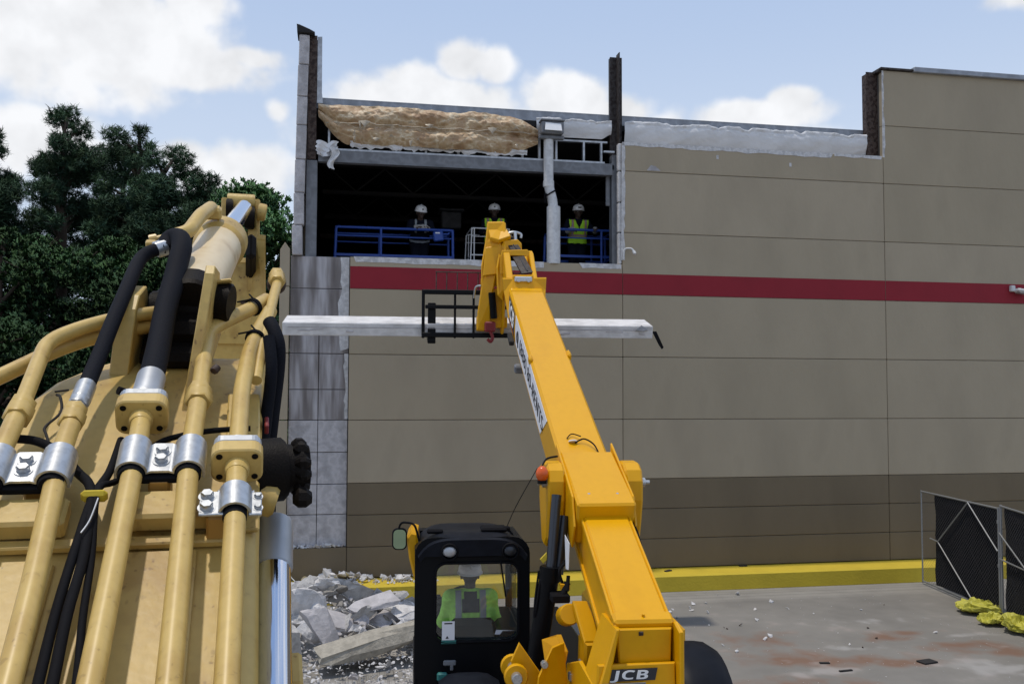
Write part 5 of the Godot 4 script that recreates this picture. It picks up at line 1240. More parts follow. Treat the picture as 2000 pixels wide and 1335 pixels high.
	b.slab([Vector3(0.024, 3.256, -0.29), Vector3(0.036, 3.17, -0.436), Vector3(0.075, 3.16, -0.434), Vector3(0.082, 2.99, -0.745), Vector3(0.03, 2.93, -1.0), Vector3(0.0, 2.93, -1.05), Vector3(-0.015, 3.263, -0.30)], Vector3(0.0, -0.03, -0.02), 0.006)
	b.slab([Vector3(-0.182, 3.14, -0.60), Vector3(0.075, 3.13, -0.58), Vector3(0.08, 2.93, -0.95), Vector3(-0.20, 2.93, -0.95)], Vector3(0, 0.03, 0.02), 0.006)
	b.slab([Vector3(-0.22, 2.935, -0.95), Vector3(0.085, 2.935, -0.95), Vector3(0.09, 2.7, -1.4), Vector3(-0.26, 2.7, -1.4)], Vector3(0, 0.05, 0.03), 0.01)
	var arm := obj("arm", b, M.cat, t)
	b = nb.call()
	for u in [-0.145, 0.016]: b.slab([Vector3(u, 3.30, -0.30), Vector3(u, 3.24, -0.38), Vector3(u, 2.95, -0.90), Vector3(u, 3.1, -0.95), Vector3(u, 3.38, -0.42)], Vector3(0.03, 0, 0), 0.005)
	b.cyl(Vector3(0.035, 3.23, -0.34), Vector3(0.075, 3.225, -0.345), 0.045, 16, 0.006); b.cyl(Vector3(-0.115, 3.25, -0.30), Vector3(0.02, 3.25, -0.30), 0.04, 16, 0.005); obj("arm_lug", b, M.cat, arm)
	b = nb.call(); b.cyl(Vector3(-0.12, 3.215, -0.33), Vector3(-0.085, 3.215, -0.33), 0.055, 14, 0.008); b.cyl(Vector3(-0.03, 3.19, -0.36), Vector3(0.02, 3.19, -0.36), 0.06, 14, 0.008); b.box(Vector3(0.005, 3.08, -0.53), Vector3(0.05, 0.26, 0.14), 0.02, Basis(Vector3.RIGHT, -0.9)); obj("greasy_pin", b, M.grease, arm)
	b = nb.call()
	for q in [[-0.03, 3.02, -0.78], [0.03, 3.0, -0.83], [-0.10, 2.99, -0.83], [0.05, 3.06, -0.68]]: b.cyl(Vector3(q[0], q[1] + 0.004, q[2] + 0.032), Vector3(q[0], q[1] - 0.004, q[2] + 0.018), 0.013, 10)
	obj("weld_spot", b, M.steel_brown, arm)
	# --- right flank: boom cylinder head with its greasy pin, chrome rod, dark hoses
	b = nb.call(); b.cyl(Vector3(0.03, 0.70, -0.11), Vector3(0.115, 0.71, -0.11), 0.085, 26, 0.012); b.cyl(Vector3(0.10, 0.71, -0.11), Vector3(0.135, 0.712, -0.11), 0.065, 24, 0.006)
	for i in 11:
		var a := TAU * i / 11.0
		b.box(Vector3(0.152 + 0.006 * sin(i * 5.3), 0.714 + (0.058 + 0.008 * sin(i * 3.7)) * cos(a), -0.11 + 0.060 * sin(a)), Vector3(0.042, 0.042 + 0.008 * cos(i * 2.1), 0.036), 0.013, Basis(Vector3.RIGHT, a + 0.3 * sin(i * 4.1)))
	b.cyl(Vector3(0.13, 0.713, -0.11), Vector3(0.175, 0.715, -0.11), 0.076, 18, 0.02); b.box(Vector3(0.155, 0.62, -0.14), Vector3(0.05, 0.05, 0.05), 0.015)
	obj("greasy_boss", b, M.grease, t)
	b = nb.call(); b.cyl(Vector3(0.045, 0.63, -0.14), Vector3(0.09, 0.62, -0.15), 0.045, 18, 0.01); obj("boss_collar", b, M.cat, t)
	b = nb.call(); b.cyl(Vector3(0.088, 0.72, -0.30), Vector3(0.084, 0.56, -0.335), 0.052, 22, 0.008); obj("rod_eye", b, M.galv, t)
	b = nb.call(); b.tube([Vector3(0.085, 0.62, -0.325), Vector3(0.07, -0.6, -0.46)], 0.046, 26); obj("boom_cylinder_rod", b, M.chrome, t)
	b = nb.call()
	b.tube(MB.spline([Vector3(0.070, 1.24, 0.06), Vector3(0.084, 1.20, 0.05), Vector3(0.097, 1.16, 0.02), Vector3(0.097, 1.126, -0.042), Vector3(0.085, 1.07, -0.154), Vector3(0.072, 1.0, -0.265), Vector3(0.06, 0.9, -0.3)], 6), 0.021, 14)
	b.tube(MB.spline([Vector3(0.068, 1.16, 0.05), Vector3(0.077, 1.086, -0.02), Vector3(0.067, 1.03, -0.13), Vector3(0.055, 0.96, -0.22)], 6), 0.018, 14); obj("flank_hose", b, M.hose, t)
	b = nb.call(); b.box(Vector3(0.145, 0.49, -0.70), Vector3(0.05, 0.12, 0.16), 0.01); obj("flank_block", b, M.cat, t)
	b = nb.call(); b.box(Vector3(0.065, 0.95, -0.13), Vector3(0.012, 0.05, 0.03), 0.003); obj("red_label", b, M.red_paint, t)
	# --- black cables gathered by a yellow tie, and small wire ties
	for q in [[[Vector3(-0.302, 0.767, -0.05), Vector3(-0.312, 0.632, -0.05), Vector3(-0.328, 0.492, -0.02), Vector3(-0.337, 0.331, -0.02), Vector3(-0.346, 0.147, -0.03), Vector3(-0.345, -0.053, -0.03), Vector3(-0.34, -0.5, -0.03)], 0.0105],
		[[Vector3(-0.551, 0.777, -0.05), Vector3(-0.501, 0.765, -0.05), Vector3(-0.446, 0.719, -0.05), Vector3(-0.385, 0.63, -0.05), Vector3(-0.335, 0.51, -0.02), Vector3(-0.318, 0.297, -0.02), Vector3(-0.322, 0.117, -0.02), Vector3(-0.320, -0.056, -0.03), Vector3(-0.31, -0.5, -0.03)], 0.0115],
		[[Vector3(0.02, 0.83, -0.06), Vector3(-0.072, 0.822, -0.06), Vector3(-0.161, 0.782, -0.05), Vector3(-0.22, 0.736, -0.05), Vector3(-0.289, 0.596, -0.05), Vector3(-0.320, 0.505, -0.015), Vector3(-0.304, 0.296, -0.03), Vector3(-0.294, 0.114, -0.03), Vector3(-0.281, -0.06, -0.04), Vector3(-0.26, -0.5, -0.04)], 0.008]]:
		b = nb.call(); b.tube(MB.spline(q[0], 6), q[1], 10); obj("cable", b, M.rubber, t)
	b = nb.call(); b.box(Vector3(-0.325, 0.488, -0.015), Vector3(0.058, 0.020, 0.032), 0.008); obj("cable_tie", b, M.kerb, t)
	b = nb.call()
	b.tube(MB.spline([Vector3(-0.312, 0.46, 0.0), Vector3(-0.318, 0.38, 0.002), Vector3(-0.33, 0.34, 0.0)], 4), 0.0022, 5); obj("loose_wire", b, M.galv, t)
	b = nb.call(); b.tube(MB.spline([Vector3(-0.50, 1.02, -0.07), Vector3(-0.485, 0.99, -0.06), Vector3(-0.475, 0.93, -0.07), Vector3(-0.50, 0.86, -0.07), Vector3(-0.49, 0.82, -0.07), Vector3(-0.45, 0.70, -0.07)], 6), 0.004, 6); b.tube([Vector3(-0.505, 1.02, -0.06), Vector3(-0.47, 1.03, -0.06)], 0.003, 5); obj("loose_wire", b, M.dark_steel, t)
	for q in [[Vector3(0.02, 1.455, 0), Vector3(0.55, 0.83, 0)], [Vector3(0.028, 1.235, 0), Vector3(0.18, 0.98, 0)]]:
		b = nb.call()
		var ax: Vector3 = q[1].cross(Vector3.BACK).normalized()
		for turn in 2:
			var lo := []
			for i in 17: lo.push_back(q[0] + q[1] * 0.008 * turn + ax * 0.027 * cos(TAU * i / 16.0) + Vector3(0, 0, 0.027 * sin(TAU * i / 16.0)))
			b.tube(lo, 0.004, 6)
		b.tube([q[0] + Vector3(-0.01, 0, 0.028), q[0] + Vector3(-0.05, -0.004, 0.02)], 0.003, 5); b.tube([q[0] + Vector3(0.0, 0.01, 0.028), q[0] + Vector3(-0.012, 0.035, 0.03)], 0.003, 5); obj("wire_tie", b, M.rubber, t)
	b = nb.call(); b.cyl(Vector3(-0.085, 1.02, 0.01), Vector3(-0.075, 1.04, 0.012), 0.012, 8, 0.002); b.cyl(Vector3(0.10, 1.70, -0.02), Vector3(0.10, 1.735, -0.05), 0.034, 14, 0.006); obj("pipe_plug", b, M.steel_brown, t)

func clamp_shell(b: MB, us: Array, v: float, w: float) -> void:   # a strap bent over the pipes
	var o := []
	var r := 0.0325
	if us.size() == 2:
		o.push_back(Vector2(us[0] - r, -0.01))
		for i in 11: o.push_back(Vector2(us[0] - r * cos(PI * i / 10.0), r * sin(PI * i / 10.0) * 1.02))
		o.push_back(Vector2(us[0] + r + 0.012, 0.004)); o.push_back(Vector2(us[1] - r - 0.012, 0.004))
		for i in 11: o.push_back(Vector2(us[1] - r * cos(PI * i / 10.0), r * sin(PI * i / 10.0) * 1.02))
		o.push_back(Vector2(us[1] + r, -0.012))
	else:
		o.push_back(Vector2(us[0] - r - 0.01, 0.004))
		for i in 13: o.push_back(Vector2(us[0] - r * cos(PI * i / 12.0), r * sin(PI * i / 12.0) * 1.02))
		o.push_back(Vector2(us[0] + r + 0.01, 0.0))
	var ns := []
	for i in o.size():
		var d: Vector2 = (o[mini(i + 1, o.size() - 1)] - o[maxi(i - 1, 0)]).normalized()
		var q := Vector2(-d.y, d.x)
		ns.push_back(q)
	for i in o.size() - 1:
		var a: Vector2 = o[i]; var c: Vector2 = o[i + 1]
		var na := Vector3(ns[i].x, 0, ns[i].y); var nc := Vector3(ns[i + 1].x, 0, ns[i + 1].y)
		var A := Vector3(a.x, v - w * 0.5, a.y); var B := Vector3(c.x, v - w * 0.5, c.y); var W := Vector3(0, w, 0)
		var A2 := A + na * 0.006; var B2 := B + nc * 0.006
		b.trin(A2, B2, B2 + W, na, nc, nc); b.trin(A2, B2 + W, A2 + W, na, nc, na)
		b.quad(A, B, B2, A2, -W); b.quad(A + W, B + W, B2 + W, A2 + W, W); b.quad(A, B, B + W, A + W, -na - nc)

func bolt(b: MB, at: Vector3, r: float, parent: Node) -> void:
	b.cyl(at - Vector3(0, 0, 0.004), at + Vector3(0, 0, 0.001), r * 1.35, 18)
	b.cyl(at, at + Vector3(0, 0, r * 0.95), r, 6, 0.0025)
	obj("bolt", b, M.zinc, parent)

# ---------------------------------------------------------------- trees beyond the store
func tuft_mesh(seed_: int, blades: int, len_: float, wid: float) -> ArrayMesh:
	var rng := RandomNumberGenerator.new(); rng.seed = seed_
	var b := MB.new()
	for i in blades:
		var d := Vector3(rng.randfn(), rng.randfn() * 0.7 + 0.35, rng.randfn()).normalized()
		var s := d.cross(Vector3(rng.randfn(), rng.randfn(), rng.randfn())).normalized() * wid
		var o := Vector3(rng.randf_range(-1, 1), rng.randf_range(-1, 1), rng.randf_range(-1, 1)) * len_ * 0.3
		var l := len_ * rng.randf_range(0.6, 1.1)
		var nn := (d * 0.45 + Vector3(0, 0.8, 0.25)).normalized()
		b.trin(o - s, o + s, o + d * l + s * 0.3, nn, nn, nn); b.trin(o - s, o + d * l + s * 0.3, o + d * l - s * 0.3, nn, nn, nn)
	return b.mesh()

func tree(called: String, label: String, category: String, at: Vector3, h: float, lobes: Array, tuft: ArrayMesh, m: Material, per: float, tint: Vector2, seed_: int, group: String) -> void:
	var rng := RandomNumberGenerator.new(); rng.seed = seed_
	var t := thing(called, label, category, at, 0.0, group)
	var b := MB.new()
	var lean := Vector3(rng.randf_range(-0.3, 0.3), 0, rng.randf_range(-0.3, 0.3))
	b.tube([Vector3(0, -0.2, 0), Vector3(0, h * 0.25, 0) + lean * 0.4, Vector3(0, h * 0.6, 0) + lean, Vector3(0, h * 0.95, 0) + lean * 1.2], [h * 0.022, h * 0.018, h * 0.012, 0.03], 9)
	obj("trunk", b, M.bark, t)
	b = MB.new()
	for q in lobes:
		var c: Vector3 = q[0]
		var y0 := clampf(c.y - 0.5 - 0.35 * Vector2(c.x, c.z).length(), h * 0.2, h * 0.93)
		b.tube([Vector3(0, y0, 0) + lean, (Vector3(0, y0, 0) + lean).lerp(c, 0.5) + Vector3(0, 0.15, 0), c], [0.09, 0.06, 0.025], 5, false)
		for k in 3: b.tube([c - Vector3(0, 0.05, 0), c + Vector3(rng.randf_range(-1, 1), rng.randf_range(-0.2, 0.7), rng.randf_range(-1, 1)) * float(q[1]) * 0.8], [0.03, 0.01], 4, false)
	obj("limb", b, M.bark, t)
	var xs: Array[Transform3D] = []; var cs: Array[Color] = []
	for q in lobes:
		var r: float = q[1]
		var n := int(per * r * r)
		var shade := rng.randf_range(tint.x, tint.y)
		for i in n:
			var d := Vector3(rng.randfn(), rng.randfn(), rng.randfn()).normalized()
			var p: Vector3 = q[0] + d * r * pow(rng.randf(), 0.4) * Vector3(1.0, 0.72, 1.0)
			var s := rng.randf_range(0.7, 1.35)
			xs.push_back(Transform3D(Basis.from_euler(Vector3(rng.randf_range(-0.6, 0.6), rng.randf() * TAU, rng.randf_range(-0.6, 0.6))).scaled(Vector3.ONE * s), p))
			var k := shade * rng.randf_range(0.75, 1.25)
			cs.push_back(Color(k * rng.randf_range(0.9, 1.1), k, k * rng.randf_range(0.85, 1.1)))
	var mm := MultiMesh.new()
	mm.transform_format = MultiMesh.TRANSFORM_3D; mm.use_colors = true; mm.mesh = tuft; mm.instance_count = xs.size()
	for i in xs.size():
		mm.set_instance_transform(i, xs[i]); mm.set_instance_color(i, cs[i])
	var o := MultiMeshInstance3D.new(); o.multimesh = mm; o.material_override = m
	place(o, "crown", t); o.set_meta("kind", "stuff")

func build_trees() -> void:
	var rng := RandomNumberGenerator.new(); rng.seed = 77
	var needle := tuft_mesh(3, 20, 0.20, 0.011)
	var leafy := tuft_mesh(4, 12, 0.13, 0.038)
	var pines := [[-10.6, -21.0, 14.9, 1.7, 5.5, "tallest pine, its ragged top standing clear left of the tree line"], [-13.0, -20.0, 13.6, 1.4, 4.0, "pine with thin see-through branches left of the tallest pine"], [-7.9, -19.6, 13.9, 2.0, 4.2, "broad dark pine directly right of the tallest pine"], [-6.3, -19.0, 12.9, 1.6, 4.0, "rounded pine right of the broad dark pine"], [-5.1, -18.6, 11.9, 1.2, 3.6, "slender pine with a knobbly top in the falling right flank of the tree line"], [-4.0, -18.2, 11.2, 1.2, 3.6, "shortest pine at the right end of the row of pines"], [-14.9, -19.0, 14.3, 1.6, 5.0, "pine cut by the left edge of the view"], [-9.1, -24.0, 14.3, 1.9, 5.0, "pine standing farther back behind the tallest pine"], [-11.9, -25.0, 13.8, 1.9, 5.0, "far pine showing between the two left pines"]]
	for i in pines.size():
		var q: Array = pines[i]
		var h: float = q[2]
		var lobes := []
		var n := 24
		for k in n:
			var f := pow(k / float(n - 1), 0.85)
			var y := lerpf(h * 0.32, h - 0.35, f)
			var reach: float = q[3] * (1.15 - 0.85 * pow(f, 1.6)) * rng.randf_range(0.45, 1.15)
			var a := k * 2.4 + rng.randf_range(-0.5, 0.5)
			lobes.push_back([Vector3(cos(a) * reach, y, sin(a) * reach), rng.randf_range(0.5, 0.95) * (1.0 if f < 0.8 else 0.72)])
		for k in 7:
			var a := rng.randf() * TAU
			lobes.push_back([Vector3(cos(a) * q[3] * 0.5, h * rng.randf_range(0.5, 0.85), sin(a) * q[3] * 0.5), rng.randf_range(0.7, 1.05)])
		tree("pine_tree", q[5], "pine tree", Vector3(q[0], 0, q[1]), h, lobes, needle, M.pine, 250.0, Vector2(0.6, 1.15), 100 + i, "pines beyond the store")
	var broad := [[-2.6, -14.2, 10.6, 1.7, "light green broadleaf tree close to the left corner of the store"], [-4.6, -15.0, 8.6, 2.3, "dark broadleaf tree below the short pines, left of the light green tree"], [-7.6, -15.5, 9.0, 2.6, "wide broadleaf tree filling the middle of the tree line under the pines"], [-10.8, -15.5, 9.2, 2.6, "dark broadleaf tree under the tallest pine"], [-13.6, -15.0, 9.0, 2.4, "broadleaf tree at the far left below the thin pine"], [-1.9, -19.0, 9.6, 1.4, "small broadleaf tree half hidden behind the store corner"], [-6.0, -11.5, 5.6, 2.6, "low bushy tree in front of the tree line behind the black hoses"], [-9.6, -11.0, 5.8, 2.8, "low bushy tree in front of the tree line at the left edge"], [-3.2, -11.8, 5.4, 1.9, "low bushy tree in front beside the store corner"]]
	for i in broad.size():
		var q: Array = broad[i]
		var h: float = q[2]
		var lobes := []
		for k in 34:
			var f := rng.randf()
			var y := lerpf(h * 0.12, h - 0.7, f)
			var rad: float = q[3] * sqrt(clampf(1.0 - pow((f - 0.42) / 0.62, 2.0), 0.05, 1.0)) * sqrt(rng.randf())
			var a := rng.randf() * TAU
			lobes.push_back([Vector3(cos(a) * rad, y, sin(a) * rad), rng.randf_range(0.65, 1.15)])
		lobes.push_back([Vector3(0, h - 0.6, 0), 0.6])
		tree("broadleaf_tree", q[4], "tree", Vector3(q[0], 0, q[1]), h, lobes, leafy, M.leaf, 230.0, Vector2(1.0, 1.6) if i == 0 else Vector2(0.4, 0.8), 300 + i, "broadleaf trees beyond the store")

# ---------------------------------------------------------------- temporary fence on the right
func fence_panel(called: String, label: String, a: Vector3, b_: Vector3, h: float, style: int, screen_from: float) -> void:
	var t := thing(called, label, "fence", a, 0.0, "temporary fence panels")
	var d := b_ - a; var L := d.length(); d = d / L
	var P := func(s: float, y: float) -> Vector3: return d * s + Vector3(0, y, 0)
	var b := MB.new()
	b.tube([P.call(0, 0.02), P.call(0, h)], 0.014 if style == 0 else 0.021, 10); obj("post", b, M.wire, t)
	b = MB.new(); b.tube([P.call(L, 0.02), P.call(L, h)], 0.021, 10); obj("post", b, M.wire, t)
	for y in [0.06, h - 0.02]:
		b = MB.new(); b.tube([P.call(0, y), P.call(L, y)], 0.017, 8); obj("rail", b, M.wire, t)
	var nrm := d.cross(Vector3.UP)
	for q in ([[0.14, h * 0.52, 0.25, h * 0.51], [0.25, h * 0.51, 0.66, h - 0.03], [0.25, h * 0.51, 0.70, 0.08], [0.66, h - 0.03, 1.0, h * 0.60]] if style == 0 else [[0.0, h * 0.52, 1.0, h * 0.52], [0.0, h * 0.75, 0.34, h * 0.52]]):
		b = MB.new(); b.tube([P.call(q[0] * L, q[1]) + nrm * 0.03, P.call(q[2] * L, q[3]) + nrm * 0.03], 0.013, 8); obj("brace", b, M.wire, t)
	# woven wire
	b = MB.new()
	var step := 0.075
	var n := int((L + h) / step)
	for s in [-1, 1]:
		for i in n:
			var k := i * step
			var p := Vector2(k, 0) if s < 0 else Vector2(k - h, 0)
			var x0 := maxf(0.0, k - h); var x1 := minf(L, k)
			if x1 - x0 < 0.03: continue
			var y0 := k - x0; var y1 := k - x1
			if s > 0: y0 = h - y0; y1 = h - y1
			b.tube([P.call(x0, clampf(y0, 0.04, h)) + nrm * 0.004 * s, P.call(x1, clampf(y1, 0.04, h)) + nrm * 0.004 * s], 0.0015, 3, false)
	var wm := obj("wire_mesh", b, M.thin_wire, t); wm.set_meta("kind", "stuff")
	# black windscreen tied behind the wire
	var f := FastNoiseLite.new(); f.seed = 4; f.frequency = 1.1
	var rows := []
	for i in 14:
		var v := i / 13.0
		var row := PackedVector3Array()
		for j in 30:
			var u := j / 29.0
			var edge := 0.02 * sin(v * 7.0) * (1.0 - u)
			row.push_back(P.call(lerpf(screen_from, L, u) + edge, lerpf(h - 0.015 , 0.07, v)) - nrm * (0.05 + 0.035 * f.get_noise_2d(u * 3.0, v * 2.0)))
		rows.push_back(row)
	b = MB.new(); b.sheet(rows); obj("windscreen_cloth", b, M.mesh_screen, t)
	b = MB.new(); b.box(P.call(L, 0.03), Vector3(0.9, 0.03, 0.05), 0.008, Basis(Vector3.UP, 0.2)); obj("foot", b, M.wire, t)
	b = MB.new(); b.cyl(P.call(L, h * 0.45), P.call(L, h * 0.45 + 0.06), 0.032, 10, 0.004); b.cyl(P.call(L, h * 0.85), P.call(L, h * 0.85 + 0.06), 0.032, 10, 0.004); obj("clip", b, M.wire, t)

func build_fence() -> void:
	fence_panel("fence_panel", "wire fence panel with black cloth and braces, the one nearer the wall", Vector3(11.22, 0, 0.87), Vector3(10.86, 0, 3.47), 1.81, 0, 0.42)
	fence_panel("fence_panel", "wire fence panel with black cloth cut by the right edge of the view", Vector3(10.855, 0, 3.53), Vector3(9.95, 0, 6.4), 1.86, 1, 0.03)
	var f := FastNoiseLite.new(); f.seed = 21; f.frequency = 3.4; f.fractal_octaves = 4
	for q in [[Vector3(10.66, 0.02, 3.22), Vector3(0.34, 0.19, 0.22), -0.6, "full yellow sandbag at the foot of the fence post"], [Vector3(10.42, 0.02, 3.86), Vector3(0.27, 0.13, 0.17), 0.3, "small crumpled yellow sandbag just in front of the full one"], [Vector3(10.50, 0.02, 4.38), Vector3(0.31, 0.22, 0.25), 0.9, "yellow sandbag at the right edge of the view"]]:
		var b := MB.new()
		var rows := []
		for i in 19:
			var la := PI * (i / 18.0 - 0.5)
			var row := PackedVector3Array()
			for j in 41:
				var lo := TAU * j / 40.0
				var cx := signf(cos(lo)) * pow(absf(cos(lo)), 0.6); var cz := signf(sin(lo)) * pow(absf(sin(lo)), 0.6)
				var p := Vector3(cos(la) * cx * q[1].x, (sin(la) * 0.5 + 0.5) * q[1].y * (1.0 - 0.45 * pow(absf(cx), 4.0)), cos(la) * cz * q[1].z)
				var n := f.get_noise_3dv(p * 2.2 + q[0])
				row.push_back(p * (1.0 + 0.40 * n) + Vector3(0, 0.09 * absf(f.get_noise_3dv(p * 5.0)), 0) + p.normalized() * 0.03 * absf(f.get_noise_3dv(p * 9.0)))
			rows.push_back(row)
		b.x = Transform3D(Basis(Vector3.UP, q[2]), Vector3.ZERO)
		for i in 18:
			for j in 40:
				var mid: Vector3 = (rows[i][j] + rows[i + 1][j + 1]) * 0.5 - Vector3(0, q[1].y * 0.4, 0)
				b.quad(rows[i][j], rows[i][j + 1], rows[i + 1][j + 1], rows[i + 1][j], mid)
		var o := obj("sandbag", b, M.yellow_bag); o.position = q[0]
		tag(o, q[3], "sandbag", "yellow sandbags by the fence")

# ---------------------------------------------------------------- rubble
func chunk_mesh(seed_: int, dims: Vector3, cuts: int, rough: float) -> ArrayMesh:
	var rng := RandomNumberGenerator.new(); rng.seed = seed_
	var planes := []
	for i in cuts:
		var d := Vector3(rng.randfn(), rng.randfn(), rng.randfn()).normalized()
		planes.push_back([d, rng.randf_range(0.45, 0.85)])
	var f := FastNoiseLite.new(); f.seed = seed_; f.frequency = 1.6; f.fractal_octaves = 3
	var fix := func(p: Vector3) -> Vector3:
		for q in planes:
			var e: float = p.dot(q[0]) - q[1]
			if e > 0: p -= q[0] * e
		return (p + Vector3(f.get_noise_3dv(p), f.get_noise_3dv(p + Vector3(9, 0, 0)), f.get_noise_3dv(p + Vector3(0, 9, 0))) * rough) * dims * 0.5
	var b := MB.new()
	var K := 4
	for ax in 3:
		for s in [-1.0, 1.0]:
			for i in K:
				for j in K:
					var q := []
					for e in [[0, 0], [1, 0], [1, 1], [0, 1]]:
						var p := Vector3.ZERO
						p[ax] = s; p[(ax + 1) % 3] = -1.0 + 2.0 * (i + e[0]) / K; p[(ax + 2) % 3] = -1.0 + 2.0 * (j + e[1]) / K
						q.push_back(fix.call(p))
					b.quad(q[0], q[1], q[2], q[3], (q[0] + q[2]) / (dims * dims))
	return b.mesh()

func heap(x: float, z: float) -> float:   # height of the debris over the ground
	var h := 0.12 * smoothstep(6.0, 4.6, z) * smoothstep(1.0, 2.2, z) + 0.52 * exp(-pow((x + 0.25) / 0.8, 2.0) - pow((z - 2.5) / 1.1, 2.0)) + 0.10 * exp(-pow((x - 0.7) / 0.8, 2.0) - pow((z - 2.2) / 0.7, 2.0))
	return h

func build_rubble() -> void:
	var rng := RandomNumberGenerator.new(); rng.seed = 2024
	var mats := [M.aac, M.aac, M.block_clean, mat(lin(0.46, 0.45, 0.44), 0.95, 0.0, noises["blot"], Vector3.ONE * 2.0, noises["rough_bump"], 0.4), mat(lin(0.30, 0.28, 0.25), 0.95, 0.0, noises["blot"], Vector3.ONE * 2.0, noises["rough_bump"], 0.4)]
	var shapes := []
	for i in 12: shapes.push_back(chunk_mesh(40 + i, Vector3(1.0, rng.randf_range(0.16, 0.30) if i % 2 else rng.randf_range(0.4, 0.8), rng.randf_range(0.5, 0.95)), 9, 0.17))
	# the big recognisable pieces
	var big := [
		[Vector3(0.55, 0.34, 4.35), Vector3(1.75, 0.44, 0.62), Vector3(0.10, 0.24, 0.13), 601, mat(lin(0.40, 0.37, 0.31), 0.95, 0.0, noises["blot"], Vector3.ONE * 1.4, noises["rough_bump"], 0.4), "long tan-faced slab lying slanted at the front of the rubble heap"],
		[Vector3(-0.42, 0.50, 3.2), Vector3(0.62, 0.80, 0.34), Vector3(0.2, 0.3, 0.12), 602, M.aac, "tall pale block standing on end at the left of the heap"],
		[Vector3(-0.10, 0.34, 4.1), Vector3(0.46, 0.95, 0.26), Vector3(-0.35, 0.5, 0.28), 603, M.block_clean, "jagged shard leaning upright left of the tan slab"],
		[Vector3(0.20, 0.62, 2.6), Vector3(0.95, 0.46, 0.30), Vector3(-0.2, -0.1, 0.05), 604, mats[3], "dark grey weathered slab tilted in the middle of the heap"],
		[Vector3(1.05, 0.42, 3.2), Vector3(0.95, 0.14, 0.55), Vector3(0.28, 0.12, -0.04), 605, M.aac, "flat white slab beside the black cab"],
		[Vector3(0.45, 0.55, 3.3), Vector3(0.9, 0.12, 0.34), Vector3(0.35, 0.4, 0.18), 606, M.block_clean, "thin broken slab propped in the middle of the heap"],
		[Vector3(0.25, 0.30, 2.2), Vector3(0.8, 0.14, 0.5), Vector3(0.3, -0.2, 0.3), 607, M.aac, "pale slab rising behind the dark grey slab"],
		[Vector3(-0.35, 0.22, 2.2), Vector3(0.6, 0.36, 0.5), Vector3(0.1, 0.7, 0.2), 608, M.block_clean, "squat grey block at the back left of the heap"],
		[Vector3(0.85, 0.36, 2.55), Vector3(0.7, 0.34, 0.46), Vector3(0.25, 0.9, -0.2), 610, M.aac, "thick pale block behind the white slab beside the black cab"],
		[Vector3(-0.55, 0.40, 2.6), Vector3(0.55, 0.5, 0.4), Vector3(-0.2, 0.5, 0.3), 611, M.aac, "pale block wedged at the far left of the heap behind the standing block"],
		[Vector3(0.10, 0.42, 3.6), Vector3(0.6, 0.2, 0.42), Vector3(0.5, 0.2, -0.35), 612, M.block_clean, "broken slab end lying between the shard and the tan slab"],
		[Vector3(-0.62, 0.22, 4.3), Vector3(0.42, 0.7, 0.34), Vector3(0.2, 0.2, 0.1), 609, mats[3], "grey block beside the chrome rod at the front left of the heap"]]
	for q in big:
		var o := put("concrete_slab", chunk_mesh(q[3], q[1], 9, 0.10), q[4], null, Transform3D(Basis.from_euler(q[2]), q[0]))
		tag(o, q[5], "slab", "large slabs in the rubble heap")
	# countable chunks
	for i in 290:
		var x: float; var z: float; var s: float
		if i < 190:
			x = rng.randf_range(-0.95, 1.45); z = rng.randf_range(1.15, 4.1); s = rng.randf_range(0.14, 0.24 + 0.24 * smoothstep(1.4, 2.4, z))
		else:
			x = rng.randf_range(-0.95, 1.5); z = rng.randf_range(0.75, 5.2); s = rng.randf_range(0.07, 0.18)
		var y := heap(x, z) + s * 0.22
		put_chunk("concrete_chunk", shapes[rng.randi() % 12], mats[rng.randi() % 5], Vector3(x, y, z), s, rng, chunk_label(x, z, s), "chunks in the rubble heap")
	for i in 48:
		var x := rng.randf_range(-0.55, 1.75); var z := rng.randf_range(0.06, 0.42); var s := rng.randf_range(0.06, 0.20) * (1.0 if x > 0.6 else 1.35)
		put_chunk("concrete_chunk", shapes[rng.randi() % 12], mats[rng.randi() % 3], Vector3(x, 0.30 + s * 0.25 + 0.10 * exp(-pow((x - 0.1) / 0.3, 2.0)), z), s, rng, ("big" if s > 0.15 else "small") + " pale chunk lying on the yellow kerb " + ("below the stripped corner" if x < 0.2 else ("left of the black cab" if x < 1.0 else "just beside the black cab")), "chunks on the kerb")
	for i in 34:
		var s := rng.randf_range(0.05, 0.13)
		put_chunk("concrete_chunk", shapes[rng.randi() % 12], mats[rng.randi() % 3], Vector3(rng.randf_range(-0.85, 0.14), 0.87 + s * 0.28, rng.randf_range(-0.085, -0.02)), s, rng, ("larger" if s > 0.09 else "small") + " pale chunk resting on the ledge of the stripped corner", "chunks on the ledge")
	# crumbs too many to count
	crumbs("rubble_crumbs", shapes[3], M.aac, 2200, Rect2(-1.0, 0.75, 2.6, 4.8), 0.02, 0.065, rng, true)
	crumbs("kerb_crumbs", shapes[5], M.aac, 260, Rect2(-0.7, 0.03, 2.5, 0.55), 0.02, 0.06, rng, false, 0.305)
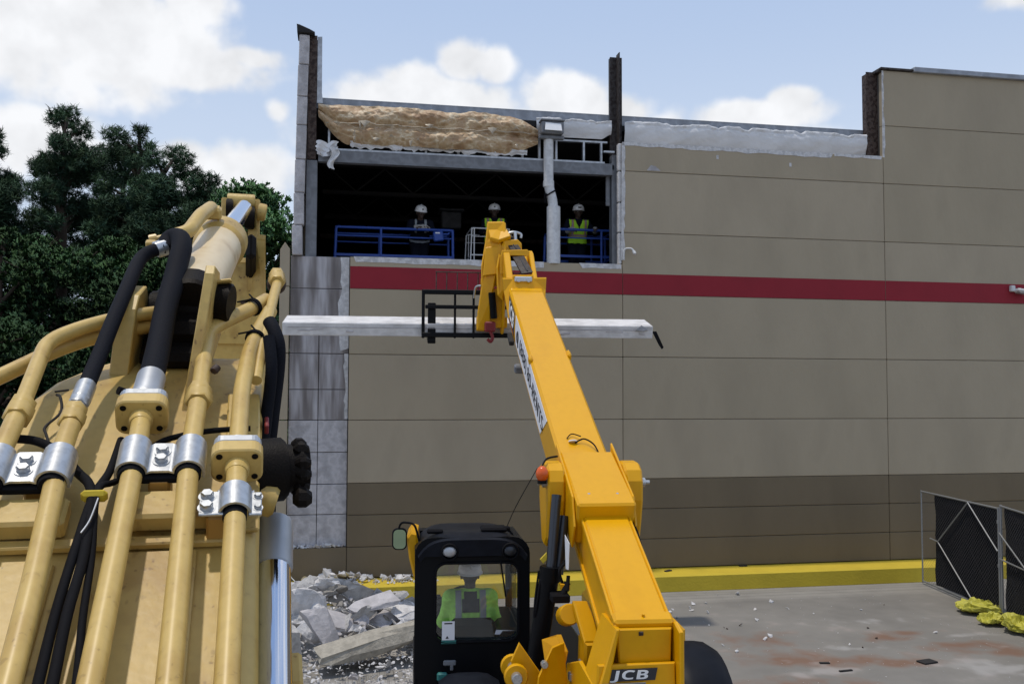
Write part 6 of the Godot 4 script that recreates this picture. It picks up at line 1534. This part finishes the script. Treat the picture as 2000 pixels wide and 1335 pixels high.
	# scattered bits on the open ground to the right
	for i in 46:
		var x := rng.randf_range(4.3, 9.5); var z := rng.randf_range(1.0, 5.2)
		if i < 22: x = rng.randf_range(4.2, 6.4); z = rng.randf_range(1.1, 3.4)
		var dark := i % 3 == 2
		var s := rng.randf_range(0.03, 0.09) * (1.5 if i % 6 == 0 else 1.0)
		put_chunk("debris_bit", shapes[rng.randi() % 12], M.steel_brown if dark else M.aac, Vector3(x, s * 0.2, z), s, rng, ("small dark scrap" if dark else ("white chip" if s > 0.07 else "tiny white crumb")) + " on the concrete " + ("just in front of the kerb" if z < 1.7 else ("between kerb and red stains" if z < 3.6 else "among the red stains")) + (" nearer the yellow handler" if x < 6.0 else " nearer the fence"), "dark scraps on the ground" if dark else "white crumbs on the ground")
	crumbs("ground_grit", shapes[1], M.aac, 320, Rect2(4.0, 0.8, 6.4, 6.0), 0.008, 0.022, rng, false, 0.0)

func chunk_label(x: float, z: float, s: float) -> String:
	var size := "large" if s > 0.28 else ("middling" if s > 0.15 else "small")
	var row := "back of the rubble heap near the kerb" if z < 1.9 else ("middle of the rubble heap" if z < 3.3 else "front of the rubble heap")
	var col := "left " if x < -0.1 else ("centre " if x < 0.7 else "right ")
	return size + " broken concrete chunk at the " + col + row

func put_chunk(called: String, me: Mesh, m: Material, at: Vector3, s: float, rng: RandomNumberGenerator, label: String, group: String) -> void:
	var o := put(called, me, m, null, Transform3D(Basis.from_euler(Vector3(rng.randf_range(-0.7, 0.7), rng.randf() * TAU, rng.randf_range(-0.7, 0.7))).scaled(Vector3.ONE * s), at))
	tag(o, label, "chunk" if called == "concrete_chunk" else "debris", group)

func crumbs(called: String, me: Mesh, m: Material, n: int, area: Rect2, s0: float, s1: float, rng: RandomNumberGenerator, on_heap: bool, y := 0.0) -> void:
	var mm := MultiMesh.new()
	mm.transform_format = MultiMesh.TRANSFORM_3D; mm.mesh = me; mm.instance_count = n
	for i in n:
		var s := rng.randf_range(s0, s1)
		var p := Vector3(area.position.x + rng.randf() * area.size.x, 0, area.position.y + rng.randf() * area.size.y)
		p.y = (heap(p.x, p.z) + 0.02 if on_heap else y) + s * 0.25
		mm.set_instance_transform(i, Transform3D(Basis.from_euler(Vector3(rng.randf() * TAU, rng.randf() * TAU, 0)).scaled(Vector3.ONE * s), p))
	var o := MultiMeshInstance3D.new(); o.multimesh = mm; o.material_override = m
	place(o, called); o.set_meta("kind", "stuff"); tag(o, "fine pale concrete crumbs scattered " + {"rubble_crumbs": "through the rubble heap", "kerb_crumbs": "on the yellow kerb", "ground_grit": "on the open ground"}[called], "rubble")

# ---------------------------------------------------------------- people
func hand(b: MB, wrist: Vector3, dir: Vector3, palm: Vector3, curl: float, thumb_side: float) -> void:
	var s := dir.cross(palm).normalized()
	var kn := wrist + dir * 0.085
	var bones := [[wrist, wrist + dir * 0.03, 0.026, 0.028]]
	for i in 4:
		var o := (i - 1.5) * 0.021
		bones.push_back([wrist + dir * 0.02 + s * o * 0.7, kn + s * o, 0.014, 0.012])
	for i in 4:
		var o := (i - 1.5) * 0.021
		var l: float = [0.036, 0.042, 0.040, 0.030][i]
		var p := kn + s * o
		var d := dir
		for k in 3:
			d = (d * cos(curl) + palm * sin(curl)).normalized()
			var e: Vector3 = p + d * l * [1.0, 0.72, 0.55][k]
			bones.push_back([p, e, 0.0095 - k * 0.0008, 0.009 - k * 0.0008])
			palm = (palm * cos(curl) - d * sin(curl) * 0.4).normalized() if k == 0 else palm
			p = e
	var tp := wrist + dir * 0.03 + s * 0.032 * thumb_side
	var te := tp + (dir * 0.6 + s * 0.75 * thumb_side + palm * 0.3).normalized() * 0.042
	bones.push_back([tp, te, 0.013, 0.011]); bones.push_back([te, te + (dir * 0.85 + palm * 0.45).normalized() * 0.034, 0.0105, 0.009])
	body_shape(b, bones, 0.0075, 0.006)

func build_person(label: String, at: Vector3, turn: float, P: Dictionary) -> void:
	# joints are given in the person's own frame: x to their left, y up, z ahead
	var t := thing("person", label, "person", at, turn)
	var pel: Vector3 = P.pelvis; var neck: Vector3 = P.neck; var head: Vector3 = P.head
	var up := (neck - pel).normalized()
	var chest := pel.lerp(neck, 0.66)
	var L := Vector3.RIGHT
	var torso := [
		[pel + L * 0.075, pel.lerp(neck, 0.35) + L * 0.065, 0.115, 0.108], [pel - L * 0.075, pel.lerp(neck, 0.35) - L * 0.065, 0.115, 0.108],
		[pel.lerp(neck, 0.35) + L * 0.06, chest + L * 0.085, 0.11, 0.118], [pel.lerp(neck, 0.35) - L * 0.06, chest - L * 0.085, 0.11, 0.118],
		[chest + L * 0.06, P.sh_l - Vector3(0.03, 0.02, 0), 0.11, 0.07], [chest - L * 0.06, P.sh_r + Vector3(0.03, -0.02, 0), 0.11, 0.07],
		[neck - up * 0.05 + L * 0.02, P.sh_l, 0.065, 0.058], [neck - up * 0.05 - L * 0.02, P.sh_r, 0.065, 0.058]]
	var arms := [[P.sh_l, P.el_l, 0.057, 0.043], [P.el_l, P.wr_l, 0.042, 0.029], [P.sh_r, P.el_r, 0.057, 0.043], [P.el_r, P.wr_r, 0.042, 0.029]]
	var legs := [[P.hip_l, P.kn_l, 0.092, 0.060], [P.kn_l, P.an_l, 0.058, 0.042], [P.hip_r, P.kn_r, 0.092, 0.060], [P.kn_r, P.an_r, 0.058, 0.042],
		[P.an_l - Vector3(0, 0.03, 0.03), P.an_l + Vector3(0.01, -0.05, 0.14), 0.042, 0.032], [P.an_r - Vector3(0, 0.03, 0.03), P.an_r + Vector3(-0.01, -0.05, 0.14), 0.042, 0.032]]
	var fwd: Vector3 = P.look.normalized()
	var side := Vector3.UP.cross(fwd).normalized()
	var hup := fwd.cross(side).normalized()
	var H := func(a: float, c: float, d: float) -> Vector3: return head + side * a + hup * c + fwd * d
	var skull := [[H.call(0, 0.02, -0.025), H.call(0, 0.03, 0.015), 0.088, 0.084], [H.call(0, -0.03, 0.02), H.call(0, -0.085, 0.055), 0.066, 0.036], [neck - up * 0.04, H.call(0, -0.04, -0.02), 0.058, 0.055],
		[H.call(0, 0.01, 0.092), H.call(0, -0.025, 0.110), 0.010, 0.016], [H.call(0.086, 0.0, -0.005), H.call(0.090, -0.03, -0.002), 0.014, 0.011], [H.call(-0.086, 0.0, -0.005), H.call(-0.090, -0.03, -0.002), 0.014, 0.011],
		[H.call(0.022, -0.062, 0.082), H.call(-0.022, -0.062, 0.082), 0.009, 0.009], [H.call(0.04, 0.026, 0.072), H.call(-0.04, 0.026, 0.072), 0.014, 0.014]]
	var b := MB.new()
	body_shape(b, torso + arms + legs, 0.026, 0.05)
	body_shape(b, skull, 0.009, 0.018)
	hand(b, P.wr_l, (P.wr_l - P.el_l).normalized().lerp(P.hand_l, 0.6).normalized(), P.get("palm_l", Vector3.DOWN), P.get("curl", 0.5), P.get("thumb_l", 1.0))
	hand(b, P.wr_r, (P.wr_r - P.el_r).normalized().lerp(P.hand_r, 0.6).normalized(), P.get("palm_r", Vector3.DOWN), P.get("curl", 0.5), P.get("thumb_r", -1.0))
	obj("body", b, M.skin, t)
	b = MB.new()
	for s in [-1, 1]: b.ball(H.call(0.031 * s, 0.006, 0.079), Vector3.ONE * 0.011, 6)
	obj("eyes", b, M.print_white, t)
	b = MB.new()
	for s in [-1, 1]: b.ball(H.call(0.031 * s, 0.006, 0.0865), Vector3.ONE * 0.005, 5)
	b.bar(H.call(-0.02, -0.062, 0.0905), H.call(0.02, -0.062, 0.0905), 0.004, 0.004); obj("pupils_and_mouth", b, M.print, t)
	# clothes: shirt, trousers, boots, then what differs
	b = MB.new(); body_shape(b, torso + [[P.sh_l, P.el_l, 0.057, 0.045], [P.el_l, P.el_l.lerp(P.wr_l, 0.85), 0.044, 0.034], [P.sh_r, P.el_r, 0.057, 0.045], [P.el_r, P.el_r.lerp(P.wr_r, 0.85), 0.044, 0.034]], 0.022, 0.05, 0.014)
	obj("shirt", b, P.shirt, t)
	b = MB.new(); body_shape(b, [torso[0], torso[1], legs[0], [legs[1][0], P.kn_l.lerp(P.an_l, 0.94), 0.062, 0.052], legs[2], [legs[3][0], P.kn_r.lerp(P.an_r, 0.94), 0.062, 0.052]], 0.026, 0.05, 0.017, func(q: Vector3) -> bool: return (q - pel).dot(up) < 0.12)
	obj("trousers", b, M.denim, t)
	b = MB.new(); body_shape(b, [legs[4], legs[5], [P.an_l, P.an_l - Vector3(0, 0.04, 0), 0.046, 0.044], [P.an_r, P.an_r - Vector3(0, 0.04, 0), 0.046, 0.044]], 0.018, 0.03, 0.008); obj("boots", b, M.rubber, t)
	if P.has("gloves"):
		b = MB.new()
		body_shape(b, [[P.el_l.lerp(P.wr_l, 0.5), P.wr_l, 0.056, 0.048], [P.wr_l, P.wr_l + P.hand_l.normalized() * 0.075, 0.046, 0.044], [P.el_r.lerp(P.wr_r, 0.5), P.wr_r, 0.056, 0.048], [P.wr_r, P.wr_r + P.hand_r.normalized() * 0.075, 0.046, 0.044]], 0.013, 0.02, 0.0); obj("glove", b, M.glove, t)
	if P.has("vest"):
		var open := func(q: Vector3) -> bool:
			var w := (q - pel).dot(up) / (neck - pel).length()
			if w < 0.0 or w > 1.0: return false
			if absf(q.x) > 0.205: return false
			return not (q.z > pel.lerp(neck, w).z and w > 0.62 and absf(q.x) < (w - 0.62) * 0.22)
		b = MB.new(); body_shape(b, torso, 0.016, 0.05, 0.028, open); var ve := obj("vest", b, M.lime, t)
		b = MB.new(); body_shape(b, torso, 0.014, 0.05, 0.033, func(q: Vector3) -> bool:
			var w := (q - pel).dot(up) / (neck - pel).length()
			return open.call(q) and ((absf(q.x) > 0.115 and absf(q.x) < 0.165 and w > 0.35) or (w > 0.28 and w < 0.38)))
		obj("orange_tape", b, M.orange_tape, ve)
		b = MB.new(); body_shape(b, torso, 0.013, 0.05, 0.036, func(q: Vector3) -> bool:
			var w := (q - pel).dot(up) / (neck - pel).length()
			return open.call(q) and ((absf(q.x) > 0.130 and absf(q.x) < 0.152 and w > 0.35) or (w > 0.31 and w < 0.35)))
		obj("reflective_tape", b, M.grey_tape, ve)
	if P.has("braces"):
		b = MB.new(); body_shape(b, torso, 0.011, 0.05, 0.022, func(q: Vector3) -> bool:
			var w := (q - pel).dot(up) / (neck - pel).length()
			return w > 0.0 and w < 1.02 and absf(absf(q.x) - 0.125) < 0.032)
		obj("reflective_tape", b, M.grey_tape, t)
		b = MB.new(); body_shape(b, torso, 0.011, 0.05, 0.021, func(q: Vector3) -> bool:
			var w := (q - pel).dot(up) / (neck - pel).length()
			return q.z < chest.z and ((w > 0.60 and w < 0.86 and absf(q.x) < 0.088) or (w >= 0.86 and w < 1.0 and absf(q.x) < 0.065)))
		obj("printed_panel", b, M.print, t)
	if P.has("strap"):
		b = MB.new(); body_shape(b, torso, 0.012, 0.05, 0.022, func(q: Vector3) -> bool:
			var w := (q - pel).dot(up) / (neck - pel).length()
			return (w > 0.1 and w < 0.2) or (w > 0.55 and absf(absf(q.x) - 0.10) < 0.022))
		obj("harness", b, M.grey_tape, t)
	# hard hat
	b = MB.new(); b.x = Transform3D(Basis(side, hup, fwd), H.call(0, 0.035, -0.008))
	b.lathe([Vector2(0.128, -0.008), Vector2(0.132, 0.0), Vector2(0.126, 0.006), Vector2(0.119, 0.012), Vector2(0.117, 0.05), Vector2(0.104, 0.085), Vector2(0.075, 0.112), Vector2(0.035, 0.124), Vector2(0.0, 0.127)], 28)
	b.slab([Vector3(-0.10, 0.002, 0.08), Vector3(-0.07, 0.0, 0.145), Vector3(0.0, -0.002, 0.162), Vector3(0.07, 0.0, 0.145), Vector3(0.10, 0.002, 0.08)], Vector3(0, 0.006, 0), 0.002)
	b.tube([Vector3(0, 0.06, 0.117), Vector3(0, 0.115, 0.078), Vector3(0, 0.134, 0.0), Vector3(0, 0.115, -0.078), Vector3(0, 0.06, -0.117)], 0.010, 8)
	var hh := obj("hard_hat", b, M.hat, t)
	b = MB.new(); b.x = Transform3D(Basis(side, hup, fwd), H.call(0, 0.035, -0.008)); b.box(Vector3(0, 0.055, 0.118), Vector3(P.get("logo", 0.03), 0.03, 0.012), 0.004, Basis(Vector3.RIGHT, -0.3)); obj("hat_badge", b, M.print, hh)

func standing() -> Dictionary:
	return {"pelvis": Vector3(0, 0.97, 0), "neck": Vector3(0, 1.46, 0.02), "head": Vector3(0, 1.615, 0.05), "look": Vector3(0, -0.15, 1), "sh_l": Vector3(0.185, 1.40, 0.01), "sh_r": Vector3(-0.185, 1.40, 0.01),
		"hip_l": Vector3(0.09, 0.92, 0), "hip_r": Vector3(-0.09, 0.92, 0), "kn_l": Vector3(0.10, 0.50, 0.03), "kn_r": Vector3(-0.10, 0.50, 0.03), "an_l": Vector3(0.11, 0.10, 0), "an_r": Vector3(-0.11, 0.10, 0)}

func build_people() -> void:
	# left worker: forearms on the rail of the left lift
	var p := standing()
	p.merge({"neck": Vector3(0, 1.40, 0.20), "pelvis": Vector3(0, 0.97, -0.02), "head": Vector3(0.0, 1.545, 0.28), "look": Vector3(0.25, -0.35, 1), "sh_l": Vector3(0.19, 1.34, 0.19), "sh_r": Vector3(-0.19, 1.34, 0.19), "el_l": Vector3(0.26, 1.17, 0.32), "wr_l": Vector3(0.02, 1.225, 0.44), "el_r": Vector3(-0.24, 1.215, 0.30), "wr_r": Vector3(0.02, 1.245, 0.40), "hand_l": Vector3(-1, -0.1, 0.2), "hand_r": Vector3(1, -0.1, 0.2), "shirt": M.navy, "strap": true, "gloves": true}, true)
	build_person("person in white hard hat and dark shirt leaning forearms on the left blue rail", Vector3(1.60, 5.79, -1.70), 0.0, p)
	p = standing()
	p.merge({"el_l": Vector3(0.27, 1.16, 0.08), "wr_l": Vector3(0.18, 1.12, 0.30), "el_r": Vector3(-0.27, 1.16, 0.08), "wr_r": Vector3(-0.18, 1.12, 0.30), "hand_l": Vector3(0, 0, 1), "hand_r": Vector3(0, 0, 1), "shirt": M.navy, "vest": true}, true)
	build_person("person in white hard hat and lime vest behind the top of the yellow boom", Vector3(3.17, 5.87, -1.75), -0.1, p)
	p = standing()
	p.merge({"neck": Vector3(0, 1.45, 0.10), "head": Vector3(0, 1.605, 0.15), "sh_l": Vector3(0.19, 1.39, 0.10), "sh_r": Vector3(-0.19, 1.39, 0.10), "el_l": Vector3(0.36, 1.16, 0.16), "wr_l": Vector3(0.30, 1.215, 0.37), "el_r": Vector3(-0.33, 1.14, 0.16), "wr_r": Vector3(-0.20, 1.20, 0.36), "hand_l": Vector3(-0.3, -0.2, 1), "hand_r": Vector3(0.5, -0.3, 0.8), "shirt": M.navy, "vest": true, "gloves": true, "logo": 0.075}, true)
	build_person("person in white hard hat and lime vest, gloved hands on the right blue rail", Vector3(4.90, 5.87, -1.52), 0.0, p)
	# operator, seen from behind in the cab; the seat is 1.19 m up
	var o := {"pelvis": Vector3(0, 0.30, 0), "neck": Vector3(0, 0.80, 0.05), "head": Vector3(0.0, 0.945, 0.09), "look": Vector3(0, 0.12, 1), "sh_l": Vector3(0.20, 0.735, 0.04), "sh_r": Vector3(-0.20, 0.735, 0.04),
		"el_l": Vector3(0.27, 0.47, 0.14), "wr_l": Vector3(0.15, 0.50, 0.38), "el_r": Vector3(-0.27, 0.47, 0.14), "wr_r": Vector3(-0.20, 0.42, 0.38), "hand_l": Vector3(-0.3, 0.2, 1), "hand_r": Vector3(0, 0.1, 1),
		"hip_l": Vector3(0.10, 0.26, 0.02), "hip_r": Vector3(-0.10, 0.26, 0.02), "kn_l": Vector3(0.14, 0.28, 0.44), "kn_r": Vector3(-0.14, 0.28, 0.44), "an_l": Vector3(0.14, -0.14, 0.5), "an_r": Vector3(-0.14, -0.14, 0.5), "shirt": M.lime_shirt, "braces": true}
	var root := Transform3D(Basis(Vector3.UP, deg_to_rad(-4.23)), Vector3(1.943, 0, 8.166))
	build_person("person in lime high-visibility shirt and white hard hat seated in the black cab", root * Vector3(-0.625, 0.90, -0.30), PI - deg_to_rad(4.23), o)

# ---------------------------------------------------------------- small things on the wall and kerb
func build_small_things() -> void:
	var s := thing("security_camera", "small white camera on a bent arm beside the opening", "camera", Vector3(5.445, 6.30, 0.012))
	var b := MB.new(); b.tube(MB.rounded([Vector3(0, 0, 0.01), Vector3(0, 0.16, 0.02), Vector3(0.04, 0.21, 0.04), Vector3(0.14, 0.20, 0.10), Vector3(0.17, 0.14, 0.12)], 0.05), 0.018, 10); obj("arm", b, M.white_pipe, s)
	b = MB.new(); b.cyl(Vector3(0.165, 0.15, 0.115), Vector3(0.185, 0.09, 0.15), 0.032, 14, 0.006); b.cyl(Vector3(0.184, 0.094, 0.147), Vector3(0.187, 0.084, 0.154), 0.024, 12); obj("camera_body", b, M.white_pipe, s)
	s = thing("wall_lamp", "white wall lamp on the red stripe at the right edge of the view", "lamp", Vector3(14.08, 5.84, 0.006))
	b = MB.new(); b.box(Vector3(-0.06, 0.08, 0.05), Vector3(0.10, 0.13, 0.09), 0.015); b.box(Vector3(0.12, 0.02, 0.12), Vector3(0.30, 0.08, 0.20), 0.03, Basis(Vector3.BACK, -0.15)); b.cyl(Vector3(0.02, 0.06, 0.10), Vector3(0.10, 0.03, 0.14), 0.035, 12); obj("housing", b, M.white_pipe, s)
	b = MB.new(); b.box(Vector3(0.12, -0.03, 0.12), Vector3(0.24, 0.012, 0.15), 0.004, Basis(Vector3.BACK, -0.15)); obj("lens", b, M.galv, s)
	for q in [[Vector3(6.22, 0.307, 0.30), 0.5, "dark scrap lying on the yellow kerb just right of the raised boom"], [Vector3(7.85, 0.307, 0.08), 0.0, "small dark scrap on the yellow kerb against the wall"]]:
		b = MB.new(); b.box(Vector3.ZERO, Vector3(0.16, 0.018, 0.07), 0.004)
		var o := obj("dark_scrap", b, M.dark_steel); o.position = q[0] + Vector3(0, 0.004, 0); o.rotation = Vector3(0.05, q[1], 0.03)
		tag(o, q[2], "scrap", "dark scraps on the kerb")
	for q in [[Vector3(8.05, 0.014, 5.55), Vector3(0.24, 0.02, 0.16), 0.2, "flat grey square scrap lying on the stained ground"], [Vector3(6.62, 0.012, 5.35), Vector3(0.14, 0.016, 0.05), -0.2, "dark strip beside the reddish stain"], [Vector3(6.72, 0.012, 5.72), Vector3(0.20, 0.014, 0.04), 0.1, "longer dark strip on the reddish stain"], [Vector3(5.2, 0.012, 0.82), Vector3(0.5, 0.012, 0.04), 0.05, "thin dark strip lying along the foot of the kerb"]]:
		b = MB.new(); b.box(Vector3.ZERO, q[1], 0.004)
		var o := obj("flat_scrap", b, M.dark_steel); o.position = q[0]; o.rotation.y = q[2]
		tag(o, q[3], "scrap", "flat scraps on the ground")
	b = MB.new(); b.tube(MB.spline([Vector3(-0.90, 0.95, 0.04), Vector3(-0.89, 0.80, 0.06), Vector3(-0.85, 0.55, 0.08), Vector3(-0.80, 0.40, 0.12), Vector3(-0.72, 0.33, 0.2)], 5), 0.008, 6)
	tag(obj("loose_cord", b, M.white_pipe), "thin pale cord dangling at the foot of the stripped corner", "cord")
